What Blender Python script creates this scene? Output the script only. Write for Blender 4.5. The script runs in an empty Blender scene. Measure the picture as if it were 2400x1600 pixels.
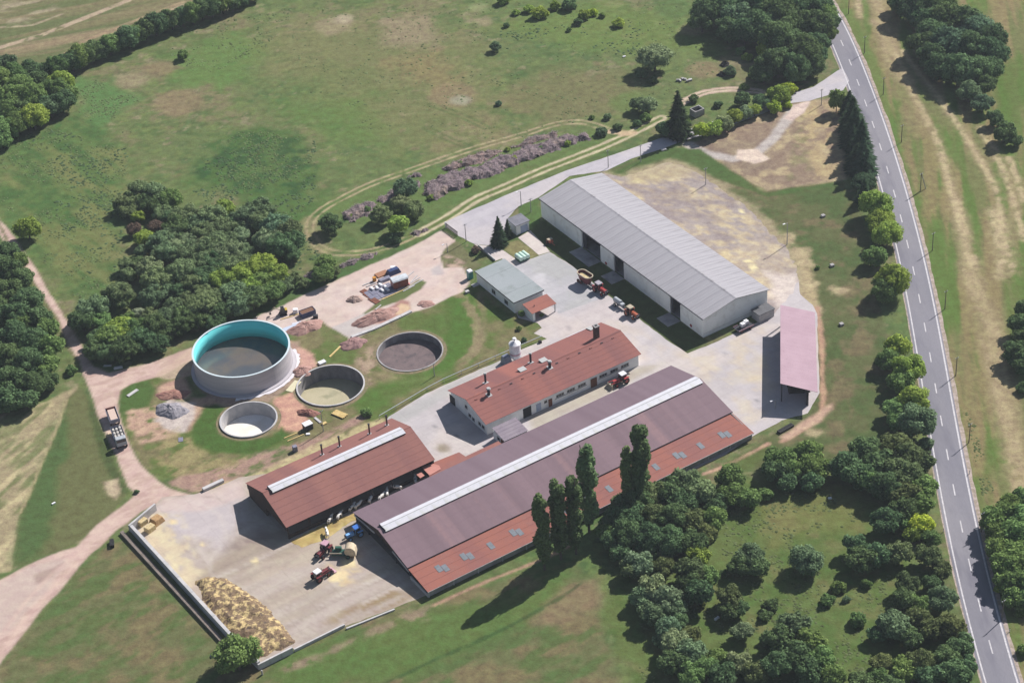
import bpy, bmesh, math, random
import numpy as np
from mathutils import Vector, Matrix
R_ = math.radians
S = bpy.context.scene
col = S.collection
random.seed(7)

# ---------------------------------------------------------------- camera
PITCH, ROLL, FPX, HGT = R_(35.75), R_(-4.15), 4928.0, 295.6
Fv = np.array([0, math.cos(PITCH), -math.sin(PITCH)])
_R0 = np.array([1.0, 0, 0]); _U0 = np.cross(_R0, Fv)
Rv = math.cos(ROLL) * _R0 + math.sin(ROLL) * _U0
Uv = -math.sin(ROLL) * _R0 + math.cos(ROLL) * _U0
CAM = np.array([0, -HGT / math.tan(PITCH), HGT])
cd = bpy.data.cameras.new('camera'); cam = bpy.data.objects.new('camera', cd); col.objects.link(cam)
cam.matrix_world = Matrix(((Rv[0], Uv[0], -Fv[0], CAM[0]), (Rv[1], Uv[1], -Fv[1], CAM[1]), (Rv[2], Uv[2], -Fv[2], CAM[2]), (0, 0, 0, 1)))
cd.sensor_width = 36; cd.lens = FPX / 2400 * 36; cd.clip_start = 1; cd.clip_end = 12000
S.camera = cam
# ---------------------------------------------------------------- light
SUN_EL, SUN_AZ = R_(41), R_(43)       # direction towards the sun: azimuth measured from +X
wd = bpy.data.worlds.new("World"); S.world = wd; wd.use_nodes = True
nt = wd.node_tree; nt.nodes.clear()
sky = nt.nodes.new('ShaderNodeTexSky'); sky.sky_type = 'NISHITA'; sky.sun_disc = False
sky.sun_elevation = SUN_EL; sky.sun_rotation = math.pi / 2 - SUN_AZ; sky.altitude = 300; sky.air_density = 1.2; sky.dust_density = 1.2
bg = nt.nodes.new('ShaderNodeBackground'); bg.inputs[1].default_value = 0.055
wo = nt.nodes.new('ShaderNodeOutputWorld'); nt.links.new(sky.outputs[0], bg.inputs[0]); nt.links.new(bg.outputs[0], wo.inputs[0])
sl = bpy.data.lights.new('sun', 'SUN'); sl.energy = 5.0; sl.angle = R_(0.5); sl.color = (1.0, 0.962, 0.915)
so = bpy.data.objects.new('sun', sl); col.objects.link(so)
so.rotation_euler = Vector((math.cos(SUN_AZ) * math.cos(SUN_EL), math.sin(SUN_AZ) * math.cos(SUN_EL), math.sin(SUN_EL))).to_track_quat('Z', 'Y').to_euler()
S.view_settings.view_transform = 'Standard'; S.view_settings.look = 'None'; S.view_settings.gamma = 1; S.view_settings.exposure = 0.58
S.view_settings.use_curve_mapping = False
S.render.engine = 'CYCLES'

# ---------------------------------------------------------------- helpers
def P(x, y, z=0.0):
    """ground (or height z) position seen at pixel x,y of the 2400x1600 photograph"""
    d = Fv * FPX + Rv * (x - 1200) - Uv * (y - 800)
    t = (HGT - z) / -d[2]
    return Vector(CAM + d * t)
def PX(p):
    v = np.array(p) - CAM
    return (1200 + FPX * (v @ Rv) / (v @ Fv), 800 - FPX * (v @ Uv) / (v @ Fv))
def ppm(y): return FPX / 506.0 * (1 + 2.76e-4 * (y - 800))      # pixels of the photograph per metre at that row
AZ = R_(31.2)                                                     # direction the farm is laid out along
E1 = Vector((math.cos(AZ), math.sin(AZ), 0)); E2 = Vector((-math.sin(AZ), math.cos(AZ), 0))
SD = 1 / 2.2
def L(r, g, b, k=1.0):
    """albedo from a displayed colour of a sunlit level surface"""
    f = lambda c: ((c / 255 + .055) / 1.055) ** 2.4 if c > 10 else c / 255 / 12.92
    return (f(r) * k / 1.5, f(g) * k / 1.5, f(b) * k / 1.5)
def tag(o, label=None, cat=None, group=None, kind=None):
    if label: o['label'] = label
    if cat: o['category'] = cat
    if group: o['group'] = group
    if kind: o['kind'] = kind
    return o
def empty(name, loc, rz=0, **k):
    o = bpy.data.objects.new(name, None); col.objects.link(o); o.location = loc; o.rotation_euler = (0, 0, rz)
    o.empty_display_size = .5
    return tag(o, **k)
def copy_tree(o, parent=None):
    c = o.copy(); col.objects.link(c); c.parent = parent
    for ch in o.children: copy_tree(ch, c)
    return c

MATS = {}
def mat(name, c, c2=None, scale=.6, rough=.85, bump=0.0, spec=.25, metal=0.0, stretch=None, c3=None, s3=.08, fine=.12, fs=4.0, contrast=(.35, .65), world=False, rotz=0.0, trans=0.0, bands=None):
    if name in MATS: return MATS[name]
    m = bpy.data.materials.new(name); m.use_nodes = True; n = m.node_tree; N = n.nodes; lk = n.links.new
    bs = N['Principled BSDF']; bs.inputs['Roughness'].default_value = rough; bs.inputs['Specular IOR Level'].default_value = spec
    bs.inputs['Metallic'].default_value = metal
    if world: co = N.new('ShaderNodeNewGeometry').outputs['Position']
    else: co = N.new('ShaderNodeTexCoord').outputs['Object']
    mp = N.new('ShaderNodeMapping'); lk(co, mp.inputs[0]); mp.inputs['Rotation'].default_value = (0, 0, -rotz)
    mp2 = N.new('ShaderNodeMapping'); lk(mp.outputs[0], mp2.inputs[0])
    if stretch: mp2.inputs['Scale'].default_value = stretch
    def noise(s, d=5, vec=mp2):
        t = N.new('ShaderNodeTexNoise'); t.inputs['Scale'].default_value = s; t.inputs['Detail'].default_value = d; t.inputs['Roughness'].default_value = .6
        lk(vec.outputs[0], t.inputs['Vector']); return t.outputs['Fac']
    def mix(a, b, f):
        x = N.new('ShaderNodeMix'); x.data_type = 'RGBA'
        for s, i in ((a, 6), (b, 7)):
            if isinstance(s, tuple): x.inputs[i].default_value = (*s, 1)
            else: lk(s, x.inputs[i])
        if isinstance(f, float): x.inputs[0].default_value = f
        else: lk(f, x.inputs[0])
        return x.outputs[2]
    def ramp(f, lo, hi):
        r = N.new('ShaderNodeMapRange'); r.inputs[1].default_value = lo; r.inputs[2].default_value = hi; r.interpolation_type = 'SMOOTHSTEP'; lk(f, r.inputs[0]); return r.outputs[0]
    cur = c
    if c2: cur = mix(c, c2, ramp(noise(scale), *contrast))
    if c3: cur = mix(cur, c3, ramp(noise(s3, 6), .5, .72))
    if fine:
        f = noise(fs, 3)
        r = N.new('ShaderNodeMapRange'); r.inputs[1].default_value = .3; r.inputs[2].default_value = .7; r.inputs[3].default_value = 1 - fine; r.inputs[4].default_value = 1 + fine; lk(f, r.inputs[0])
        h = N.new('ShaderNodeHueSaturation'); lk(r.outputs[0], h.inputs['Value'])
        if isinstance(cur, tuple): h.inputs['Color'].default_value = (*cur, 1)
        else: lk(cur, h.inputs['Color'])
        cur = h.outputs[0]
    if bands:      # (axis, period, darkening, line width fraction): seams or ribs that are print-fine at this distance
        ax, per, dk, wdt = bands
        sp = N.new('ShaderNodeSeparateXYZ'); lk(mp.outputs[0], sp.inputs[0])
        d1 = N.new('ShaderNodeMath'); d1.operation = 'DIVIDE'; lk(sp.outputs[ax], d1.inputs[0]); d1.inputs[1].default_value = per
        fr = N.new('ShaderNodeMath'); fr.operation = 'FRACT'; lk(d1.outputs[0], fr.inputs[0])
        lt = N.new('ShaderNodeMath'); lt.operation = 'LESS_THAN'; lk(fr.outputs[0], lt.inputs[0]); lt.inputs[1].default_value = wdt
        ml = N.new('ShaderNodeMath'); ml.operation = 'MULTIPLY'; lk(lt.outputs[0], ml.inputs[0]); ml.inputs[1].default_value = dk
        cur = mix(cur, (0.02, .015, .015), ml.outputs[0])
    if isinstance(cur, tuple): bs.inputs['Base Color'].default_value = (*cur, 1)
    else: lk(cur, bs.inputs['Base Color'])
    if bump:
        b = N.new('ShaderNodeBump'); b.inputs['Strength'].default_value = 1; b.inputs['Distance'].default_value = bump; lk(noise(fs * .7, 4), b.inputs['Height']); lk(b.outputs[0], bs.inputs['Normal'])
    MATS[name] = m; return m

def attr_mat(name, fine=.30, bump=.07, fs=1.8, rough=.95, joints=None):
    """painted ground: colours stored on the mesh, with grain added here"""
    m = bpy.data.materials.new(name); m.use_nodes = True; n = m.node_tree; N = n.nodes; lk = n.links.new
    bs = N['Principled BSDF']; bs.inputs['Roughness'].default_value = rough; bs.inputs['Specular IOR Level'].default_value = .1
    a = N.new('ShaderNodeAttribute'); a.attribute_name = 'Col'
    g = N.new('ShaderNodeNewGeometry')
    def noise(s, d):
        t = N.new('ShaderNodeTexNoise'); t.inputs['Scale'].default_value = s; t.inputs['Detail'].default_value = d; t.inputs['Roughness'].default_value = .65; lk(g.outputs['Position'], t.inputs['Vector']); return t
    t1 = noise(fs, 4); t2 = noise(fs * .28, 3)
    t3 = noise(fs * 2.6, 3)
    mm = N.new('ShaderNodeMix'); mm.inputs[0].default_value = .45; lk(t1.outputs['Fac'], mm.inputs[2]); lk(t3.outputs['Fac'], mm.inputs[3])
    ad = N.new('ShaderNodeMath'); ad.operation = 'ADD'; lk(mm.outputs[0], ad.inputs[0]); lk(t2.outputs['Fac'], ad.inputs[1])
    r = N.new('ShaderNodeMapRange'); r.inputs[1].default_value = .72; r.inputs[2].default_value = 1.28; r.inputs[3].default_value = 1 - fine; r.inputs[4].default_value = 1 + fine; lk(ad.outputs[0], r.inputs[0])
    hr = N.new('ShaderNodeMapRange'); hr.inputs[1].default_value = .3; hr.inputs[2].default_value = .7; hr.inputs[3].default_value = .485; hr.inputs[4].default_value = .515; lk(t2.outputs['Fac'], hr.inputs[0])
    h = N.new('ShaderNodeHueSaturation'); lk(a.outputs['Color'], h.inputs['Color']); lk(r.outputs[0], h.inputs['Value']); lk(hr.outputs[0], h.inputs['Hue'])
    outc = h.outputs[0]
    if joints:      # cast slab joints: hairline at this distance
        mp = N.new('ShaderNodeMapping'); mp.vector_type = 'TEXTURE'; mp.inputs['Rotation'].default_value = (0, 0, AZ); lk(g.outputs['Position'], mp.inputs[0]); sp = N.new('ShaderNodeSeparateXYZ'); lk(mp.outputs[0], sp.inputs[0]); prev = None
        for ax, per in ((0, joints[0]), (1, joints[1])):
            dv = N.new('ShaderNodeMath'); dv.operation = 'DIVIDE'; dv.inputs[1].default_value = per; lk(sp.outputs[ax], dv.inputs[0]); fr = N.new('ShaderNodeMath'); fr.operation = 'FRACT'; lk(dv.outputs[0], fr.inputs[0])
            lt = N.new('ShaderNodeMath'); lt.operation = 'LESS_THAN'; lt.inputs[1].default_value = .12 / per; lk(fr.outputs[0], lt.inputs[0])
            if prev is None: prev = lt
            else:
                mx_ = N.new('ShaderNodeMath'); mx_.operation = 'MAXIMUM'; lk(prev.outputs[0], mx_.inputs[0]); lk(lt.outputs[0], mx_.inputs[1]); prev = mx_
        ml = N.new('ShaderNodeMath'); ml.operation = 'MULTIPLY'; ml.inputs[1].default_value = joints[2]; lk(prev.outputs[0], ml.inputs[0])
        mc = N.new('ShaderNodeMix'); mc.data_type = 'RGBA'; lk(ml.outputs[0], mc.inputs[0]); lk(outc, mc.inputs[6]); mc.inputs[7].default_value = (.08, .075, .06, 1); outc = mc.outputs[2]
    lk(outc, bs.inputs['Base Color'])
    b = N.new('ShaderNodeBump'); b.inputs['Distance'].default_value = bump; b.inputs['Strength'].default_value = 1; lk(t1.outputs['Fac'], b.inputs['Height']); lk(b.outputs[0], bs.inputs['Normal'])
    return m

def leaf_mat(name, var=.34, transl=.36):
    m = bpy.data.materials.new(name); m.use_nodes = True; n = m.node_tree; N = n.nodes; lk = n.links.new
    N.remove(N['Principled BSDF'])
    oi = N.new('ShaderNodeObjectInfo'); ge = N.new('ShaderNodeNewGeometry')
    r = N.new('ShaderNodeMapRange'); r.inputs[3].default_value = 1 - var; r.inputs[4].default_value = 1 + var; lk(ge.outputs['Random Per Island'], r.inputs[0])
    h = N.new('ShaderNodeHueSaturation'); lk(oi.outputs['Color'], h.inputs['Color']); lk(r.outputs[0], h.inputs['Value'])
    d = N.new('ShaderNodeBsdfDiffuse'); t = N.new('ShaderNodeBsdfTranslucent'); lk(h.outputs[0], d.inputs[0]); lk(h.outputs[0], t.inputs[0])
    x = N.new('ShaderNodeMixShader'); x.inputs[0].default_value = transl; lk(d.outputs[0], x.inputs[1]); lk(t.outputs[0], x.inputs[2])
    lk(x.outputs[0], N['Material Output'].inputs[0])
    return m

class MB:
    """collects simple solids into one mesh"""
    def __init__(s): s.v = []; s.f = []
    def add(s, vs, fs, M=None):
        o = len(s.v)
        for v in vs:
            v = Vector(v)
            if M: v = M @ v
            s.v.append(tuple(v))
        for f in fs: s.f.append(tuple(i + o for i in f))
        return s
    def box(s, x0, x1, y0, y1, z0, z1, M=None, tx=0, ty=0):
        """tx, ty: how far the top is drawn in"""
        vs = [(x0, y0, z0), (x1, y0, z0), (x1, y1, z0), (x0, y1, z0), (x0 + tx, y0 + ty, z1), (x1 - tx, y0 + ty, z1), (x1 - tx, y1 - ty, z1), (x0 + tx, y1 - ty, z1)]
        return s.add(vs, [(3, 2, 1, 0), (4, 5, 6, 7), (0, 1, 5, 4), (1, 2, 6, 5), (2, 3, 7, 6), (3, 0, 4, 7)], M)
    def cyl(s, p0, p1, r0, r1=None, n=10, cap=True):
        p0, p1 = Vector(p0), Vector(p1); r1 = r0 if r1 is None else r1
        d = (p1 - p0).normalized(); a = d.orthogonal().normalized(); b = d.cross(a)
        vs = []
        for p, r in ((p0, r0), (p1, r1)):
            for i in range(n):
                t = 2 * math.pi * i / n; vs.append(p + (a * math.cos(t) + b * math.sin(t)) * r)
        fs = [(i, (i + 1) % n, n + (i + 1) % n, n + i) for i in range(n)]
        if cap: fs += [tuple(range(n - 1, -1, -1)), tuple(range(n, 2 * n))]
        return s.add(vs, fs)
    def ring(s, prof, n=72):
        """surface of revolution of an r,z profile; closed profile"""
        m = len(prof); vs = []
        for i in range(n):
            t = 2 * math.pi * i / n
            for r, z in prof: vs.append((r * math.cos(t), r * math.sin(t), z))
        fs = []
        for i in range(n):
            for j in range(m): fs.append((i * m + j, ((i + 1) % n) * m + j, ((i + 1) % n) * m + (j + 1) % m, i * m + (j + 1) % m))
        return s.add(vs, fs)
    def prism(s, pts, y0, y1, M=None):
        """x,z outline swept along y"""
        n = len(pts); vs = [(x, y0, z) for x, z in pts] + [(x, y1, z) for x, z in pts]
        return s.add(vs, [tuple(range(n)), tuple(range(2 * n - 1, n - 1, -1))] + [(i, n + i, n + (i + 1) % n, (i + 1) % n) for i in range(n)], M)
    def slab(s, quad, t, M=None):
        """four top corners and a thickness below them"""
        q = [Vector(p) for p in quad]; nn = (q[1] - q[0]).cross(q[2] - q[0]).normalized()
        if nn.z < 0: nn = -nn
        vs = q + [p - nn * t for p in q]
        return s.add(vs, [(0, 1, 2, 3), (7, 6, 5, 4), (0, 4, 5, 1), (1, 5, 6, 2), (2, 6, 7, 3), (3, 7, 4, 0)], M)
    def mesh(s, name):
        me = bpy.data.meshes.new(name); me.from_pydata(s.v, [], s.f)
        bm = bmesh.new(); bm.from_mesh(me); bmesh.ops.recalc_face_normals(bm, faces=bm.faces); bm.to_mesh(me); bm.free()
        return me
    def build(s, name, m, parent=None, bevel=0, smooth=False, label=None, loc=None):
        me = s.mesh(name); me.materials.append(m)
        if smooth: me.shade_smooth()
        o = bpy.data.objects.new(name, me); col.objects.link(o)
        if parent: o.parent = parent
        if loc: o.location = loc
        if bevel:
            b = o.modifiers.new('bevel', 'BEVEL'); b.width = bevel; b.segments = 2; b.limit_method = 'ANGLE'
        if label: o['label'] = label
        return o
def inst(name, me, parent, loc=(0, 0, 0), rot=(0, 0, 0), sc=(1, 1, 1)):
    o = bpy.data.objects.new(name, me); col.objects.link(o); o.parent = parent; o.location = loc; o.rotation_euler = rot; o.scale = sc
    return o

# ---------------------------------------------------------------- value noise for painting
_rng = np.random.default_rng(3)
_lat = _rng.random((256, 256))
def vn(x, y, sc, seed=0):
    x = x / sc + seed * 17.3; y = y / sc + seed * 9.1
    xi = np.floor(x).astype(int); yi = np.floor(y).astype(int); fx = x - xi; fy = y - yi
    fx = fx * fx * (3 - 2 * fx); fy = fy * fy * (3 - 2 * fy)
    g = lambda a, b: _lat[a & 255, b & 255]
    return (g(xi, yi) * (1 - fx) + g(xi + 1, yi) * fx) * (1 - fy) + (g(xi, yi + 1) * (1 - fx) + g(xi + 1, yi + 1) * fx) * fy
def fbm(x, y, sc, seed=0, o=4):
    a = 0; w = 1; t = 0
    for i in range(o):
        a = a + w * vn(x, y, sc, seed + i * 3.7); t += w; w *= .55; sc *= .5
    return a / t
def sst(a, b, x):
    t = np.clip((x - a) / (b - a), 0, 1); return t * t * (3 - 2 * t)
class Paint:
    def __init__(s, X, Y, base):
        s.X, s.Y = X, Y; s.c = np.empty((len(X), 3)); s.c[:] = base
    def mixin(s, w, color):
        w = w[:, None]; s.c = s.c * (1 - w) + np.array(color)[None] * w
    def _sel(s, pts, pad):
        p = np.array(pts); return np.where((s.X > p[:, 0].min() - pad) & (s.X < p[:, 0].max() + pad) & (s.Y > p[:, 1].min() - pad) & (s.Y < p[:, 1].max() + pad))[0]
    def poly(s, px, color, soft=1.0, namp=1.0, ns=4.0, op=1.0, brk=0.0, bs=2.0, seed=0, world=False, st=None):
        pts = [tuple(p)[:2] for p in px] if world else [tuple(P(*p))[:2] for p in px]
        ix = s._sel(pts, soft + namp + 1)
        if not len(ix): return
        x, y = s.X[ix], s.Y[ix]; ins = np.zeros(len(ix), bool); d = np.full(len(ix), 1e9)
        for i in range(len(pts)):
            (x0, y0), (x1, y1) = pts[i], pts[(i + 1) % len(pts)]
            dx, dy = x1 - x0, y1 - y0
            t = np.clip(((x - x0) * dx + (y - y0) * dy) / (dx * dx + dy * dy + 1e-9), 0, 1)
            d = np.minimum(d, np.hypot(x - x0 - t * dx, y - y0 - t * dy))
            ins ^= ((y0 > y) != (y1 > y)) & (x < (x1 - x0) * (y - y0) / (y1 - y0 + 1e-12) + x0)
        d = np.where(ins, d, -d) + (fbm(x, y, ns, seed) - .5) * 2 * namp
        w = sst(-soft / 2, soft / 2, d) * op
        if brk: w = w * sst(brk - .12, brk + .12, s._n(x, y, bs, seed + 5, st))
        W = np.zeros(len(s.X)); W[ix] = w; s.mixin(W, color); return W
    def _n(s, x, y, sc, seed, st):
        if st:    # st = (direction angle, stretch): streaky noise
            a, k = st; u = (x * math.cos(a) + y * math.sin(a)) / k; v = -x * math.sin(a) + y * math.cos(a); return fbm(u, v, sc, seed)
        return fbm(x, y, sc, seed)
    def line(s, px, wid, color, soft=.6, namp=.3, ns=2.0, op=1.0, brk=0.0, bs=3.0, seed=0, off=0.0):
        pts = [tuple(P(*p))[:2] for p in px]
        ix = s._sel(pts, wid + 2 + abs(off)); x, y = s.X[ix], s.Y[ix]; d = np.full(len(ix), 1e9); sg = np.zeros(len(ix))
        for (x0, y0), (x1, y1) in zip(pts, pts[1:]):
            dx, dy = x1 - x0, y1 - y0; l = math.hypot(dx, dy)
            t = np.clip(((x - x0) * dx + (y - y0) * dy) / (l * l + 1e-9), 0, 1)
            e = np.hypot(x - x0 - t * dx, y - y0 - t * dy); cr = ((x - x0) * dy - (y - y0) * dx) / l
            b = e < d; d = np.where(b, e, d); sg = np.where(b, np.sign(cr) * e, sg)
        dd = np.abs(sg - off) if off else d
        w = sst(-soft / 2, soft / 2, wid / 2 - dd + (fbm(x, y, ns, seed) - .5) * 2 * namp) * op
        if brk: w = w * sst(brk - .12, brk + .12, fbm(x, y, bs, seed + 5))
        W = np.zeros(len(s.X)); W[ix] = w; s.mixin(W, color); return W
    def blob(s, px, py, r, color, **k):
        c = P(px, py); s.poly([(c.x + r * math.cos(a), c.y + r * math.sin(a)) for a in np.linspace(0, 6.28, 11)[:-1]], color, world=True, **k)
    def scatter(s, px, color, thr, sc, seed=0, op=1.0, wd=.1, st=None):
        """speckle inside a region"""
        s.poly(px, color, soft=3, namp=1.5, brk=thr, bs=sc, seed=seed, op=op, st=st)
def smooth(pts, k=2):
    for _ in range(k):
        q = [pts[0]]
        for a, b in zip(pts, pts[1:]): q += [(a[0] * .75 + b[0] * .25, a[1] * .75 + b[1] * .25), (a[0] * .25 + b[0] * .75, a[1] * .25 + b[1] * .75)]
        q.append(pts[-1]); pts = q
    return pts
def zc(ox, oy, k, pts): return [(ox + x / k, oy + y / k) for x, y in pts]
# ================================================================ GROUND
PITS = [(-43.39, -12.64, 7.82, 3.6, 'pit with murky liquid'), (-24.61, -1.18, 7.77, 1.9, 'crust'), (-62.13, -23.5, 6.45, 3.4, 'white')]
def axis(lo, hi, st):
    a = list(np.arange(lo, hi, st)); g = st; b = a[-1]; 
    while b < 2600: g *= 1.5; b += g; a.append(b)
    g = st; b = a[0]; pre = []
    while b > -2600: g *= 1.5; b -= g; pre.append(b)
    return np.array(pre[::-1] + a)
GX, GY = axis(-172, 178, .55), axis(-132, 224, .55)
nx, ny = len(GX), len(GY)
XX, YY = np.meshgrid(GX, GY); XX = XX.ravel(); YY = YY.ravel()
MEAD, MEAD2, LUSH, WEED = L(112, 120, 80), L(130, 122, 90), L(92, 114, 68), L(70, 94, 64)
DRY, TAN, STRAW, PINK, PINKD = L(160, 146, 116), L(146, 126, 98), L(206, 184, 134), L(218, 190, 180), L(176, 130, 118)
g = Paint(XX, YY, MEAD)
n1 = fbm(XX, YY, 26, 1, 5); n2 = fbm(XX, YY, 9, 2, 4); n3 = fbm(XX, YY, 3.2, 4, 4); n4 = fbm(XX, YY, 60, 9, 4)
g.mixin(sst(.45, .62, n1 * .6 + n2 * .4) * .85, MEAD2)
g.mixin(sst(.52, .64, n4 * .5 + n2 * .3 + n3 * .2) * .7, LUSH)
g.mixin(sst(.56, .66, n3 * .6 + n2 * .4) * .4, WEED)
g.mixin(sst(.60, .70, n3 * .75 + n1 * .25) * .55, DRY)
FD = math.atan2(*(lambda d: (d.y, d.x))(P(560, 10) - P(0, 112)))       # working direction of the far field
n5 = fbm(XX, YY, 1.8, 12, 3); n6 = fbm(XX * .6 + YY * .5, YY - XX * .3, 2.6, 15, 3)
g.mixin(sst(.56, .68, n5) * .45, L(128, 136, 84)); g.mixin(sst(.56, .7, n6) * .45, L(76, 100, 58))
# far field beyond the hedge
far = [(-300, -300), (620, -300), (590, 5), (430, 55), (330, 95), (230, 130), (130, 150), (0, 165), (-300, 260)]
g.poly(far, L(128, 122, 88), soft=2)
g.poly(far, L(160, 140, 112), soft=2, brk=.50, bs=5, st=(FD, 9), op=.75, seed=3)
g.poly(far, L(104, 112, 76), soft=2, brk=.52, bs=4, st=(FD, 10), op=.7, seed=8)
g.line([(0, 112), (100, 82), (200, 42), (300, 2)], 2.2, L(196, 174, 150), op=.85, brk=.35)
g.line([(-20, 66), (75, 60), (160, 28)], 1.2, L(190, 172, 146), op=.6, brk=.45)
g.line([(120, 150), (190, 100), (300, 55), (430, 5)], 1.6, L(180, 154, 126), op=.6, brk=.4)
g.line([(140, 150), (255, 92), (345, 50), (440, 8)], 2.0, L(190, 166, 140), op=.75, brk=.4, seed=4)
g.poly(zc(0, 0, 3.92, [(0, 0), (420, 0), (560, 100), (300, 200), (60, 230), (0, 250)]), L(178, 164, 138), soft=4, brk=.58, bs=2.6, st=(FD, 3), op=.7)
# lush weedy parts of the big meadow
g.poly([(0, 330), (110, 300), (180, 250), (300, 350), (280, 470), (250, 560), (300, 640), (240, 760), (120, 640), (0, 470)], L(92, 116, 66), soft=10, namp=5, op=.75)
g.poly([(0, 330), (110, 300), (180, 250), (300, 350), (280, 470), (290, 640), (240, 760), (120, 640), (0, 470)], L(70, 98, 58), soft=6, namp=4, brk=.52, bs=2.6, op=.6)
g.poly([(0, 330), (300, 350), (290, 640), (240, 760), (0, 470)], L(138, 132, 88), soft=6, namp=4, brk=.56, bs=5, op=.6, st=(R_(-52), 4), seed=6)
g.poly([(160, 180), (260, 190), (330, 230), (240, 300), (190, 260)], L(96, 128, 78), soft=5, namp=3, op=.8)
g.poly([(400, 130), (560, 70), (620, 120), (560, 200), (430, 210)], L(104, 130, 72), soft=8, namp=6, op=.7)
g.poly([(420, 420), (560, 300), (690, 290), (740, 400), (760, 480), (680, 560), (560, 470)], L(76, 108, 56), soft=8, namp=6, op=.75)
g.poly([(430, 410), (560, 310), (700, 300), (740, 400), (700, 470), (560, 440)], L(58, 84, 54), soft=4, namp=3, brk=.5, bs=2.2, op=.75)
g.poly([(600, 60), (1000, 30), (1150, 120), (1200, 330), (1000, 380), (820, 300), (700, 200), (620, 160)], L(140, 130, 92), soft=18, namp=12, op=.45)
g.poly([(900, 40), (1010, 40), (1020, 110), (900, 100)], L(160, 142, 118), soft=8, namp=5, op=.6)
g.poly([(1020, 120), (1060, 180), (1020, 210), (900, 150)], L(150, 128, 90), soft=8, namp=6, op=.4)
g.poly([(1150, 60), (1420, 0), (1640, 60), (1700, 120), (1400, 120), (1250, 90)], L(116, 132, 70), soft=10, namp=5, op=.5)
g.poly([(1250, 170), (1480, 160), (1520, 260), (1300, 300), (1150, 260)], L(128, 118, 84), soft=14, namp=9, op=.6)
g.poly([(650, 250), (850, 230), (900, 340), (760, 330)], L(98, 124, 66), soft=14, namp=8, op=.6)
for (x, y, r, c) in [(310, 190, 5, DRY), (375, 160, 5, TAN), (420, 240, 8, TAN), (780, 60, 6, DRY), (805, 45, 3, L(190, 176, 150)), (1060, 225, 7, TAN), (1480, 240, 6, L(108, 126, 74)), (1580, 20, 6, LUSH), (1120, 20, 3, L(160, 160, 120)), (1080, 235, 2.5, L(170, 170, 150)), (1130, 50, 3, DRY), (1650, 165, 5, TAN), (1620, 70, 4, DRY)]:
    g.blob(x, y, r, c, soft=3, namp=1.5, op=.6)
# brown bare ground at the upper right
bare = [(1600, 340), (1640, 330), (1700, 300), (1800, 262), (1860, 240), (1965, 228), (1975, 300), (1980, 420), (1960, 425), (1800, 448), (1740, 420), (1680, 380)]
g.poly(bare, L(150, 130, 112), soft=1.5, namp=.8)
g.poly(bare, L(196, 178, 140), soft=2, brk=.56, bs=4, op=.7, seed=2)
g.poly([(1880, 240), (1970, 235), (1975, 415), (1900, 415), (1880, 320)], L(188, 168, 128), soft=4, namp=2, brk=.47, bs=3, op=.8)
g.poly([(1880, 260), (1900, 400), (1850, 420)], L(120, 122, 84), soft=3, namp=2, brk=.5, bs=2, op=.6)
g.poly([(1620, 345), (1690, 330), (1790, 330), (1800, 400), (1740, 400)], L(134, 116, 104), soft=4, namp=2, op=.6)
g.line([(1612, 338), (1660, 362), (1720, 372), (1775, 358), (1812, 325), (1846, 278), (1866, 252)], 3.2, L(192, 182, 176), soft=1.4, namp=.5)
g.poly([(1730, 352), (1775, 350), (1800, 372), (1770, 384), (1725, 372)], L(226, 206, 190), soft=1.0, namp=.7)
g.poly(zc(1800, 0, 3.92, [(240, 965), (380, 930), (330, 1040), (220, 1110), (150, 1090)]), L(222, 200, 190), soft=.8, namp=.5)
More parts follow.
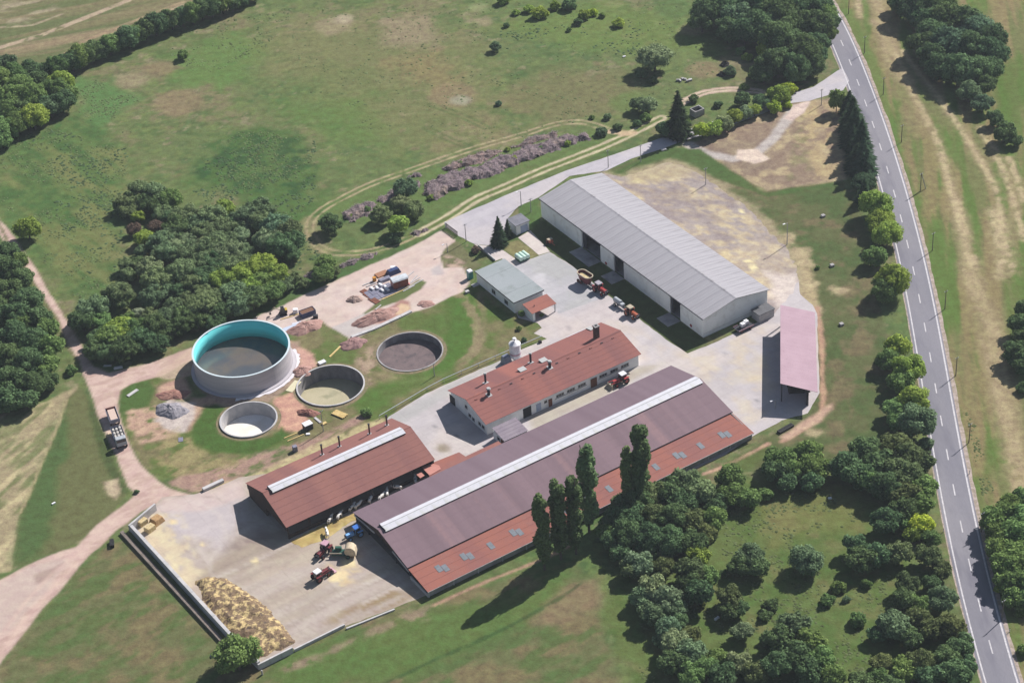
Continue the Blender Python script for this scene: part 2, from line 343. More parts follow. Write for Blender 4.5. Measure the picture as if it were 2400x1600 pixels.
# right-hand field beyond the road
rf = [(1935, -300), (2800, -300), (2800, 2200), (2420, 1700), (2330, 1450), (2270, 1200), (2215, 900), (2160, 640), (2110, 430), (2060, 250), (2000, 100), (1960, 20)]
g.poly(rf, L(122, 122, 80), soft=1.5)
FR = math.atan2(*(lambda d: (d.y, d.x))(P(2230, 900) - P(2150, 300)))
g.poly(rf, L(96, 120, 58), soft=2, brk=.5, bs=3.5, st=(FR, 9), op=.75, seed=1)
g.poly(rf, L(150, 132, 96), soft=2, brk=.53, bs=2.6, st=(FR, 10), op=.75, seed=7)
g.poly([(1960, 20), (2000, 20), (2060, 150), (2110, 330), (2160, 520), (2215, 800), (2290, 1150), (2270, 1190), (2200, 860), (2150, 600), (2080, 320), (2030, 150)], L(104, 124, 66), soft=2, namp=1, op=.7)
ST = L(196, 178, 142)
for k, (pl, w_, br) in enumerate([
    ([(2045, -20), (2065, 30), (2075, 40)], 3.0, .25), ([(2055, 50), (2070, 60), (2085, 130), (2112, 175), (2130, 190)], 3.2, .3),
    ([(2090, 95), (2115, 170), (2150, 240), (2175, 290), (2195, 320), (2210, 370), (2222, 420), (2240, 480), (2260, 550), (2272, 620), (2285, 660), (2310, 720), (2335, 800), (2350, 880), (2365, 960), (2390, 1080)], 1.7, .34),
    ([(2115, 120), (2160, 180), (2195, 220), (2225, 265), (2245, 290), (2275, 340), (2300, 380), (2330, 430), (2342, 480), (2350, 540), (2355, 580), (2340, 650)], 1.5, .36),
    ([(2300, 300), (2330, 350), (2360, 420), (2385, 500), (2400, 560)], 1.6, .42), ([(2365, 370), (2385, 420), (2400, 470)], 1.4, .3),
    ([(2270, 620), (2290, 700), (2330, 760), (2345, 900), (2370, 1020), (2395, 1160)], 3.2, .45), ([(2310, 790), (2325, 850), (2350, 960), (2380, 1050)], 2.2, .4),
    ([(2240, 470), (2262, 560), (2285, 640)], 2.6, .5), ([(2335, 500), (2352, 580), (2362, 640)], 3.6, .5),
    ([(2010, 0), (2015, 40)], 1.5, .3)]):
    g.line(smooth(pl), w_ * 1.9, L(160, 146, 112), soft=2.2, namp=.9, brk=br * .8, seed=k, op=.6); g.line(smooth(pl), w_, ST, soft=1.3, namp=.7, ns=1.3, brk=br, bs=2.2, seed=k, op=.8)
g.poly([(2020, -50), (2060, -50), (2110, 150), (2180, 300), (2140, 330), (2080, 180)], L(150, 134, 100), soft=3, namp=2, op=.55)
g.poly([(2260, 600), (2330, 700), (2400, 1000), (2400, 1200), (2350, 1080), (2290, 820)], L(156, 140, 106), soft=4, namp=2, op=.5)
g.poly([(2330, 150), (2400, 130), (2400, 330), (2340, 260)], L(92, 114, 54), soft=6, namp=3, op=.6)
# field at the left and the mown strip by the track
g.poly(zc(0, 800, 3.92, [(-200, 700), (160, 640), (420, 560), (720, 395), (735, 450), (600, 545), (560, 700), (480, 900), (390, 1100), (300, 1330), (190, 1568), (110, 2100), (-300, 2200)]), L(168, 154, 122), soft=1.6, namp=.8)
LF = R_(58)
g.poly(zc(0, 800, 3.92, [(-200, 700), (160, 640), (420, 560), (600, 545), (560, 700), (390, 1100), (190, 1568), (110, 2100), (-300, 2200)]), L(204, 188, 148), soft=2, brk=.55, bs=2.0, st=(LF, 5), op=.75)
g.poly(zc(0, 800, 3.92, [(-200, 700), (160, 640), (420, 560), (560, 560), (390, 1100), (190, 1568), (-300, 1800)]), L(116, 122, 82), soft=2, brk=.54, bs=2.5, st=(LF, 4), op=.8, seed=4)
g.poly(zc(0, 800, 3.92, [(735, 400), (900, 700), (1060, 1130), (1180, 1400), (1000, 1600), (700, 1850), (400, 1980), (110, 2080), (190, 1568), (300, 1330), (390, 1100), (480, 900), (560, 700), (610, 540)]), L(112, 112, 76), soft=1.0, namp=.4)
g.poly(zc(0, 800, 3.92, [(600, 560), (560, 700), (480, 900), (390, 1100), (300, 1330), (190, 1568), (110, 2080), (400, 1980), (500, 1500), (560, 1200), (640, 900)]), L(84, 106, 66), soft=3, namp=2, op=.8)
g.poly(zc(0, 800, 3.92, [(800, 450), (900, 700), (1060, 1130), (1180, 1400), (1090, 1400), (960, 1130), (830, 700)]), L(66, 84, 52), soft=1.5, namp=.8, op=.6)
g.poly([(241, 1130), (275, 1120), (285, 1155), (272, 1170), (252, 1160)], L(192, 174, 146), soft=1.2, namp=.8)
g.line(zc(0, 800, 3.92, [(610, 540), (560, 700), (480, 900), (390, 1100), (300, 1330), (190, 1568)]), .7, L(186, 170, 132), op=.7)
# lower left grass: olive with brown and green flecks
ll = [(0, 1560), (60, 1490), (200, 1325), (290, 1250), (420, 1400), (520, 1500), (600, 1560), (800, 1475), (1000, 1410), (1350, 1310), (1420, 1500), (1500, 1700), (0, 1900)]
g.poly(ll, L(112, 112, 78), soft=2, namp=1, op=.9)
g.poly(ll, L(134, 116, 86), soft=3, brk=.5, bs=6, op=.6, seed=2)
g.poly(ll, L(90, 110, 66), soft=3, brk=.56, bs=2.5, st=(R_(35), 2.5), op=.7, seed=5)
g.poly([(640, 1540), (800, 1490), (1000, 1430), (1200, 1400), (1330, 1330), (1330, 1400), (1150, 1500), (950, 1590), (640, 1620)], L(98, 118, 66), soft=5, namp=3, op=.8)
g.poly(zc(1200, 1200, 3.92, [(500, 650), (790, 600), (800, 850), (420, 1050), (200, 1000)]), L(146, 124, 98), soft=4, namp=2, op=.7)
g.poly(zc(600, 1200, 3.92, [(680, 1260), (900, 1130), (1300, 960), (1590, 870), (1560, 960), (1200, 1080), (900, 1200), (600, 1350), (250, 1480), (220, 1430)]), L(160, 138, 118), soft=2.4, namp=1.6, brk=.4, bs=2, op=.8)
g.line(smooth(zc(600, 1200, 3.92, [(1640, 850), (1900, 730), (2200, 600), (2420, 520), (2700, 400), (2900, 300)])), .8, L(186, 150, 128), op=.85, namp=.2)
g.line(smooth(zc(600, 1200, 3.92, [(900, 1700), (1300, 1520), (1600, 1370), (2000, 1200), (2300, 1060), (2600, 900), (2900, 720), (3100, 560)])), 1.0, L(62, 84, 52), op=.65, brk=.35)
# short olive grass on the farm's right side
g.poly([(1420, 400), (1560, 350), (1640, 350), (1790, 450), (1970, 425), (2020, 480), (2060, 700), (2110, 900), (2100, 1010), (1980, 1090), (1780, 1100), (1700, 1090), (1900, 960), (1925, 750), (1860, 560), (1740, 460), (1560, 400)], L(104, 106, 72), soft=1.0, namp=.6)
fr = [(1640, 350), (1790, 450), (1970, 425), (2060, 700), (2110, 900), (2100, 1010), (1980, 1090), (1780, 1100), (1900, 960), (1925, 750)]
g.poly(fr, L(78, 98, 58), soft=3, brk=.52, bs=6, op=.6, seed=3)
g.poly(fr, L(136, 116, 90), soft=3, brk=.57, bs=4, op=.5, seed=9)
g.poly([(1440, 402), (1570, 345), (1640, 350), (1790, 452), (1960, 428), (1958, 436), (1800, 462), (1740, 440), (1560, 372), (1460, 420)], L(82, 104, 58), soft=1.5, namp=.6, op=.8)
g.poly([(1850, 560), (1880, 600), (1905, 640), (1925, 720), (1920, 760), (1880, 700), (1860, 620)], L(190, 170, 134), soft=3, namp=2.2, op=.85)
for (x, y, r) in [(1845, 555, 1.8), (1875, 590, 2.4), (1888, 615, 2.2), (1903, 667, 2.0), (1965, 680, 1.6), (1910, 725, 1.6), (1905, 1015, 1.5)]: g.blob(x, y, r, L(196, 178, 142), soft=2.2, namp=2.0, ns=2, op=.75, seed=int(x))
g.line(smooth([(1916, 720), (1925, 800), (1928, 900), (1930, 950), (1915, 985), (1870, 1015), (1830, 1035)]), 1.2, L(190, 154, 130), namp=.6, soft=1)
g.poly(zc(1800, 800, 3.92, [(120, 880), (280, 760), (500, 610), (600, 560), (600, 620), (470, 740), (300, 830), (180, 900)]), L(200, 168, 146), soft=1.4, namp=.6)
g.line(smooth([(1650, 1110), (1700, 1092), (1760, 1062), (1800, 1040)]), .9, L(196, 158, 136), namp=.2)
g.poly([(1700, 1090), (1790, 1045), (1810, 1060), (1740, 1110)], L(100, 112, 62), soft=2, op=.6)
# scrub area lower right
sc_ = [(1900, 1120), (2050, 1130), (2140, 1300), (2220, 1500), (2260, 1650), (1500, 1650), (1420, 1450), (1500, 1250), (1700, 1130)]
g.poly(sc_, L(106, 116, 70), soft=4, namp=3)
g.poly(sc_, L(136, 124, 88), soft=3, brk=.56, bs=4, op=.4, st=(R_(-55), 3))
g.poly(sc_, L(84, 106, 54), soft=3, brk=.55, bs=3, op=.6, seed=6)
g.poly([(1950, 1130), (2020, 1140), (2030, 1260), (1900, 1240), (1800, 1290), (1780, 1180)], L(128, 124, 76), soft=5, namp=3, op=.6)
# between the pits
pl = [(905, 990), (998, 925), (1072, 891), (1176, 846), (1224, 820), (1282, 795), (1250, 780), (1270, 768), (1255, 755), (1206, 742), (1110, 665), (1060, 694), (1000, 720), (950, 738), (825, 795), (740, 740), (690, 760), (680, 860), (640, 1000), (560, 1120), (460, 1150), (340, 1100), (290, 1010), (275, 940), (300, 900), (380, 880), (440, 860), (450, 1000), (540, 1060), (720, 1045)]
g.poly(pl, L(106, 116, 68), soft=1.5, namp=.8)
g.poly(pl, L(140, 124, 96), soft=2, brk=.53, bs=5, op=.6, seed=2)
g.poly([(1050, 700), (1110, 690), (1125, 750), (1110, 810), (1060, 860), (1000, 880), (1040, 800), (1055, 750)], L(86, 116, 52), soft=3, namp=1.5, op=.85)
g.poly([(1130, 690), (1200, 740), (1200, 760), (1140, 740)], L(94, 116, 60), soft=2, op=.7)
g.poly([(960, 790), (1060, 700), (1100, 700), (1080, 800), (1040, 860), (960, 880)], L(90, 112, 58), soft=4, namp=2, op=.5)
g.line(smooth([(1075, 690), (1110, 730), (1125, 790), (1110, 830), (1080, 850)]), 2.4, L(158, 140, 112), op=.7, namp=.8, brk=.3)
g.line(smooth([(1120, 690), (1135, 740), (1130, 800)]), 1.6, L(140, 130, 98), op=.5, namp=.8, brk=.35)
g.poly([(840, 830), (880, 800), (885, 860), (870, 900), (840, 890)], L(176, 152, 132), soft=2, namp=1.6, brk=.48, bs=1.8, op=.9)
g.poly([(880, 870), (960, 890), (1010, 880), (1000, 895), (900, 900)], L(160, 142, 112), soft=2, op=.6)
g.poly([(820, 930), (900, 900), (1040, 850), (1100, 840), (1000, 900), (900, 950), (850, 970)], L(90, 116, 56), soft=3, namp=1.5, op=.7)
g.poly([(690, 810), (735, 830), (740, 850), (745, 900), (700, 880), (700, 840), (680, 800)], L(206, 164, 148), soft=1.2, namp=1.0)          # pink soil right of the tank
g.poly([(690, 855), (720, 870), (700, 885), (690, 875)], L(150, 104, 92), soft=1, namp=.6)
g.poly([(640, 930), (690, 920), (712, 950), (730, 990), (700, 1015), (655, 1010), (650, 980)], L(208, 162, 142), soft=1.4, namp=1.2)
g.poly([(450, 935), (520, 925), (560, 940), (520, 960), (460, 1000), (440, 1010), (430, 960)], L(196, 160, 140), soft=2, namp=1.4, op=.85)
g.poly([(450, 1000), (480, 950), (530, 945), (525, 990), (560, 1030), (640, 1025), (660, 1000), (680, 1020), (600, 1065), (500, 1062), (455, 1040)], L(84, 106, 54), soft=1.6, namp=.8)
g.poly([(370, 905), (430, 880), (450, 920), (430, 940), (370, 935)], L(200, 164, 144), soft=1.6, namp=1.2, brk=.3)
g.poly([(280, 920), (310, 897), (350, 890), (365, 910), (350, 950), (290, 975), (275, 960)], L(88, 108, 60), soft=1.2, namp=.6)
g.poly([(372, 955), (395, 935), (455, 945), (460, 970), (435, 1010), (410, 1015), (365, 985)], L(206, 192, 184), soft=1.2, namp=1.0)           # grey gravel spill
g.poly([(300, 965), (365, 950), (370, 1000), (410, 1020), (330, 1040), (300, 1000)], L(196, 164, 142), soft=1.5, namp=1.5, brk=.42, bs=2)
g.poly([(420, 1000), (450, 1040), (540, 1075), (640, 1060), (560, 1110), (470, 1140), (400, 1110), (360, 1060)], L(168, 152, 112), soft=2, namp=1.5, brk=.47, bs=1.8, op=.75, st=(R_(35), 2))
g.poly([(380, 1130), (500, 1098), (600, 1060), (690, 1040), (790, 1000), (860, 965), (862, 975), (780, 1030), (690, 1075), (600, 1108), (470, 1160)], L(178, 144, 132), soft=1.6, namp=1.4, brk=.33, bs=1.5, op=.85, st=(R_(35), 3))
g.poly([(460, 1150), (600, 1108), (740, 1040), (900, 975), (905, 990), (760, 1060), (600, 1125), (470, 1165)], L(206, 190, 146), soft=1, namp=.6, brk=.35, op=.8)
g.poly([(460, 1140), (580, 1095), (720, 1030), (700, 1060), (560, 1115)], L(84, 106, 54), soft=1.2, namp=.8, brk=.5, bs=1.6, op=.7)
g.poly([(745, 760), (790, 790), (830, 800), (860, 810), (820, 830), (770, 820)], L(110, 118, 72), soft=2, op=.6)
g.poly([(1035, 560), (1070, 565), (1130, 620), (1105, 635), (1070, 640), (1040, 610)], L(118, 116, 84), soft=1.4, namp=1, brk=0)
g.poly([(1035, 590), (1100, 620), (1090, 635), (1040, 625)], L(186, 160, 144), soft=1.4, namp=1, brk=.5, bs=1.6)
# shaded grass strip in front of the hall and the small lawn with the green tank
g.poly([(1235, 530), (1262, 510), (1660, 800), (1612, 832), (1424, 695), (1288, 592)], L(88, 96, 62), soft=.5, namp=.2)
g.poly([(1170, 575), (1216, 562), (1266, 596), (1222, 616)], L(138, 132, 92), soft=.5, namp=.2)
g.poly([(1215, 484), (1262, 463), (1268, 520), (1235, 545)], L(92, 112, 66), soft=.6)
# weedy ground behind the construction yard: brush strips
g.poly([(740, 480), (840, 520), (1060, 500), (1180, 440), (1450, 340), (1400, 300), (1250, 330), (960, 420), (780, 460)], L(104, 122, 72), soft=4, namp=2, op=.6)
g.poly([(540, 700), (760, 640), (980, 560), (1040, 525), (1040, 540), (990, 565), (850, 630), (720, 690), (640, 740), (560, 790)], L(80, 104, 62), soft=2.5, namp=1.5, op=.8)
# wheel tracks
def ruts(px, c, gap=1.7, w_=.8, brk=.2, op=.9, sd=0):
    A = g.line(px, w_, c, off=gap / 2, soft=.5, namp=.25, brk=brk, op=op, seed=sd); B = g.line(px, w_, c, off=-gap / 2 - .01, soft=.5, namp=.25, brk=brk, op=op, seed=sd + 1)
    return A + B
t1 = smooth([(980, 548), (1060, 505), (1110, 468), (1180, 440), (1262, 402), (1340, 372), (1410, 345), (1470, 318), (1520, 292), (1550, 277)])
g.line(t1, 4.2, L(112, 122, 74), soft=1.2)
Wt = ruts(t1, L(208, 194, 164), gap=2.3, w_=.95, brk=.12)
ruts(smooth([(980, 548), (930, 570), (870, 590), (810, 595), (765, 590), (735, 565), (722, 530), (740, 500), (790, 470), (870, 430), (960, 400), (1100, 350), (1230, 315), (1300, 290), (1360, 284), (1400, 295), (1425, 305)]), L(182, 166, 132), gap=1.9, w_=.7, brk=.36)
g.line(smooth([(722, 520), (732, 560), (760, 585)]), 5, L(158, 144, 110), op=.5, namp=1.5, soft=3)
g.line(smooth([(1425, 308), (1460, 315), (1490, 312)]), 1.6, L(214, 190, 158), namp=.4)
g.poly([(1430, 305), (1490, 308), (1480, 318), (1455, 320)], L(206, 180, 146), soft=1, namp=.8, op=.8)
t2 = smooth([(1588, 248), (1625, 226), (1660, 214), (1700, 210), (1735, 209), (1780, 215)])
ruts(t2, L(216, 190, 172), gap=1.7, w_=1.2, brk=.0)
ruts([(1240, 420), (1205, 300), (1160, 300)], MEAD2, brk=.4, op=.3)
for a in ([(1000, 300), (1060, 330), (1110, 350)], [(1010, 245), (1080, 270), (1140, 300)]): ruts(a, L(84, 100, 62), brk=.4, op=.5)
g.poly([(1405, 398), (1455, 408), (1506, 395), (1571, 372), (1640, 395), (1695, 430), (1760, 475), (1812, 530), (1856, 575), (1882, 630), (1884, 670), (1850, 712), (1800, 700), (1420, 450)], L(178, 162, 132), soft=3, namp=2.2, op=.8)
# ---- dirt surfaces that get an object of their own
road_dirt = zc(0, 0, 1, [(-60, 400), (0, 515)]) + zc(0, 400, 3.92, [(0, 450), (120, 600), (230, 780), (330, 900), (460, 1130), (600, 1350), (680, 1490)]) + zc(0, 800, 3.92, [(800, 140), (860, 230), (990, 290), (1400, 190), (1760, 60), (1790, 150), (1500, 310), (1200, 390), (1100, 450), (1080, 560), (1085, 640), (1130, 800), (1200, 980), (1270, 1110), (1340, 1190), (1450, 1270), (1560, 1350), (1800, 1420), (1500, 1480), (1430, 1490), (1290, 1568)]) + zc(0, 1200, 3.92, [(1265, 20), (1060, 180), (870, 350), (720, 500), (540, 740), (390, 880), (200, 1130), (0, 1390), (-600, 2200), (-1200, 2200), (-700, 800), (0, 620), (200, 510), (440, 400), (690, 320), (780, 240), (880, 120), (1050, 0)]) + zc(0, 800, 3.92, [(1060, 1560), (1250, 1400), (1180, 1330), (1110, 1150), (1060, 1010), (990, 870), (920, 720), (860, 540), (800, 400), (740, 220), (600, 0)]) + zc(0, 400, 3.92, [(560, 1400), (480, 1270), (400, 1150), (310, 1030), (200, 870), (130, 780), (60, 680), (0, 590)]) + [(-80, 470)]
WR = g.poly(road_dirt, L(216, 188, 176), soft=.8, namp=.35)
up = [p for p in road_dirt if p[1] < 800 and p[0] < 200]
RDIR = math.atan2(*(lambda d: (d.y, d.x))(P(60, 620) - P(180, 830)))
ctr = smooth([(-40, 440), (0, 530), (30, 590), (75, 660), (110, 715), (150, 800), (185, 850)])
g.line(ctr, 1.0, L(110, 112, 74), brk=.4, bs=1.6, op=.85, namp=.3)
g.poly(road_dirt, L(180, 150, 138), soft=.8, brk=.54, bs=1.3, st=(RDIR + 1.57, 2.5), op=.5)
g.poly(zc(0, 1200, 3.92, [(0, 640), (250, 500), (550, 420), (640, 440), (560, 560), (400, 760), (200, 960), (0, 1150), (-300, 1300)]), L(204, 184, 174), soft=2, namp=1, op=.8)
g.poly(zc(0, 1200, 3.92, [(300, 580), (580, 460), (500, 600), (350, 640)]), L(168, 144, 134), soft=1.2, namp=.8, op=.7)
for q in ([(0, 1490), (60, 1410), (120, 1345), (190, 1290)], [(0, 1530), (70, 1440), (140, 1360), (210, 1290)]): g.line(q, .9, L(222, 192, 178), op=.5, soft=1.2)
yard = zc(600, 400, 3.92, [(-160, 1440), (0, 1345), (220, 1250), (480, 1120), (800, 985), (1000, 890), (1300, 760), (1560, 630), (1700, 550), (1830, 640), (1730, 720), (1700, 800), (1730, 890), (1900, 890), (1940, 960), (1960, 1040), (1900, 1110), (1800, 1150), (1600, 1250), (1440, 1300), (1100, 1440), (880, 1560), (700, 1440), (600, 1370), (470, 1370), (380, 1420), (250, 1500), (100, 1500), (0, 1480)])
WY = g.poly(yard, L(222, 202, 194), soft=.7, namp=.35)
g.poly(yard, L(218, 192, 180), soft=.6, brk=.5, bs=5, op=.6)
g.poly(yard, L(206, 188, 178), soft=.6, brk=.56, bs=2.2, op=.5, st=(R_(25), 3), seed=4)
g.poly(zc(600, 400, 3.92, [(700, 1440), (1000, 1310), (1150, 1300), (1020, 1400), (1150, 1420), (880, 1550)]), L(204, 194, 190), soft=.6, namp=.3)
g.poly(zc(600, 400, 3.92, [(1000, 1310), (1130, 1200), (1400, 1060), (1500, 1000), (1570, 1020), (1520, 1080), (1350, 1190), (1180, 1240)]), L(112, 118, 78), soft=.7, namp=.5)
g.poly(zc(600, 400, 3.92, [(1200, 1270), (1340, 1180), (1420, 1200), (1430, 1290), (1300, 1340), (1180, 1400), (1030, 1420), (1000, 1380), (1100, 1270)]), L(180, 140, 128), soft=1, namp=.8)
g.poly(zc(600, 400, 3.92, [(1230, 1290), (1330, 1220), (1410, 1230), (1420, 1290), (1300, 1330)]), L(222, 192, 160), soft=.8, namp=.5)
g.poly(zc(600, 400, 3.92, [(1600, 900), (1700, 850), (1720, 950), (1620, 960)]), L(190, 182, 184), soft=1.2, namp=.6, op=.7)
g.poly([(360, 880), (449, 818), (452, 870), (440, 880), (400, 890)], L(210, 184, 164), soft=1, op=.7)
# rims of bare earth round the pits
for (cx, cy, r, dp, _) in PITS:
    g.poly([(cx + (r + 1.1) * math.cos(a), cy + (r + 1.1) * math.sin(a)) for a in np.linspace(0, 6.28, 25)[:-1]], L(150, 132, 108), world=True, soft=1.2, namp=.5, ns=2)
g.poly([(455 + 0, 850), (700, 800), (690, 900), (620, 950), (520, 950), (455, 900)], L(176, 150, 134), soft=1.5, namp=1, op=.8)
_gr = sst(0.0, .25, (g.c[:, 1] - g.c[:, 0]) / g.c[:, 1] + .12)[:, None]
g.c *= 1 - _gr * np.array([.10, .0, .15])
Wm = (WR > .5) * 1 + ((WY > .5) & (WR <= .5)) * 2
# ---- split the one sheet by surface
fi = (np.arange(ny - 1)[:, None] * nx + np.arange(nx - 1)[None]).ravel()
quads = np.stack([fi, fi + 1, fi + nx + 1, fi + nx], 1)
cxq = XX[quads].mean(1); cyq = YY[quads].mean(1)
keep = np.ones(len(quads), bool)
for (cx, cy, r, dp, _) in PITS: keep &= np.hypot(cxq - cx, cyq - cy) > r + .2
keep &= np.hypot(cxq + 64.55, cyq + 2.14) > 11.2
cls = np.round(Wm[quads]).max(1).astype(int)
GM = attr_mat('ground_surface'); GD = attr_mat('dirt_surface', fine=.11, bump=.03, fs=1.3)
def sheet_from(name, q):
    used, inv = np.unique(q.ravel(), return_inverse=True)
    me = bpy.data.meshes.new(name); me.vertices.add(len(used)); me.loops.add(len(q) * 4); me.polygons.add(len(q))
    co = np.zeros((len(used), 3), np.float32); co[:, 0] = XX[used]; co[:, 1] = YY[used]
    me.vertices.foreach_set('co', co.ravel()); me.loops.foreach_set('vertex_index', inv.astype(np.int32))
    me.polygons.foreach_set('loop_start', np.arange(0, len(q) * 4, 4, dtype=np.int32))
    me.update(calc_edges=True)
    a = me.color_attributes.new('Col', 'FLOAT_COLOR', 'POINT'); c = np.ones((len(used), 4), np.float32); c[:, :3] = g.c[used]; a.data.foreach_set('color', c.ravel())
    me.materials.append(GM if name == 'ground' else GD); o = bpy.data.objects.new(name, me); col.objects.link(o); return tag(o, kind='structure')
sheet_from('ground', quads[keep & (cls == 0)]); sheet_from('dirt_road', quads[keep & (cls == 1)]); sheet_from('construction_yard', quads[keep & (cls == 2)])

# ---------------------------------------------------------------- crisp sheets: concrete, asphalt, gravel
def painted_sheet(name, px, z, base, paint, res=1.0, m=None, world=False, parent=None):
    bm = bmesh.new(); pts = [Vector(p) for p in px] if len(px[0]) == 3 else [P(*p) for p in px]
    f = bm.faces.new([bm.verts.new((p.x, p.y, z)) for p in pts]); f.normal_update()
    if f.normal.z < 0: f.normal_flip()
    xs = [p.x for p in pts]; ys = [p.y for p in pts]
    for a, lo, hi in ((0, min(xs), max(xs)), (1, min(ys), max(ys))):
        k = math.ceil(lo / res) * res
        while k < hi:
            pc = Vector((0, 0, 0)); pc[a] = k; no = Vector((0, 0, 0)); no[a] = 1
            bmesh.ops.bisect_plane(bm, geom=bm.verts[:] + bm.edges[:] + bm.faces[:], plane_co=pc, plane_no=no); k += res
    me = bpy.data.meshes.new(name); bm.to_mesh(me); bm.free()
    n = len(me.vertices); co = np.empty(n * 3, np.float32); me.vertices.foreach_get('co', co); co = co.reshape(-1, 3)
    p = Paint(co[:, 0].astype(float), co[:, 1].astype(float), base); paint(p)
    a = me.color_attributes.new('Col', 'FLOAT_COLOR', 'POINT'); c = np.ones((n, 4), np.float32); c[:, :3] = p.c; a.data.foreach_set('color', c.ravel())
    me.materials.append(m or CM); o = bpy.data.objects.new(name, me); col.objects.link(o); o.parent = parent
    if not parent: tag(o, kind='structure')
    return o
CM = attr_mat('concrete_surface', fine=.09, bump=.01, fs=1.2, rough=.9, joints=(6.0, 3.0, .13))
CON, CONW, ASP = L(206, 198, 200), L(214, 202, 192), L(190, 186, 194)
def jag(px, amp=.25, step=1.5, sd=0):
    """a slightly crumbled outline"""
    rn = random.Random(sd); w = [P(*p) for p in px]; out = []
    for a, b in zip(w, w[1:] + w[:1]):
        n_ = max(1, int((b - a).length / step))
        for i in range(n_):
            q = a.lerp(b, i / n_); out.append((q.x + rn.uniform(-amp, amp) * (i > 0), q.y + rn.uniform(-amp, amp) * (i > 0), 0))
    return out
# main courtyard
CY = [(1165, 640), (1200, 622), (1289, 591), (1343, 624.5), (1424, 691), (1500, 748), (1560, 795), (1611, 828), (1682, 800), (1760, 762), (1815, 735), (1806, 690), (1840, 655), (1868, 640), (1876, 690), (1905, 715), (1915, 735), (1921, 920), (1893, 968), (1832, 985), (1771, 1018), (1700, 1065), (1200, 1300), (1080, 1180), (930, 1040), (905, 985), (911, 976), (998, 922), (1072, 889), (1176, 843), (1224, 818), (1282, 793.6), (1251, 781), (1270, 768), (1260, 757), (1215, 745)]
def pc1(p):
    X, Y = p.X, p.Y; u_ = X * E1.x + Y * E1.y; v_ = X * E2.x + Y * E2.y
    p.mixin(sst(.45, .62, fbm(X, Y, 12, 1)) * .5, L(222, 208, 198))
    p.mixin(sst(.5, .62, fbm(u_ / 6, v_, 2.2, 3)) * .35, L(186, 178, 178))
    p.poly([(1600, 830), (1780, 740), (1815, 900), (1790, 1000), (1700, 960)], L(220, 204, 176), soft=4, namp=3, brk=.53, bs=3, op=.5)
    p.poly([(1700, 800), (1790, 760), (1800, 980), (1740, 920)], L(222, 204, 172), soft=4, namp=3, brk=.58, bs=2, op=.5, st=(AZ, 2))
    p.poly([(1240, 980), (1500, 860), (1560, 850), (1300, 990), (1250, 1020)], L(190, 180, 158), soft=2, op=.7)
    p.poly([(1280, 770), (1420, 700), (1500, 760), (1330, 800)], L(216, 202, 198), soft=4, op=.5)
    p.poly([(900, 980), (1072, 889), (1176, 843), (1180, 850), (1020, 945), (930, 1000)], L(186, 184, 182), soft=1, op=.8)
    p.poly([(1330, 800), (1440, 740), (1600, 830), (1480, 850)], L(214, 200, 186), soft=3, brk=.5, op=.5)
    p.blob(1040, 1050, 1.8, L(150, 138, 112), soft=1.5, namp=1, op=.8); p.blob(1075, 1022, .6, L(120, 116, 110), op=.7)
    for (x, y, r) in [(1335, 770, .5), (1700, 830, .5), (1772, 940, .5), (1020, 1000, .4), (1660, 790, .5)]: p.blob(x, y, r, L(130, 130, 134), soft=.6, namp=.2, op=.7)
painted_sheet('concrete_courtyard', jag(CY, .12), .012, CON, pc1)
# grey asphalt in front of the office
def pc2(p):
    u_ = p.X * E1.x + p.Y * E1.y; v_ = p.X * E2.x + p.Y * E2.y
    p.mixin(sst(.5, .62, fbm(u_ / 8, v_, 1.6, 2)) * .5, L(208, 202, 208)); p.mixin(sst(.5, .6, fbm(p.X, p.Y, 7, 5)) * .4, L(184, 184, 178))
    p.poly([(1252, 650), (1275, 640), (1272, 665)], L(216, 212, 216), soft=1, op=.6)
painted_sheet('asphalt_yard', jag([(1202, 624), (1286, 593), (1343, 626), (1400, 672), (1418, 690), (1400, 703), (1310, 735), (1276, 700), (1200, 650)], .1), .024, L(188, 186, 190), pc2)
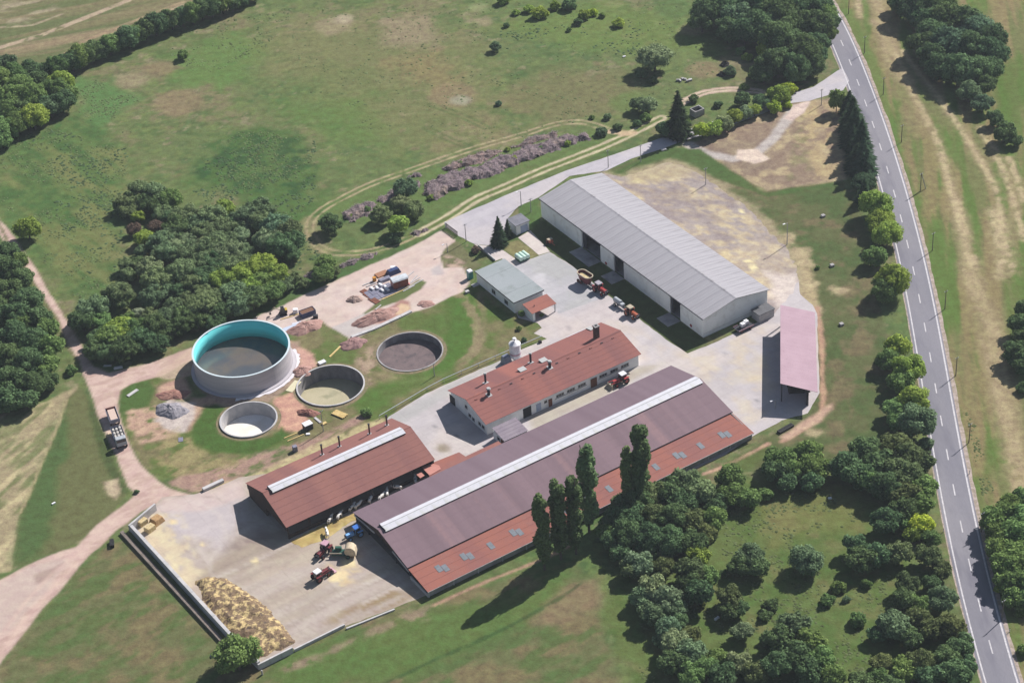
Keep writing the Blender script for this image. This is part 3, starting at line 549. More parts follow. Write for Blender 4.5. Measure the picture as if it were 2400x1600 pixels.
# apron with the straw heap
DY = [(303, 1231), (364, 1182), (380, 1165), (459, 1157), (500, 1145), (560, 1118), (700, 1100), (900, 1080), (1010, 1100), (1060, 1250), (1010, 1390), (924, 1424), (810, 1466), (806, 1462), (688, 1519), (602, 1555), (532, 1482)]
def pc3(p):
    u_ = p.X * E1.x + p.Y * E1.y; v_ = p.X * E2.x + p.Y * E2.y
    p.mixin(sst(.42, .6, fbm(u_ / 7, v_, 3.0, 3)) * .6, L(196, 180, 160)); p.mixin(sst(.5, .62, fbm(u_ / 9, v_, 1.4, 6)) * .5, L(172, 158, 146))
    p.poly([(370, 1190), (560, 1130), (580, 1220), (520, 1290), (400, 1250)], L(206, 196, 200), soft=6, namp=3, op=.8)
    p.poly([(460, 1350), (560, 1260), (660, 1240), (720, 1280), (600, 1320), (500, 1380)], L(170, 154, 138), soft=4, namp=2, op=.6)
    p.poly([(520, 1290), (560, 1262), (620, 1250), (640, 1262), (560, 1290)], L(140, 122, 118), soft=2, namp=1.4, op=.6, brk=.4, bs=2)
    p.poly([(810, 1462), (924, 1420), (960, 1395), (920, 1380), (800, 1430), (760, 1460)], L(160, 138, 110), soft=2, namp=1, brk=.4, bs=1.5, st=(AZ, 5))
    for k, w in enumerate([((330, 1245), (345, 1200), (400, 1200), (380, 1260), (360, 1290)), ((350, 1260), (400, 1250), (470, 1370), (440, 1370))]):
        p.poly(w, L(222, 206, 174), soft=1.5, namp=1.8, ns=2.5, brk=.42, bs=1.6, seed=k)
    p.poly([(330, 1230), (420, 1200), (470, 1290), (480, 1370), (440, 1370), (340, 1250)], L(220, 204, 174), soft=2, namp=2, brk=.54, bs=1.6, op=.9, seed=3)
    p.poly([(455, 1160), (570, 1120), (575, 1160), (480, 1200), (370, 1200), (380, 1168)], L(218, 196, 188), soft=2, namp=1, op=.7)
    p.poly([(820, 1330), (760, 1335), (780, 1300), (830, 1290), (850, 1350), (800, 1370)], L(222, 200, 160), soft=2, namp=1.5, brk=.45, bs=1.8)
    for k, pl_ in enumerate([[(400, 1170), (480, 1180), (520, 1210), (530, 1260), (490, 1320)], [(420, 1160), (510, 1165), (560, 1190), (560, 1240)], [(380, 1190), (440, 1230), (480, 1300), (500, 1350)], [(500, 1340), (600, 1290), (700, 1240), (780, 1210)], [(490, 1360), (600, 1315), (700, 1262)], [(660, 1480), (760, 1420), (860, 1370), (930, 1350)], [(680, 1460), (780, 1400), (900, 1350)], [(560, 1330), (700, 1290), (740, 1260)]]):
        p.line(smooth(pl_), .8, L(158, 142, 130) if k % 2 else L(222, 210, 202), soft=.9, namp=.3, op=.45, brk=.35, seed=k)
    for (x, y, r) in [(598, 1313, .9), (475, 1275, .8), (405, 1222, 1.0), (800, 1345, 1.4), (785, 1355, 1.2), (820, 1318, 1.2)]: p.blob(x, y, r, L(240, 220, 176), soft=.8, namp=.6)
painted_sheet('concrete_apron', jag(DY, .12, sd=4), .016, L(198, 184, 174), pc3, res=.8)
# straw bedding strip between the barns
def pc4(p): p.mixin(sst(.45, .6, fbm(p.X, p.Y, 1.6, 3)) * .8, L(168, 148, 96)); p.mixin(sst(.55, .65, fbm(p.X, p.Y, 3, 5)) * .6, L(226, 204, 148))
painted_sheet('straw_bedding', jag(zc(560, 1140, 7.84, [(940, 1000), (1500, 720), (2080, 500), (2300, 420), (2260, 560), (1900, 740), (1700, 900), (1450, 1020), (1150, 1120), (1020, 1060)]), .3, .8), .032, L(196, 172, 112), pc4, res=.5)
# gravel field behind the hall
GV = [(1412, 403), (1455, 415), (1506, 402), (1540, 388), (1571, 381), (1600, 388), (1634, 405), (1685, 440), (1749, 487), (1800, 540), (1843, 580), (1868, 630), (1874, 660), (1845, 700), (1832, 712), (1815, 735), (1700, 720), (1420, 470)]
def pc5(p):
    X, Y = p.X, p.Y; st_ = (R_(-35), 2.2)
    p.poly(GV, L(214, 196, 158), soft=1, brk=.54, bs=1.2, st=st_, op=.8, seed=1); p.poly(GV, L(150, 136, 136), soft=1, brk=.54, bs=3.2, st=st_, op=.65, seed=4)
    p.poly([(1440, 400), (1571, 378), (1640, 402), (1600, 410), (1480, 430)], L(196, 180, 142), soft=3, namp=2, op=.7)
    p.poly([(1780, 560), (1850, 590), (1870, 660), (1800, 690), (1700, 600)], L(208, 190, 164), soft=5, namp=3, op=.4); p.poly([(1800, 640), (1870, 640), (1880, 715), (1815, 720)], L(222, 208, 200), soft=3, namp=2, op=.9)
    p.poly([(1660, 560), (1780, 600), (1790, 680), (1700, 640)], L(216, 198, 156), soft=3, namp=2, brk=.54, bs=1.5, op=.7)
    for (x, y, r) in [(1753, 612, .9), (1765, 627, 1.2), (1738, 495, .8)]: p.blob(x, y, r, L(244, 230, 180), soft=.6, namp=.3)
painted_sheet('gravel_yard', jag(GV, .5, 1.2), .02, L(172, 160, 156), pc5, m=attr_mat('gravel_surface', fine=.22, bump=.05, fs=2.0))
# access lane
AL = [(1963, 166), (1907, 204), (1866, 217), (1800, 238), (1700, 275), (1633.7, 298), (1557, 321), (1455, 357), (1327, 400), (1199, 452), (1072, 507), (1041, 522), (1044, 530), (1074, 553), (1120, 578), (1172, 605), (1200, 622), (1222, 614), (1172, 578), (1216, 560), (1262, 597), (1223, 612), (1200, 622), (1289, 591), (1243, 540), (1215, 556), (1190, 540), (1190, 512), (1215, 484), (1262, 463), (1335, 413), (1422, 400), (1480, 372), (1552, 349), (1606, 329), (1644, 319), (1720, 292), (1800, 262), (1854, 242), (1897, 237), (1976, 212), (1990, 190), (1975, 160)]
AL = [(1963, 166), (1907, 204), (1866, 217), (1800, 238), (1700, 275), (1633.7, 298), (1557, 321), (1455, 357), (1327, 400), (1199, 452), (1072, 507), (1041, 522), (1044, 530), (1074, 553), (1112, 572), (1140, 575), (1172, 575), (1190, 560), (1190, 512), (1215, 484), (1262, 463), (1335, 413), (1422, 400), (1480, 372), (1552, 349), (1606, 329), (1644, 319), (1720, 292), (1800, 262), (1854, 242), (1897, 237), (1976, 212), (1990, 190), (1975, 160)]
def pc6(p):
    u_ = p.X * E1.x + p.Y * E1.y; v_ = p.X * E2.x + p.Y * E2.y
    p.mixin(sst(.45, .62, fbm(u_ / 8, v_, 2.5, 1)) * .5, L(188, 182, 190)); p.mixin(sst(.5, .62, fbm(p.X, p.Y, 10, 2)) * .4, L(216, 206, 204))
painted_sheet('access_lane', jag(AL, .1, 2), .028, L(202, 196, 202), pc6)
painted_sheet('concrete_path', jag([(1112, 573), (1140, 576), (1175, 584), (1222, 616), (1200, 623), (1176, 606), (1160, 612)], .05), .036, L(218, 206, 202), lambda p: p.mixin(sst(.5, .6, fbm(p.X, p.Y, 3, 1)) * .4, L(196, 186, 184)))
painted_sheet('concrete_path', jag([(1214, 557), (1243, 540), (1289, 590), (1263, 598)], .05), .036, L(222, 210, 204), lambda p: p.mixin(sst(.5, .6, fbm(p.X, p.Y, 3, 2)) * .4, L(200, 190, 186)))
# ---------------------------------------------------------------- the main road
DASH = [(1976, 102), (1994, 148), (2011.7, 195.2), (2029.6, 242.3), (2047.5, 292), (2064.8, 344.4), (2081.5, 402), (2097.2, 453.6), (2113.3, 512.2), (2127.8, 572.2), (2142.3, 634.7), (2156.4, 699), (2168.1, 766), (2180.9, 835.7), (2192.9, 908.4), (2205.6, 983.2), (2219.1, 1062.2), (2235, 1145.7), (2252.3, 1231.9), (2271, 1324), (2293.6, 1418), (2321.7, 1517)]
RC = [P(*p) for p in DASH]
d0 = (RC[0] - RC[2]) / 2; rot = Matrix.Rotation(R_(2.2), 3, 'Z')
pre = []; a = RC[0]; d = d0
for i in range(30): d = rot @ d; a = a + d; pre.append(a)
post = []; a = RC[-1]; d = (RC[-1] - RC[-3]) / 2
for i in range(30): d = Matrix.Rotation(R_(.9 if i < 6 else 0), 3, 'Z') @ d; a = a + d; post.append(a)
CL = pre[::-1] + RC + post
# even it out
for _ in range(3): CL = [CL[0]] + [(CL[i - 1] + CL[i] * 2 + CL[i + 1]) / 4 for i in range(1, len(CL) - 1)] + [CL[-1]]
def cr(i, t):
    p0, p1, p2, p3 = [CL[max(0, min(len(CL) - 1, i + k))] for k in (-1, 0, 1, 2)]
    return .5 * ((2 * p1) + (p2 - p0) * t + (2 * p0 - 5 * p1 + 4 * p2 - p3) * t * t + (3 * p1 - p0 - 3 * p2 + p3) * t ** 3)
FINE = [cr(i, t / 4) for i in range(len(CL) - 1) for t in range(4)]
def strip(name, a0, a1, z, m, pts=None, jit=0, parent=None):
    pts = pts or FINE; mb = MB(); vs = []; rn = random.Random(5)
    for i, p in enumerate(pts):
        q = (pts[min(i + 1, len(pts) - 1)] - pts[max(i - 1, 0)]).normalized(); nn = Vector((-q.y, q.x, 0))      # nn points to the right-hand (field) side
        j = rn.uniform(-jit, jit)
        vs += [(p.x + nn.x * (a0 + j * .5), p.y + nn.y * (a0 + j * .5), z), (p.x + nn.x * (a1 + j), p.y + nn.y * (a1 + j), z)]
    mb.add(vs, [(2 * i, 2 * i + 1, 2 * i + 3, 2 * i + 2) for i in range(len(pts) - 1)])
    o = mb.build(name, m, parent)
    if not parent: tag(o, kind='structure')
    return o
asph = mat('road_asphalt', L(138, 136, 146), L(150, 147, 155), scale=.1, stretch=(1, .2, 1), c3=L(124, 122, 134), s3=.25, fine=.06, world=True, bump=.01)
line_m = mat('road_paint', L(232, 228, 232), L(206, 202, 206), scale=1.5, fine=.08, world=True)
strip('road_verge', -3.85, 4.5, .010, mat('verge_gravel', L(196, 178, 170), L(160, 146, 128), scale=.8, fine=.2, world=True), jit=.2)
strip('road', -3.55, 3.65, .024, asph)
strip('road_edge_line', -3.05, -2.75, .036, line_m); strip('road_edge_line', 2.95, 3.3, .036, line_m)
# centre dashes, evenly 12 m apart
acc = 0; nxt = 0; D = []
cum = [0]
for a, b in zip(FINE, FINE[1:]): cum.append(cum[-1] + (b - a).length)
def at_s(s):
    import bisect
    i = max(0, min(len(FINE) - 2, bisect.bisect(cum, s) - 1)); return FINE[i].lerp(FINE[i + 1], (s - cum[i]) / max(1e-6, cum[i + 1] - cum[i]))
bi = min(range(len(FINE)), key=lambda i: (FINE[i] - RC[10]).length); s0 = cum[bi] + (RC[10] - FINE[bi]).dot((FINE[bi + 1] - FINE[bi]).normalized())
k0 = -int(s0 // 12); k1 = int((cum[-1] - s0) // 12)
for k in range(max(k0, -16), min(k1, 18)):
    s = s0 + 12 * k
    mb = MB(); a, b = at_s(s - 1.9), at_s(s + 1.9); q = (b - a).normalized(); nn = Vector((-q.y, q.x, 0)) * .13
    mb.add([a - nn, a + nn, b + nn, b - nn], [(0, 1, 2, 3)]); o = mb.build('centre_dash', line_m); o.location.z = .036; tag(o, kind='structure')
# ================================================================ BUILDINGS
def hit(O, px, ax, val):
    """where the sight line through a pixel meets the local plane x=val or y=val of a farm-aligned frame at O: returns local (x, y, z)"""
    d = Fv * FPX + Rv * (px[0] - 1200) - Uv * (px[1] - 800); d = Vector(d); c = Vector(CAM) - O
    lc = Vector((c.dot(E1), c.dot(E2), c.z)); ld = Vector((d.dot(E1), d.dot(E2), d.z)); t = (val - lc[ax]) / ld[ax]
    return lc + ld * t
def loc(O, px, z=0):
    q = P(*px, z) - O; return (q.dot(E1), q.dot(E2))
def frame(name, px, z, **k):
    O = P(*px, z); O = Vector((O.x, O.y, 0)); return O, empty(name, O, AZ, **k)
m_white = mat('white_wall', (.80, .80, .79), (.74, .74, .73), scale=.35, fine=.03, c3=(.66, .65, .63), s3=.5)
m_fibre = mat('grey_fibre_cement', L(174, 171, 177), L(188, 185, 191), scale=.5, stretch=(.15, 3.5, 1), fine=.06, fs=1.5, c3=L(152, 148, 152), s3=.28)
m_dark = mat('dark_interior', (.02, .02, .022), fine=.1)  # near-black colour stands in for unlit openings and hollows; trough water too
m_steel = mat('galvanised_steel', (.42, .43, .45), (.3, .31, .33), scale=1, rough=.45, metal=.6, fine=.05)
m_dkmetal = mat('dark_steel', (.035, .035, .045), rough=.5, fine=.1)
m_red = mat('red_roof_sheet', L(160, 110, 102), L(148, 102, 98), scale=.18, c3=L(172, 120, 108), s3=.12, fine=.05, bands=(1, .9, .07, .07))
m_red2 = mat('brick_red_roof_sheet', L(162, 106, 98), L(146, 98, 96), scale=.15, c3=L(178, 114, 102), s3=.1, fine=.05, bands=(1, .6, .05, .1))
m_red3 = mat('orange_red_roof_sheet', L(172, 110, 96), L(156, 104, 98), scale=.12, c3=L(164, 116, 106), s3=.2, fine=.05, bands=(1, .8, .06, .07))
m_mauve = mat('mauve_roof_sheet', L(146, 122, 130), L(132, 110, 118), scale=.12, stretch=(1.6, .3, 1), c3=L(164, 132, 134), s3=.08, fine=.04, bands=(0, 1.05, .06, .06))
m_pink = mat('pink_roof_sheet', L(198, 168, 180), L(190, 160, 172), scale=.2, fine=.03)
m_poly = mat('white_ridge_panel', L(236, 234, 242), L(222, 222, 230), scale=.4, fine=.02, rough=.4, c3=L(214, 214, 206), s3=.15)
m_conc = mat('old_concrete', L(190, 186, 186), L(164, 160, 162), scale=.5, fine=.1, fs=2, c3=L(140, 136, 136), s3=.35)
m_conclt = mat('pale_concrete', L(218, 214, 214), L(196, 194, 196), scale=.5, fine=.07)
m_brown = mat('brown_boards', (.035, .025, .022), (.06, .04, .035), scale=1.2, stretch=(6, 6, .4), fine=.2)
m_wood = mat('new_timber', L(238, 212, 150), L(220, 190, 126), scale=1.5, fine=.08)
m_oldwood = mat('old_timber', (.16, .12, .09), (.1, .075, .06), scale=2, fine=.2)
m_glass = mat('window_glass', (.02, .024, .03), rough=.12, spec=.6, fine=0)
m_frame = mat('pale_frame', L(200, 200, 200), fine=.05)
m_brick = mat('soot_brick', (.11, .06, .05), (.07, .045, .045), scale=2, fine=.3, fs=6)
m_black = mat('black_rubber', (.018, .018, .02), rough=.8, fine=.2)
m_skyl = mat('grey_skylight', L(142, 148, 156), L(130, 136, 142), scale=1.5, fine=.05, rough=.35)
m_brdoor = mat('brown_door', (.14, .06, .035), fine=.1)
m_bluedoor = mat('pale_blue_door', L(186, 200, 226), fine=.05)

def rows(parent, x0, x1, ya, za, yb, zb, n, m, t=.07, lap=.12, name='roof_sheet', lift=.03):
    """courses of sheeting from eave (ya,za) up to ridge (yb,zb); each course laps over the one below"""
    out = []; dy, dz = (yb - ya) / n, (zb - za) / n; ln = math.hypot(dy, dz)
    me = None
    for i in range(n):
        y0, z0 = ya + dy * i, za + dz * i
        if me is None:
            k = lap / ln; mb = MB()
            mb.slab([(x0, 0, lift), (x1, 0, lift), (x1, dy * (1 + k), dz * (1 + k)), (x0, dy * (1 + k), dz * (1 + k))], t); me = mb.mesh(name); me.materials.append(m)
        o = bpy.data.objects.new(name, me); col.objects.link(o); o.parent = parent; o.location = (0, y0, z0); out.append(o)
    return out
def window(parent, c, w, h, ax, n_pane=1, name='window', out=-1):
    """window on a wall facing -y (ax=1) or -x (ax=0); c = centre on the wall face"""
    d = .06; f = MB(); g = MB(); M = Matrix.Translation(c) @ (Matrix.Rotation(math.pi / 2, 4, 'Z') if ax == 0 else Matrix.Identity(4))
    sgn = -1 if ax == 1 else 1
    y0, y1 = sorted((sgn * .03, sgn * .07))
    f.box(-w / 2 - .07, w / 2 + .07, y0, y1, h / 2, h / 2 + .08, M); f.box(-w / 2 - .12, w / 2 + .12, min(y0, sgn * .13), max(y1, sgn * .13), -h / 2 - .1, -h / 2, M)
    for i in range(n_pane + 1):
        x = -w / 2 + w * i / n_pane; f.box(x - .04, x + .04, y0, y1, -h / 2, h / 2, M)
    fr = f.build(name, m_frame, parent)
    for i in range(n_pane):
        xa = -w / 2 + w * i / n_pane + .04; xb = -w / 2 + w * (i + 1) / n_pane - .04
        MB().box(xa, xb, *sorted((sgn * .015, sgn * .035)), -h / 2, h / 2, M).build('pane', m_glass, fr)
    return fr
def door(parent, x0, x1, z1, y, m, name='door', ax=1, frame_m=None):
    mb = MB()
    if ax == 1: mb.box(x0, x1, y - .06, y - .01, 0.02, z1)
    else: mb.box(y - .06, y - .01, x0, x1, 0.02, z1)
    return mb.build(name, m, parent)

# ---- long white hall
HO, hall = frame('storage_hall', (1647.7, 748.2), 5.75, label='long white storage hall with pale grey gabled roof and three dark doorways', cat='building')
HL, HW, HE, HR = 69.4, 20.2, 5.7, 7.5
x0, x1, y0, y1 = .35, HW - .35, .35, HL - .35
def wy(px): return hit(HO, px, 0, x0).y
ops = []
for a, b in (((1409, 627), (1365, 582)), ((1462.8, 652), (1439.8, 637)), ((1595, 758), (1571, 735))):
    ops.append((wy(a), wy(b)))
ops.sort()
mb = MB(); prev = y0
for a, b in ops:
    mb.box(x0, x0 + .3, prev, a, 0, HE - .25); mb.box(x0, x0 + .3, a, b, 4.9, HE - .25); prev = b
mb.box(x0, x0 + .3, prev, y1, 0, HE - .25); mb.build('wall', m_white, hall)
MB().box(x1 - .3, x1, y0, y1, 0, HE - .25).build('wall', m_white, hall)
gab = [(x0 + .3, 0), (x1 - .3, 0), (x1 - .3, HE - .3), (HW / 2, HR - .35), (x0 + .3, HE - .3)]
MB().prism(gab, y0 + .02, y0 + .3).build('gable_wall', m_white, hall); MB().prism(gab, y1 - .3, y1 - .02).build('gable_wall', m_white, hall)
MB().box(x0 + .3, x1 - .3, y0 - .01, y0 + .015, 1.0, 1.06).build('wall_joint', m_conc, hall)
MB().box(x0 + .3, x1 - .3, y0 + .3, y1 - .3, .05, .08).build('floor', m_conc, hall)
# cladding panels proud of the long wall, 6 m bays with real joints
k = 0; yy = y0
while yy < y1 - .5:
    e = min(yy + 5.8, y1)
    segs = [(yy, e)]
    for a, b in ops:
        nn_ = []
        for s_, t_ in segs:
            if b <= s_ or a >= t_: nn_.append((s_, t_))
            else:
                if a - s_ > .3: nn_.append((s_, a))
                if t_ - b > .3: nn_.append((b, t_))
        segs = nn_
    for s_, t_ in segs: MB().box(x0 - .05, x0 - .003, s_ + .03, t_ - .03, .35, HE - .4).build('wall_panel', m_white, hall)
    yy += 5.8
for a, b in ops:
    MB().box(x0 + .32, x0 + .36, a + (b - a) * .8, b, .05, 4.85).build('sliding_door', m_dkmetal, hall)  # leaf kept near-black so the opening reads as unlit inside
    mb = MB(); mb.box(-3.6, x0 - .07, a - .2, b + .3, .0, .06); mb.build('ramp', m_conc, hall)
    MB().box(x0 - .12, x0 - .06, a - .4, b + .4, 4.95, 5.15).build('door_track', m_dkmetal, hall)
    MB().box(x0 + 3.5, x0 + 3.6, a - 1.5, b + 1.5, .1, 5).build('dark_doorway_backing', m_dark, hall)  # near-black sheet inside each doorway; the hall's darkness is in its colour
npan = 23
for s in (0, 1):
    me = None
    for i in range(npan):
        w_ = HL / npan
        if me is None:
            xe, xr = (0, HW / 2 - .05) if s == 0 else (HW, HW / 2 + .05)
            mb = MB(); mb.slab([(xe, .004, HE), (xe, w_ - .004, HE), (xr, w_ - .004, HR), (xr, .004, HR)], .1); me = mb.mesh('roof_panel'); me.materials.append(m_fibre)
        o = bpy.data.objects.new('roof_panel', me); col.objects.link(o); o.parent = hall; o.location = (0, w_ * i, random.uniform(-.008, .012))
MB().prism([(HW / 2 - .35, HR - .03), (HW / 2, HR + .05), (HW / 2 + .35, HR - .03)], 0, HL).build('ridge_cap', m_fibre, hall)
mb = MB(); mb.prism([(-.03, HE - .14), (HW / 2, HR - .14), (HW + .03, HE - .14), (HW + .03, HE + .03), (HW / 2, HR + .08), (-.03, HE + .03)], -.06, -.003); mb.build('verge_trim', m_conclt, hall)
MB().cyl((-.1, 0, HE - .1), (-.1, HL, HE - .1), .09, n=8).build('gutter', m_dkmetal, hall)
m_signred = mat('red_sign_paint', (.32, .03, .035), fine=.05)
for px in ((1420.7, 616.8), (1619.6, 762.6)):
    p = hit(HO, px, 0, x0 - .06); s = MB().cyl((x0 - .13, p.y, p.z), (x0 - .07, p.y, p.z), .42, n=16).build('round_sign', m_signred, hall)
    MB().cyl((x0 - .15, p.y, p.z), (x0 - .13, p.y, p.z), .16, n=12).build('sign_centre', mat('sign_dark', (.04, .02, .03)), s)
# lean-to store at the gable end
SO, st = frame('lean_to_store', (1780, 739), 2.3, label='small grey flat-roofed concrete store against the end of the white hall', cat='shed')
MB().box(0, 4.6, 0, 3.0, 0, 2.2).build('wall', m_conclt, st, bevel=.03); MB().box(-.15, 4.75, -.12, 3.1, 2.203, 2.36).build('roof', mat('grey_felt', L(118, 118, 122), L(104, 104, 108), fine=.1), st)

# ---- office with the flat grey-green roof
OO, off = frame('office_building', (1204.1, 709.7), 3.4, label='low white office building with flat grey-green felt roof', cat='building')
c = loc(OO, (1274.9, 679), 3.4); a = loc(OO, (1109.7, 636.4), 3.4); OW, OL = c[0], a[1]
MB().box(.3, OW - .3, .3, OL - .3, 0, 3.2).build('wall', m_white, off)
m_felt = mat('green_grey_felt', L(164, 172, 174), L(172, 178, 182), scale=.12, fine=.03, c3=L(152, 160, 160), s3=.25)
for i in range(4):
    w_ = OL / 4; MB().slab([(0, w_ * i + .02, 3.35 + .02 * (i % 2)), (OW, w_ * i + .02, 3.45 + .02 * (i % 2)), (OW, w_ * (i + 1) - .0, 3.45 + .02 * (i % 2)), (0, w_ * (i + 1) - .0, 3.35 + .02 * (i % 2))], .14).build('roof_sheet', m_felt, off)
MB().box(-.06, -.003, -.05, OL + .05, 3.15, 3.42).build('fascia', m_dkmetal, off); MB().box(0, OW, -.06, -.003, 3.17, 3.44).build('fascia', m_dkmetal, off)
for px in ((1157.5, 687.5), (1187, 712)):
    p = hit(OO, px, 0, .3); window(off, Vector((.3, p.y, max(1.4, p.z))), 1.5, 1.1, 0, 2)
p = hit(OO, (1124, 690), 0, .3); MB().box(-1.6, .28, p.y - .6, p.y + .6, 0, .18).build('doorstep', m_conclt, off)
# porch
PO, po = frame('porch', (1247.5, 735.8), 2.4, label='open porch with a small red roof on the end of the office', cat='porch')
c = loc(PO, (1301.7, 709), 2.4); a = loc(PO, (1222.6, 714.8), 2.9); PW, PL = c[0], min(a[1], 5)
rows(po, 0, PW, 0, 2.4, PL, 2.95, 2, m_red3)
MB().box(.15, .4, .25, PL, 0, 2.3).build('side_wall', m_white, po); MB().box(.15, .9, .15, .4, 0, 2.3).build('pier', m_white, po); MB().box(PW - .5, PW - .2, .15, .4, 0, 2.3).build('pier', m_white, po)
MB().box(.4, PW - .3, PL - .3, PL - .1, 0, 2.6).build('back_wall', m_conc, po); MB().cyl((2.0, PL * .5, 2.6), (2.0, PL * .5, 3.1), .1).build('vent_pipe', m_dkmetal, po)

# ---- gate house
GO, gh = frame('gate_house', (1208.8, 529.7), 3.0, label='small white hut with a grey roof next to the spruce', cat='hut')
c = loc(GO, (1243, 518), 3.0); a = loc(GO, (1191, 513), 3.0); w_, l_ = c[0], a[1]
MB().box(.15, w_ - .15, .15, l_ - .15, 0, 2.9).build('wall', m_white, gh)
MB().slab([(-.1, -.1, 3.0), (w_ + .1, -.1, 3.0), (w_ + .1, l_ + .1, 3.15), (-.1, l_ + .1, 3.15)], .14).build('roof', mat('grey_felt2', L(140, 140, 150), L(124, 124, 134), fine=.06), gh)
door(gh, w_ * .35, w_ * .85, 2.2, .15, m_bluedoor, 'garage_door')

# ---- middle building
MO, mid = frame('milking_building', (1138.6, 995.4), 3.5, label='white single-storey barn with brick-red roof, brick chimney and two roof hatches', cat='building')
ML, MW, ME_, MR, MY = 43.6, 16.3, 3.5, 5.75, 8.2
fy = .55; gx = .5
rows(mid, 0, ML, 0, ME_, MY, MR, 6, m_red2); rows(mid, 0, ML, MW, ME_, MY, MR, 6, m_red2)
MB().prism([(MY - .3, MR), (MY, MR + .1), (MY + .3, MR)], 0, ML, Matrix(((0, 1, 0, 0), (1, 0, 0, 0), (0, 0, 1, 0), (0, 0, 0, 1)))).build('ridge_cap', m_red2, mid)
SW = Matrix(((0, 1, 0, 0), (1, 0, 0, 0), (0, 0, 1, 0), (0, 0, 0, 1)))       # prism outline in y,z swept along x
MB().box(gx, ML - .5, fy, fy + .3, 0, ME_ - .1).build('wall', m_white, mid); MB().box(gx, ML - .5, MW - .85, MW - .55, 0, ME_ - .1).build('wall', m_white, mid)
gp = [(fy + .3, 0), (MW - .85, 0), (MW - .85, ME_ - .05), (MY, MR - .2), (fy + .3, ME_ - .05)]
MB().prism(gp, gx, gx + .3, SW).build('gable_wall', m_white, mid); MB().prism(gp, ML - .8, ML - .5, SW).build('gable_wall', m_white, mid)
for k_, q in enumerate([(1290, 955), (1090, 1040), (890, 1130), (500, 1310), (300, 1400), (100, 1490)]):
    p = hit(MO, zc(1300, 740, 7.84, [q])[0], 1, fy); window(mid, Vector((p.x, fy, 1.95)), 2.1, .62, 1, 3)
for q0, q1 in (((1370, 1000), (800, 1190)), ((590, 1310), (0, 1560))):
    a, b = [hit(MO, zc(1300, 740, 7.84, [q])[0], 1, fy).x for q in (q1, q0)]; MB().box(a, b, fy - .05, fy - .004, 1.28, 1.36).build('wall_pipe', m_dkmetal, mid)
def mx(ox, oy, q): return hit(MO, zc(ox, oy, 7.84, [q])[0], 1, fy).x
MB().box(mx(1300, 740, (665, 1300)), mx(1300, 740, (770, 1260)), fy - .25, fy - .01, 0, 2.35).build('door', m_brdoor, mid)
MB().box(mx(1020, 880, (2085, 560)), mx(1020, 880, (2150, 530)), fy - .1, fy - .01, 0, 2.1).build('door', mat('rust_brown_door', (.16, .06, .03)), mid)
MB().box(mx(1020, 880, (1860, 640)), mx(1020, 880, (1945, 610)), fy - .1, fy - .01, 0.3, 2.3).build('door', m_bluedoor, mid)
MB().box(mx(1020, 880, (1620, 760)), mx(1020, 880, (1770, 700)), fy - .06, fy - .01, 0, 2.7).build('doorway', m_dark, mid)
a = mx(1020, 880, (2030, 510)); window(mid, Vector((a, fy, 1.9)), .8, .6, 1, 1)
for q, w_ in (((570, 570), 1.0), ((640, 730), 1.0), ((705, 800), 1.0), ((820, 880), 1.0), ((885, 940), 1.0)):
    p = hit(MO, zc(1020, 880, 7.84, [q])[0], 0, gx); window(mid, Vector((gx, p.y, p.z)), w_, .8, 0, 1)
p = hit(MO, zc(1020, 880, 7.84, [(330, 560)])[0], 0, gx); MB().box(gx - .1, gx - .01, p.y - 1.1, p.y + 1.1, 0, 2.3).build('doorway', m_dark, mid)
def mroof(y): return ME_ + (MR - ME_) * min(y, 2 * MY - y) / MY if y < MY else ME_ + (MR - ME_) * (MW - y) / (MW - MY)
def roofhit(O, px, f, n=40):
    """point where a sight line meets a pitched roof surface z=f(y)"""
    best = None
    for i in range(400):
        z = 2 + i * .015; q = P(*px, z) - O; y = q.dot(E2); e = abs(f(y) - z)
        if best is None or e < best[0]: best = (e, q.dot(E1), y, z)
    return best[1:]
x, y, z = roofhit(MO, (1398, 791), mroof)
ch = MB().box(x - .55, x + .55, y - .55, y + .55, z - .5, z + 3.3).build('brick_chimney', m_brick, mid); MB().box(x - .68, x + .68, y - .68, y + .68, z + 3.303, z + 3.5).build('chimney_cap', m_conc, ch); MB().box(x - .3, x + .3, y - .3, y + .3, z + 3.503, z + 3.55).build('flue', m_dark, ch)
for px, h_, r_ in (((1138.2, 896.9), 2.6, .26), ((1244, 849.7), 2.6, .26), ((1145.9, 925), 1.7, .36), ((1288.7, 861), 1.7, .36)):
    x, y, z = roofhit(MO, px, mroof); v = MB().cyl((x, y, z - .3), (x, y, z + h_), r_, n=14).build('vent_stack', m_dkmetal, mid)
    MB().cyl((x, y, z + h_ + .003), (x, y, z + h_ + .28), r_ * 1.5, r_ * 1.15, n=14).build('stack_cap', m_frame, v)
    MB().slab([(x - .6, y - .6, mroof(y - .6) + .1), (x + .6, y - .6, mroof(y - .6) + .1), (x + .6, y + .6, mroof(y + .6) + .1), (x - .6, y + .6, mroof(y + .6) + .1)], .05).build('flashing', m_conclt, v)
for px in ((1223.7, 867.6), (1273.4, 845.9)):
    x, y, z = roofhit(MO, px, mroof); hk = MB().box(x - .8, x + .8, y - .7, y + .7, z - .3, z + .32).build('roof_hatch', m_steel, mid); MB().box(x - 1.1, x + 1.1, y - .95, y - .75, z - .1, z + .13).build('flashing', m_poly, hk); MB().box(x - .9, x + .9, y - .8, y + .8, z + .323, z + .39).build('hatch_lid', m_frame, hk)
for i in range(13): MB().box(1.8 + i * 3.2, 2.4 + i * 3.2, MY - 1.25, MY - 1.0, mroof(MY - 1.1) + .02, mroof(MY - 1.1) + .16).build('ridge_tile_vent', m_dkmetal if i % 2 else m_red2, mid)
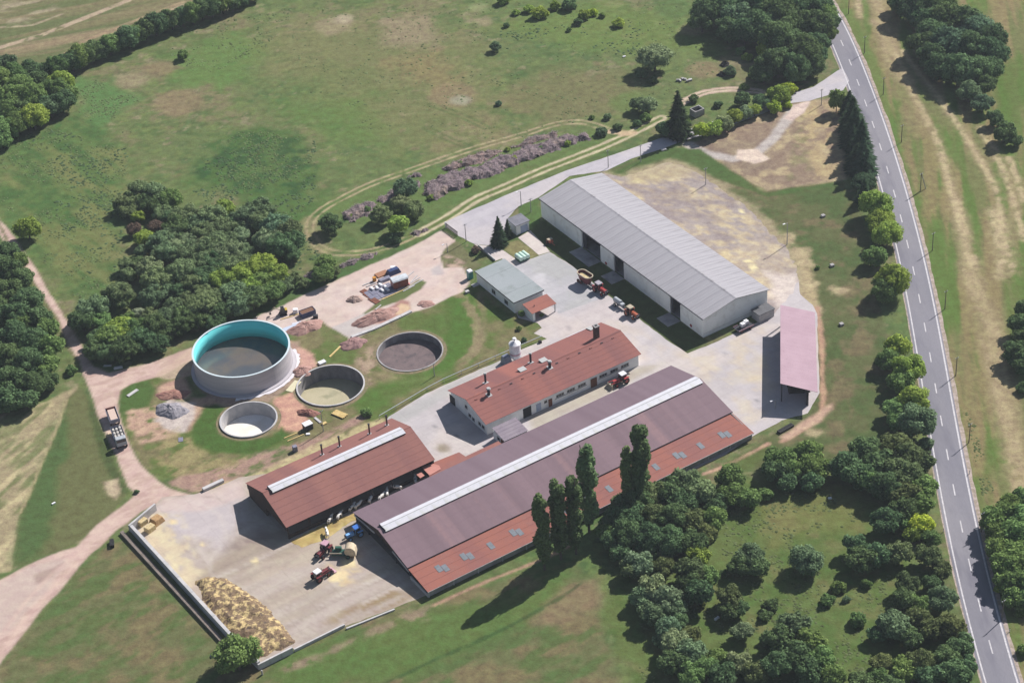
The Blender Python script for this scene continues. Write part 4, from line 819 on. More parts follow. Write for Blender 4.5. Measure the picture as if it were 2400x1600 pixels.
a = loc(MO, (1328, 790), 3.5)[0]; b = loc(MO, (1370, 771), 3.5)[0]; MB().box(a, b, MW + .02, MW + .2, ME_ - .1, ME_ + .04).build('gutter', m_poly, mid)
MB().slab([(b + .3, MW - 2, ME_ + .75), (b + 1.6, MW - 2, ME_ + .75), (b + 1.6, MW + .1, ME_ + .22), (b + .3, MW + .1, ME_ + .22)], .1).build('roof_patch', m_frame, mid)
# annex between the middle building and the long barn
AO, an = frame('annex', (1182, 1033), 2.5, label='grey lean-to annex joining the red-roofed building to the long barn', cat='lean-to')
q = loc(AO, (1239.4, 1008.8), 2.5); r = loc(AO, (1147.5, 1005), 3.1)
AW, ALn = q[0], r[1]
for i in range(5):
    y0_, y1_ = ALn * i / 5, ALn * (i + 1) / 5; z0_, z1_ = 2.4 + .7 * i / 5, 2.4 + .7 * (i + 1) / 5
    MB().slab([(0, y0_ - .05, z0_ + .03), (AW, y0_ - .05, z0_ + .03), (AW, y1_, z1_), (0, y1_, z1_)], .08).build('roof_sheet', mat('mauve_grey_sheet', L(160, 148, 158), L(148, 136, 148), scale=.4, fine=.06), an)
MB().box(.2, AW - .2, .2, ALn - .05, 0, 2.25).build('wall', m_white, an); window(an, Vector((.2, ALn * .55, 1.4)), 1.0, .8, 0, 1); MB().box(.1, .19, ALn * .12, ALn * .35, 0, 2).build('door', m_brdoor, an)

# ---- small open-sided barn
BO, sb = frame('cattle_barn', (671, 1236.3), 3.6, label='open-sided red-roofed cattle barn with white ridge strip and four stacks', cat='barn')
BL, BW, BE, BR, BY = 37.6, 18.8, 3.6, 6.7, 10.0
rows(sb, 0, BL, 0, BE, BY, BR, 6, m_red); rows(sb, 0, BL, BW, BE, BY, BR, 5, m_red)
def broof(y): return BE + (BR - BE) * y / BY if y < BY else BE + (BR - BE) * (BW - y) / (BW - BY)
for y_ in (.5, BY, BW - .5):
    for i in range(8):
        x = .5 + i * (BL - 1) / 7; MB().box(x - .12, x + .12, y_ - .12, y_ + .12, 0, broof(y_) - .15).build('post', m_brown, sb)
MB().prism([(.3, BE - .1), (BY, BR - .15), (BW - .3, BE - .1), (BW - .3, 2.2), (.3, 2.2)], .15, .3, SW).build('gable_boarding', m_brown, sb)
MB().prism([(.3, BE - .1), (BY, BR - .15), (BW - .3, BE - .1), (BW - .3, 0), (.3, 0)], BL - .35, BL - .2, SW).build('gable_wall', m_brown, sb)
MB().box(.3, BL - .3, BW - .6, BW - .4, 0, BE - .1).build('back_wall', m_conc, sb); MB().box(.3, BL - .3, .3, .45, 0, 1.0).build('feed_barrier', m_brown, sb); MB().box(.2, .5, BY, BW - .6, 0, 2.2).build('end_wall', m_brown, sb)
def ridge_vent(par, xa, xb, yc, zc_, hw, f, m=m_poly, up=.38, gap=.14):
    v = empty('ridge_vent', (0, 0, 0)); v.parent = par
    n = int((xb - xa) / 3)
    for s in (-1, 1):
        me = None
        for i in range(n):
            w_ = (xb - xa) / n
            if me is None:
                mb = MB(); mb.slab([(.01, s * hw, -hw * .28), (w_ - .01, s * hw, -hw * .28), (w_ - .01, s * .03, 0), (.01, s * .03, 0)], .05); me = mb.mesh('ridge_panel'); me.materials.append(m)
            o = bpy.data.objects.new('ridge_panel', me); col.objects.link(o); o.parent = v; o.location = (xa + w_ * i, yc, zc_ + up)
        MB().box(xa, xb, yc + s * (hw - .12) - .04, yc + s * (hw - .12) + .04, f(yc + s * (hw - .12)) + .06, zc_ + up - hw * .28 - .06).build('vent_upstand', m_dkmetal, v)
    MB().prism([(yc - .09, zc_ + up + .003), (yc, zc_ + up + .07), (yc + .09, zc_ + up + .003)], xa, xb, SW).build('ridge_capping', m_frame, v)
    MB().box(xa - .02, xa + .06, yc - hw * .9, yc + hw * .9, zc_ - .2, zc_ + up - .1).build('vent_end', m_dkmetal, v)
    return v
xa = loc(BO, zc(600, 800, 3.92, [(130, 1355)])[0], 7)[0]; xb = loc(BO, zc(600, 800, 3.92, [(1355, 810)])[0], 7)[0]
ridge_vent(sb, xa, xb, BY, BR, 1.35, broof)
for px in ((755.6, 1065.3), (796.4, 1046), (866.6, 1016.8), (907.4, 996.4)):
    x, y, z = roofhit(BO, px, broof); v = MB().cyl((x, y, z - .3), (x, y, z + 2.7), .2, n=12).build('vent_stack', m_brick, sb)
    MB().cyl((x, y, z + 2.703), (x, y, z + 2.9), .27, n=12).build('stack_cap', m_dkmetal, v); MB().box(x - .4, x + .4, y - .4, y + .4, z - .1, z + .12).build('flashing', m_conclt, v)

# ---- long barn
LO, lb = frame('long_barn', (1003, 1387.5), 1.8, label='very long barn with mauve roof, white ridge strip and red lower roof with skylights', cat='barn')
LL, LY1, LZ1, LY2, LZ2, LY3, LZ3, LE = 85.8, 8.2, 2.75, 7.8, 3.0, 19.4, 5.45, 1.8
LYB, LZB = 30.7, 2.6
rows(lb, 0, LL, 0, LE, LY1, LZ1, 4, m_red3); rows(lb, -.1, LL + .1, LY2, LZ2, LY3, LZ3, 5, m_mauve, lift=.012, t=.09); rows(lb, -.1, LL + .1, LYB, LZB, LY3, LZ3, 5, mat('dark_mauve_roof_sheet', L(138, 118, 128), L(128, 108, 118), scale=.12, stretch=(1.6, .3, 1), fine=.04), lift=.012, t=.09)
MB().box(-.1, LL + .1, LY2 - .08, LY2 - .003, LZ2 - .2, LZ2 + .02).build('fascia', m_dkmetal, lb); MB().box(0, LL, -.1, -.003, LE - .1, LE + .03).build('gutter', m_steel, lb)
def lroof(y): return LE + (LZ1 - LE) * y / LY1 if y < LY2 else (LZ2 + (LZ3 - LZ2) * (y - LY2) / (LY3 - LY2) if y < LY3 else LZB + (LZ3 - LZB) * (LYB - y) / (LYB - LY3))
xa = loc(LO, zc(600, 1200, 3.92, [(1150, 120)])[0], 5.9)[0]; xb = loc(LO, zc(1200, 800, 3.92, [(1740, 350)])[0], 5.9)[0]
ridge_vent(lb, xa, min(xb, LL), LY3, LZ3, 1.5, lroof, up=.42)
for k_, px in enumerate([(1700, 1019.4), (1642.6, 1044.9), (1594, 1067.9), (1538, 1094.6), (1484, 1120), (1428.3, 1145.7), (1373, 1172), (1320, 1197), (1266, 1223), (1211.5, 1248.5), (1151, 1279), (1096, 1304.6), (1037.5, 1332.6)]):
    x, y, z = roofhit(LO, px, lroof); big = k_ in (0, 2, 4, 7, 9, 11, 12)
    for j, (dx, dy) in enumerate([(-.62, .5), (.62, -.1)] if big else [(0, .1)]):
        xx, yy = x + dx, y + dy; MB().slab([(xx - .58, yy - 1.0, lroof(yy - 1.0) + .07), (xx + .58, yy - 1.0, lroof(yy - 1.0) + .07), (xx + .58, yy + 1.0, lroof(yy + 1.0) + .07), (xx - .58, yy + 1.0, lroof(yy + 1.0) + .07)], .04).build('skylight', m_skyl, lb)
SWp = SW
MB().box(.5, LL - .3, .5, .7, 0, 1.15).build('front_wall', m_conc, lb); MB().box(.5, LL - .3, LYB - .7, LYB - .5, 0, LZB - .1).build('back_wall', m_conc, lb)
for i in range(15):
    x = .4 + i * (LL - .8) / 14
    for y_ in (.45, 7.6, 13.5, 25, 30.2):
        MB().box(x - .13, x + .13, y_ - .13, y_ + .13, 0, lroof(y_) - .12).build('post', m_conclt if y_ < 1 else m_dkmetal, lb)
MB().prism([(LY2 + .3, LZ2 - .05), (LY3, LZ3 - .12), (LYB - .3, LZB - .05), (LYB - .3, 2.3), (LY3 + .3, 3.35), (LY3 - .3, 3.35), (LY2 + .3, 2.5)], .05, .2, SW).build('gable_boarding', m_brown, lb)
MB().slab([(-.12, LYB - .6, 2.35), (.03, LYB - .6, 2.35), (.03, LY3 + 2, 3.4), (-.12, LY3 + 2, 3.4)], .35).build('gable_beam', m_conclt, lb)
MB().slab([(-.12, LY3 - 5.5, 3.35), (.03, LY3 - 5.5, 3.35), (.03, LY2 - .4, 2.35), (-.12, LY2 - .4, 2.35)], .35).build('gable_beam', m_conclt, lb)
MB().box(.1, .35, .4, 7.4, 0, .9).build('end_wall', m_conclt, lb)
MB().prism([(.6, 0), (LYB - .8, 0), (LYB - .8, LZB), (LY3, LZ3 - .12), (LY2, LZ2 - .1), (.6, LE - .05)], LL - .45, LL - .3, SW).build('gable_wall', m_conc, lb)
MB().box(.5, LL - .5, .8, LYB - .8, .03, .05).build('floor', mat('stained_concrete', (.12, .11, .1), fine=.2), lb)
# connecting low roofs behind the long barn
CO, co_ = frame('connecting_roof', (1010, 1092), 2.5, label='low red connecting roof between the cattle barn and the long barn', cat='roof')
m_red4 = mat('salmon_roof_sheet', L(214, 150, 138), L(200, 138, 126), scale=.4, fine=.04)
def gridroof(par, px, z, m, name='roof_sheet', t=.08):
    q = [P(*p, z) for p in px]; w = [((v - CO).dot(E1), (v - CO).dot(E2), z) for v in q]
    n = len(w); mb = MB(); mb.add(w + [(a, b, z - t) for a, b, _ in w], [tuple(range(n)), tuple(range(2 * n - 1, n - 1, -1))] + [(i, (i + 1) % n, n + (i + 1) % n, n + i) for i in range(n)]); return mb.build(name, m, par)
gridroof(co_, [(1013, 1084), (1075.8, 1059), (1091, 1069), (1168, 1033), (1185, 1047), (1040, 1115), (1006, 1118)], 2.4, m_red3)
gridroof(co_, zc(760, 1060, 7.84, [(1790, 270), (1990, 195), (2110, 235), (2145, 300), (1935, 420)]), 2.55, m_red4)
gridroof(co_, zc(760, 1060, 7.84, [(1690, 400), (1780, 360), (1845, 420), (1765, 470)]), 2.2, m_red4)
for px in ((1020, 1088), (1090, 1072), (1160, 1040), (1030, 1110)):
    q = P(*px, 2.3); MB().box(-.1, .1, -.1, .1, 0, 2.3, Matrix.Translation(((q - CO).dot(E1), (q - CO).dot(E2), 0))).build('post', m_dkmetal, co_)

# ---- pink open carport
zl, zr = 5.75, 4.7
TL, TR, BRr, BLc = P(1829, 714.2, zl), P(1910, 731.4, zr), P(1916.4, 918.9, zr), P(1829, 898.4, zl)
cpo = Vector(((TL.x + TR.x + BRr.x + BLc.x) / 4, (TL.y + TR.y + BRr.y + BLc.y) / 4, 0))
cp = empty('open_shed', cpo, label='open-fronted shed with a pink corrugated single-slope roof', cat='shed')
n = 22
for i in range(n):
    a, b = (i + .004) / n, (i + .996) / n
    MB().slab([tuple(v - cpo) for v in (TL.lerp(BLc, a), TR.lerp(BRr, a), TR.lerp(BRr, b), TL.lerp(BLc, b))], .08).build('roof_panel', m_pink, cp)
def cpp(s, t, z): # s 0..1 left-right, t 0..1 back-front
    v = TL.lerp(BLc, t).lerp(TR.lerp(BRr, t), s) - cpo; return Vector((v.x, v.y, z))
for t in (.02, .2, .4, .6, .8, .97):
    for s in (.04, .72):
        v = cpp(s, t, 0); MB().box(v.x - .12, v.x + .12, v.y - .12, v.y + .12, 0, zl + (zr - zl) * s - .12).build('post', m_dkmetal, cp)
a, b = cpp(.75, .01, 0), cpp(.75, .98, 0)
mb = MB(); mb.add([a, b, b + Vector((.15, 0, 0)), a + Vector((.15, 0, 0)), a + Vector((0, 0, 4.7)), b + Vector((0, 0, 4.7)), b + Vector((.15, 0, 4.7)), a + Vector((.15, 0, 4.7))], [(0, 1, 2, 3), (4, 5, 6, 7), (0, 1, 5, 4), (1, 2, 6, 5), (2, 3, 7, 6), (3, 0, 4, 7)]).build('back_wall', m_brown, cp)
a, b = cpp(.03, .012, 0), cpp(.74, .012, 0); MB().box(min(a.x, b.x), max(a.x, b.x), min(a.y, b.y) - .05, min(a.y, b.y) + .05, 0, 4.6).build('end_wall', m_brown, cp)
a = cpp(.4, .97, 0)
sp = tag(MB().box(-2.6, 2.4, -3, 9, 0, 1.1, tx=.8, ty=1).build('earth_heap', mat('dark_earth', (.03, .022, .02), fine=.3), loc=cpo + cpp(.5, .75, 0)), 'dark heap stored inside the open front of the pink shed', 'heap')

# ---- ruined concrete hut
RO_, rh = frame('ruined_hut', (1630, 277), 0, label='small roofless grey concrete hut beside the tall pine', cat='hut')
for bx in ((0, 3.2, 0, .25), (0, 3.2, 2.4, 2.65), (0, .25, .25, 2.4), (2.95, 3.2, .25, 2.4)): MB().box(*bx, 0, 1.9).build('wall', m_conc, rh)
MB().box(.25, 2.95, .25, 2.4, .9, 1.0).build('floor_slab', m_dark, rh)
# ================================================================ TANK AND PITS
m_aqua = mat('turquoise_lining', (.17, .68, .69), (.14, .62, .64), scale=.3, stretch=(.3, .3, 3), fine=.03, bands=(2, 1.3, .12, .05))
m_tank = mat('tank_concrete', L(216, 210, 214), L(200, 195, 202), scale=.3, stretch=(.3, .3, 4), fine=.05, bands=(2, 1.3, .10, .05))
tk = empty('slurry_tank', (-64.55, -2.14, 0), label='big round concrete tank with turquoise inner lining', cat='tank')
TRr, TH_ = 11.7, 5.3
MB().ring([(TRr, 0), (TRr, TH_), (TRr - .28, TH_), (TRr - .28, 0)], 96).build('tank_wall', m_tank, tk)
MB().ring([(TRr - .285, .4), (TRr - .285, TH_ - .01), (TRr - .33, TH_ - .01), (TRr - .33, .4)], 96).build('lining', m_aqua, tk, smooth=True)
MB().ring([(TRr + .05, TH_ + .003), (TRr + .05, TH_ + .1), (TRr - .38, TH_ + .1), (TRr - .38, TH_ + .003)], 96).build('rim', mat('pale_rim', L(222, 236, 242), fine=.02), tk)
MB().cyl((0, 0, .3), (0, 0, .55), TRr - .34, n=96).build('liquid', mat('tank_liquid', (.12, .10, .085), (.07, .075, .085), scale=.09, rough=.12, spec=.6, fine=.04, contrast=(.4, .6)), tk)
MB().ring([(TRr + .05, .02), (TRr + .05, .22), (TRr + .9, .2), (TRr + .9, .02)], 96).build('footing', mat('tank_footing', L(206, 200, 206), fine=.06), tk)
for t, w_ in ((-.5, 1.1), (-.75, 1.0), (-.25, .8), (0, .7)): pass
vs = []; n_ = 40; rn = random.Random(2)
for i in range(n_):
    t = R_(-95 + 120 * i / (n_ - 1)); vs += [((TRr + .95) * math.cos(t), (TRr + .95) * math.sin(t), .05), ((TRr + 1.7 + rn.uniform(-.25, .45)) * math.cos(t), (TRr + 1.7 + rn.uniform(-.25, .45)) * math.sin(t), .05 + rn.uniform(0, .08))]
MB().add(vs, [(2 * i, 2 * i + 1, 2 * i + 3, 2 * i + 2) for i in range(n_ - 1)]).build('membrane', mat('white_membrane', L(240, 234, 240), fine=.03), tk)

liq = [mat('pit_liquid_olive', L(190, 182, 150), L(200, 190, 160), scale=.2, rough=.6, fine=.04, c3=L(166, 162, 132), s3=.3), mat('pit_crust', L(132, 116, 116), L(118, 104, 106), scale=.4, rough=.95, fine=.12, bump=.03, c3=L(100, 92, 96), s3=.6), mat('pit_white_floor', (.82, .81, .81), (.62, .58, .52), scale=.09, rough=.7, fine=.04)]
labs = ['round open pit holding pale olive liquid', 'round open pit filled with dark brown crusted slurry', 'smallest round open pit with a white floor']
for k_, (cx, cy, r, dp, _) in enumerate(PITS):
    pt = empty('round_pit', (cx, cy, 0), label=labs[k_], cat='pit', group='open round pits'); rh_ = (.32, .12, .32)[k_]
    MB().ring([(r + .25, -dp - .2), (r + .25, rh_), (r, rh_), (r, -dp - .2)], 80).build('pit_wall', mat('shade_and_stain_pit_wall', (.16, .15, .16), (.24, .23, .235), scale=.4, stretch=(1, 1, .4), fine=.1) if k_ < 2 else m_conclt, pt)  # first two pit walls darkened for the shade inside, with stain mottling
    MB().ring([(r + .27, -.4), (r + .27, rh_ + .005), (r + .3, rh_ + .04), (r - .04, rh_ + .04), (r - .03, rh_ + .005)], 80).build('rim', m_conclt if k_ != 1 else m_conc, pt)
    MB().cyl((0, 0, -dp - .15), (0, 0, -dp), r - .01, n=80).build('liquid', liq[k_], pt)
    MB().ring([(r + .26, .008), (r + 1.1, .008), (r + 1.1, .004), (r + .26, .004)], 80).build('earth_collar', mat('collar_earth', L(150, 130, 104), L(120, 118, 84), scale=.7, fine=.2), pt)
# ================================================================ TREES
LEAF = leaf_mat('foliage'); BARK = mat('bark', (.11, .09, .07), (.07, .055, .045), scale=3, fine=.2)
ico = bmesh.new(); bmesh.ops.create_icosphere(ico, subdivisions=2, radius=1.0)
ICV = np.array([v.co[:] for v in ico.verts]); ICF = np.array([[v.index for v in f.verts] for f in ico.faces]); ico.free()
def crown_mesh(name, centers, radii, nleaf, ls, seed, core=.8, squash=.85, tilt=.55, aspect=1.0):
    """foliage: lumpy cores covered with leaf-clump faces that lean out of the surface"""
    rg = np.random.default_rng(seed); V = []; F = []; o = 0
    C_ = np.array(centers); Rr = np.array(radii)
    for c, r in zip(C_, Rr):
        d = ICV * (1 + rg.normal(0, .09, (len(ICV), 1))); v = c + d * r * core * np.array([1, 1, squash]); V.append(v); F += (ICF + o).tolist(); o += len(v)
    area = Rr ** 2; cnt = (area / area.sum() * nleaf * 1.5).astype(int) + 1
    P_, N_ = [], []
    for i, (c, r) in enumerate(zip(C_, Rr)):
        d = rg.normal(size=(cnt[i], 3)); d /= np.linalg.norm(d, axis=1)[:, None]; d = d[d[:, 2] > -.75]
        p = c + d * r * np.array([1, 1, squash]) * rg.uniform(.84, 1.24, (len(d), 1))
        ok = np.ones(len(p), bool)
        for j, (c2, r2) in enumerate(zip(C_, Rr)):
            if j != i: ok &= np.linalg.norm((p - c2) / np.array([1, 1, squash]), axis=1) > r2 * .84
        P_.append(p[ok]); N_.append(d[ok])
    p = np.concatenate(P_); n = np.concatenate(N_)
    n = n + rg.normal(0, tilt, n.shape) + np.array([0, 0, .25]); n /= np.linalg.norm(n, axis=1)[:, None]
    t = np.cross(n, rg.normal(size=n.shape)); t /= np.linalg.norm(t, axis=1)[:, None]; b = np.cross(n, t)
    s = ls * rg.uniform(.6, 1.35, (len(p), 1)); k = len(p)
    q = np.stack([p - t * s - b * s * .45 * aspect, p + t * s * .1 - b * s * .95 * aspect, p + t * s * 1.05 + b * s * .2 * aspect, p - t * s * .15 + b * s * .9 * aspect], 1)
    V.append(q.reshape(-1, 3)); F += [(o + 4 * i, o + 4 * i + 1, o + 4 * i + 2, o + 4 * i + 3) for i in range(k)]
    me = bpy.data.meshes.new(name); me.from_pydata(np.concatenate(V).tolist(), [], F); me.materials.append(LEAF); return me
def broad_crown(seed, nb=26, nleaf=3000, ls=.085, H=1.7, low=.25, irr=.25):
    rn = random.Random(seed); cs, rs = [(0, 0, (H + low) / 2)], [.55]
    hh = (H - low) / 2
    for i in range(nb):
        z = rn.uniform(-.8, 1); a = rn.uniform(0, 6.283); q = math.sqrt(max(0, 1 - z * z)); r = rn.uniform(.2, .4); f = (1 - r * .8) * rn.uniform(1 - irr, 1.06)
        cs.append((math.cos(a) * q * f, math.sin(a) * q * f, (H + low) / 2 + z * hh * f * .95)); rs.append(r)
    return crown_mesh('crown', cs, rs, nleaf, ls, seed)
def willow_crown(seed, nleaf=3200):
    rn = random.Random(seed); cs, rs = [(0, 0, .8)], [.6]
    for i in range(40):
        z = rn.uniform(-.5, 1); a = rn.uniform(0, 6.283); q = math.sqrt(max(0, 1 - z * z)); r = rn.uniform(.13, .3); f = (1 - r * .7) * rn.uniform(.8, 1.05)
        cs.append((math.cos(a) * q * f, math.sin(a) * q * f, .8 + z * .7 * f)); rs.append(r)
    return crown_mesh('crown', cs, rs, nleaf, .06, seed, aspect=.6)
def poplar_crown(seed):
    rn = random.Random(seed); cs, rs = [], []
    z = .10
    while z < .95:
        w = .068 * min(1, (z - .02) * 4.2) * (1 - max(0, z - .72) ** 1.5 * 2.6) * rn.uniform(.8, 1.15)
        for j in range(3): a = rn.uniform(0, 6.28); cs.append((math.cos(a) * w * .62, math.sin(a) * w * .62, z + rn.uniform(-.015, .015))); rs.append(w * rn.uniform(.38, .68))
        z += .035
    return crown_mesh('crown', cs, rs, 5600, .0135, seed, squash=1.35, core=.55)
def conifer_crown(seed, H=3.2):
    rg = random.Random(seed); mb = MB()
    mb.cyl((0, 0, .15), (0, 0, H * .96), .62, .03, n=9)
    n_l = 26
    for l in range(n_l):
        z = .12 + (H - .2) * l / n_l; R0_ = (1 - (z / H)) ** .85 * 1.0 + .03; m_ = max(6, int(22 * R0_ + 4))
        for j in range(m_):
            a = rg.uniform(0, 6.283); r = R0_ * rg.uniform(.75, 1.12); w = rg.uniform(.09, .17) * (.5 + R0_ * .6); dz = -r * rg.uniform(.05, .3); zz_ = z + rg.uniform(-.05, .05)
            ca, sa = math.cos(a), math.sin(a); px_, py_ = -sa * w, ca * w; q = .45
            mb.add([(ca * r * .15, sa * r * .15, zz_ + .05), (ca * r * q + px_, sa * r * q + py_, zz_ + dz * .3), (ca * r, sa * r, zz_ + dz), (ca * r * q - px_, sa * r * q - py_, zz_ + dz * .3)], [(0, 1, 2, 3)])
    me = bpy.data.meshes.new('crown'); me.from_pydata(mb.v, [], mb.f); me.materials.append(LEAF); return me
def trunk_mesh(seed, H=.9, r=.07, limbs=5):
    rn = random.Random(seed); mb = MB(); mb.cyl((0, 0, -.02), (rn.uniform(-.03, .03), rn.uniform(-.03, .03), H * .5), r, r * .75, n=8, cap=False); mb.cyl((0, 0, H * .5), (rn.uniform(-.05, .05), rn.uniform(-.05, .05), H), r * .75, r * .3, n=7, cap=False)
    for i in range(limbs):
        a = i * 6.283 / limbs + rn.uniform(-.4, .4); z = H * rn.uniform(.35, .6); mb.cyl((0, 0, z), (math.cos(a) * .5, math.sin(a) * .5, z + rn.uniform(.3, .5)), r * .4, r * .12, n=5, cap=False)
    me = mb.mesh('trunk'); me.materials.append(BARK); return me
CR = dict(big=[broad_crown(11 + i, 34, 5200, .052) for i in range(4)], med=[broad_crown(31 + i, 26, 2800, .078) for i in range(4)], bush=[broad_crown(51 + i, 15, 900, .13, H=1.15, low=-.05, irr=.35) for i in range(4)],
          willow=[willow_crown(71 + i) for i in range(4)], poplar=[poplar_crown(91 + i) for i in range(3)], conifer=[conifer_crown(101 + i) for i in range(3)])
TK = [trunk_mesh(5 + i) for i in range(3)]; PT = trunk_mesh(9, H=.9, r=.013, limbs=0)
COLS = {'dark': (.098, .154, .076), 'green': (.140, .210, .078), 'bright': (.235, .310, .075), 'lime': (.30, .37, .06), 'pale': (.195, .250, .150), 'grey': (.150, .205, .112), 'blue': (.120, .182, .112), 'olive': (.118, .150, .070), 'purple': (.13, .10, .09), 'conif': (.048, .080, .048), 'pop': (.12, .18, .085), 'flower': (.36, .38, .26)}
WORDS = {'dark': 'dark green', 'green': 'mid green', 'bright': 'fresh yellow-green', 'lime': 'bright lime green', 'pale': 'pale grey-green', 'grey': 'grey-green', 'blue': 'blue-green', 'olive': 'olive green', 'purple': 'purplish brown', 'flower': 'white-flowering'}
rt = random.Random(42); NT = 0; USED = {}
ORD = ['first', 'second', 'third', 'fourth', 'fifth', 'sixth', 'seventh', 'eighth', 'ninth', 'tenth', 'eleventh', 'twelfth', 'thirteenth', 'fourteenth', 'fifteenth', 'sixteenth', 'seventeenth', 'eighteenth', 'nineteenth', 'twentieth']
def tree(px, py, r, kind='med', c='green', label=None, group=None, cat=None, hf=None, base=False, rm=None):
    """px,py: middle of the crown in the photograph, r its radius there; base=True: px,py is the foot"""
    R = rm or r / ppm(py) * 1.02
    if kind == 'auto': kind = 'big' if R > 3.6 else ('med' if R > 1.9 else 'bush')
    hf = hf or {'big': 1.0, 'med': 1.0, 'bush': 1.0, 'willow': 1.0, 'poplar': 1, 'conifer': 1}[kind] * rt.uniform(.9, 1.1)
    zc_ = {'big': .95, 'med': .95, 'bush': .5, 'willow': .75, 'poplar': .5, 'conifer': 1.1}[kind] * R * hf
    p = P(px, py, 0 if base else zc_); p.z = 0
    me = rt.choice(CR[kind]); cc = COLS[c]; j = rt.uniform(.82, 1.2); jr = rt.uniform(.92, 1.1)
    j *= 1.2 if kind not in ('conifer',) else 1.0; colr = (cc[0] * j * jr, cc[1] * j, cc[2] * j / jr * .9, 1)
    nm = {'big': 'broadleaf_tree', 'med': 'broadleaf_tree', 'bush': 'shrub', 'willow': 'willow_tree', 'poplar': 'poplar_tree', 'conifer': 'spruce_tree'}[kind]
    rot = rt.uniform(0, 6.28); cat = cat or ('shrub' if kind == 'bush' else 'tree')
    if kind == 'bush':
        o = bpy.data.objects.new(nm, me); col.objects.link(o); o.location = p; o.rotation_euler = (0, 0, rot); o.scale = (R, R, R * hf); o.color = colr; tag(o, label, cat, group); return o
    t = empty(nm, p, rot, label=label, cat=cat, group=group); t['R'] = R; del t['R']
    cr_ = inst('crown', me, t, sc=(R * rt.uniform(.92, 1.08), R * rt.uniform(.92, 1.08), R * hf) if kind != 'poplar' else (R, R, R)); cr_.color = colr
    tk_ = inst('trunk', PT if kind == 'poplar' else rt.choice(TK), t, sc=(R, R, R * hf)); return t
def wood(lst, region, group, dc='dark', dk='auto', gr=1.1):
    """individual trees of one wood; the label says colour, size and where in the wood it stands"""
    items = []
    for it in lst:
        x, y, r = it[:3]; r *= gr; c = dc; k = dk
        for e in it[3:]:
            if e in COLS: c = e
            else: k = e
        items.append((x, y, r, c, k))
    xs = [i[0] for i in items]; ys = [i[1] for i in items]; rs = sorted(i[2] for i in items); seen = {}
    mxx, mxy = (min(xs) + max(xs)) / 2, (min(ys) + max(ys)) / 2
    for i in items:
        sz = 'small' if i[2] < rs[len(rs) // 3] else ('large' if i[2] > rs[2 * len(rs) // 3] else 'medium')
        vx = 'left' if i[0] < min(xs) + (max(xs) - min(xs)) * .36 else ('right' if i[0] > min(xs) + (max(xs) - min(xs)) * .64 else 'middle')
        vy = 'upper' if i[1] < min(ys) + (max(ys) - min(ys)) * .33 else ('lower' if i[1] > min(ys) + (max(ys) - min(ys)) * .67 else 'central')
        key = (sz, i[3], vy, vx, i[4]); seen.setdefault(key, []).append(i)
    for key, its in seen.items():
        its.sort()
        for n_, i in enumerate(its):
            w = 'bush' if i[2] / ppm(i[1]) < 1.9 else 'tree'
            o_ = (ORD[n_] + ' from the left of the ' if len(its) > 1 else 'the ') if n_ < 20 else 'one of the '
            lab = ('%s %s %s' % (key[0], WORDS.get(i[3], 'green'), w)) + (', %s in the %s %s of %s' % (ORD[n_] if len(its) > 1 else 'alone', vyx(key), 'part', region))
            lab = '%s%s %s %s, %s %s of %s' % ((ORD[n_] + ' ') if len(its) > 1 else '', key[0], WORDS.get(i[3], 'green'), w, key[2], key[3], region)
            tree(i[0], i[1], i[2], i[4], i[3], label=' '.join(lab.split()[:16]), group=group)
def vyx(k): return k[2] + ' ' + k[3]
def Z(ox, oy, lst, k=3.92): return [(ox + t[0] / k, oy + t[1] / k, t[2] / k) + tuple(t[3:]) for t in lst]

hedge = Z(0, 0, [(2330, -40, 60), (2230, 0, 70), (2130, 20, 90), (2040, 40, 100), (1940, 60, 110), (1850, 80, 110), (1760, 120, 110), (1670, 150, 110), (1570, 170, 110), (1500, 210, 90), (1420, 220, 115), (1330, 270, 100), (1260, 300, 110), (1170, 340, 125), (1090, 390, 90), (1000, 410, 110), (920, 460, 90), (840, 470, 120), (730, 510, 120), (660, 560, 100), (590, 560, 100), (520, 600, 110), (430, 630, 90), (340, 660, 90)])
for n_, (x, y, r) in enumerate(hedge):
    tree(x, y, r * 1.05, 'auto', 'dark' if n_ % 3 else 'green', label='%s tree from the %s end of the long dark hedge at the top left' % (ORD[len(hedge) - 1 - n_ if len(hedge) - 1 - n_ < 12 else n_], 'left' if len(hedge) - 1 - n_ < 12 else 'right'), group='trees of the long hedge')
wood(Z(0, 0, [(60, 590, 100, 'blue'), (130, 680, 110, 'green'), (270, 640, 100, 'dark'), (50, 730, 120, 'green'), (180, 800, 130, 'green'), (330, 740, 90, 'dark'), (560, 750, 110, 'bright'), (520, 830, 120, 'green'), (620, 860, 90, 'green'), (560, 930, 110, 'dark'), (430, 820, 90), (90, 900, 140, 'green'), (290, 880, 130, 'green'), (400, 930, 100, 'dark'), (460, 990, 90, 'blue'), (60, 1030, 130, 'green'), (200, 1010, 110, 'dark'), (300, 1070, 120, 'bright'), (370, 1080, 80, 'bright'), (150, 1130, 120, 'green'), (30, 1180, 120, 'green'), (110, 1200, 80, 'green'), (20, 1280, 90), (-80, 700, 120), (-80, 900, 120), (-60, 1100, 120)]), 'the wood at the left edge', 'trees of the wood at the left edge', 'green')
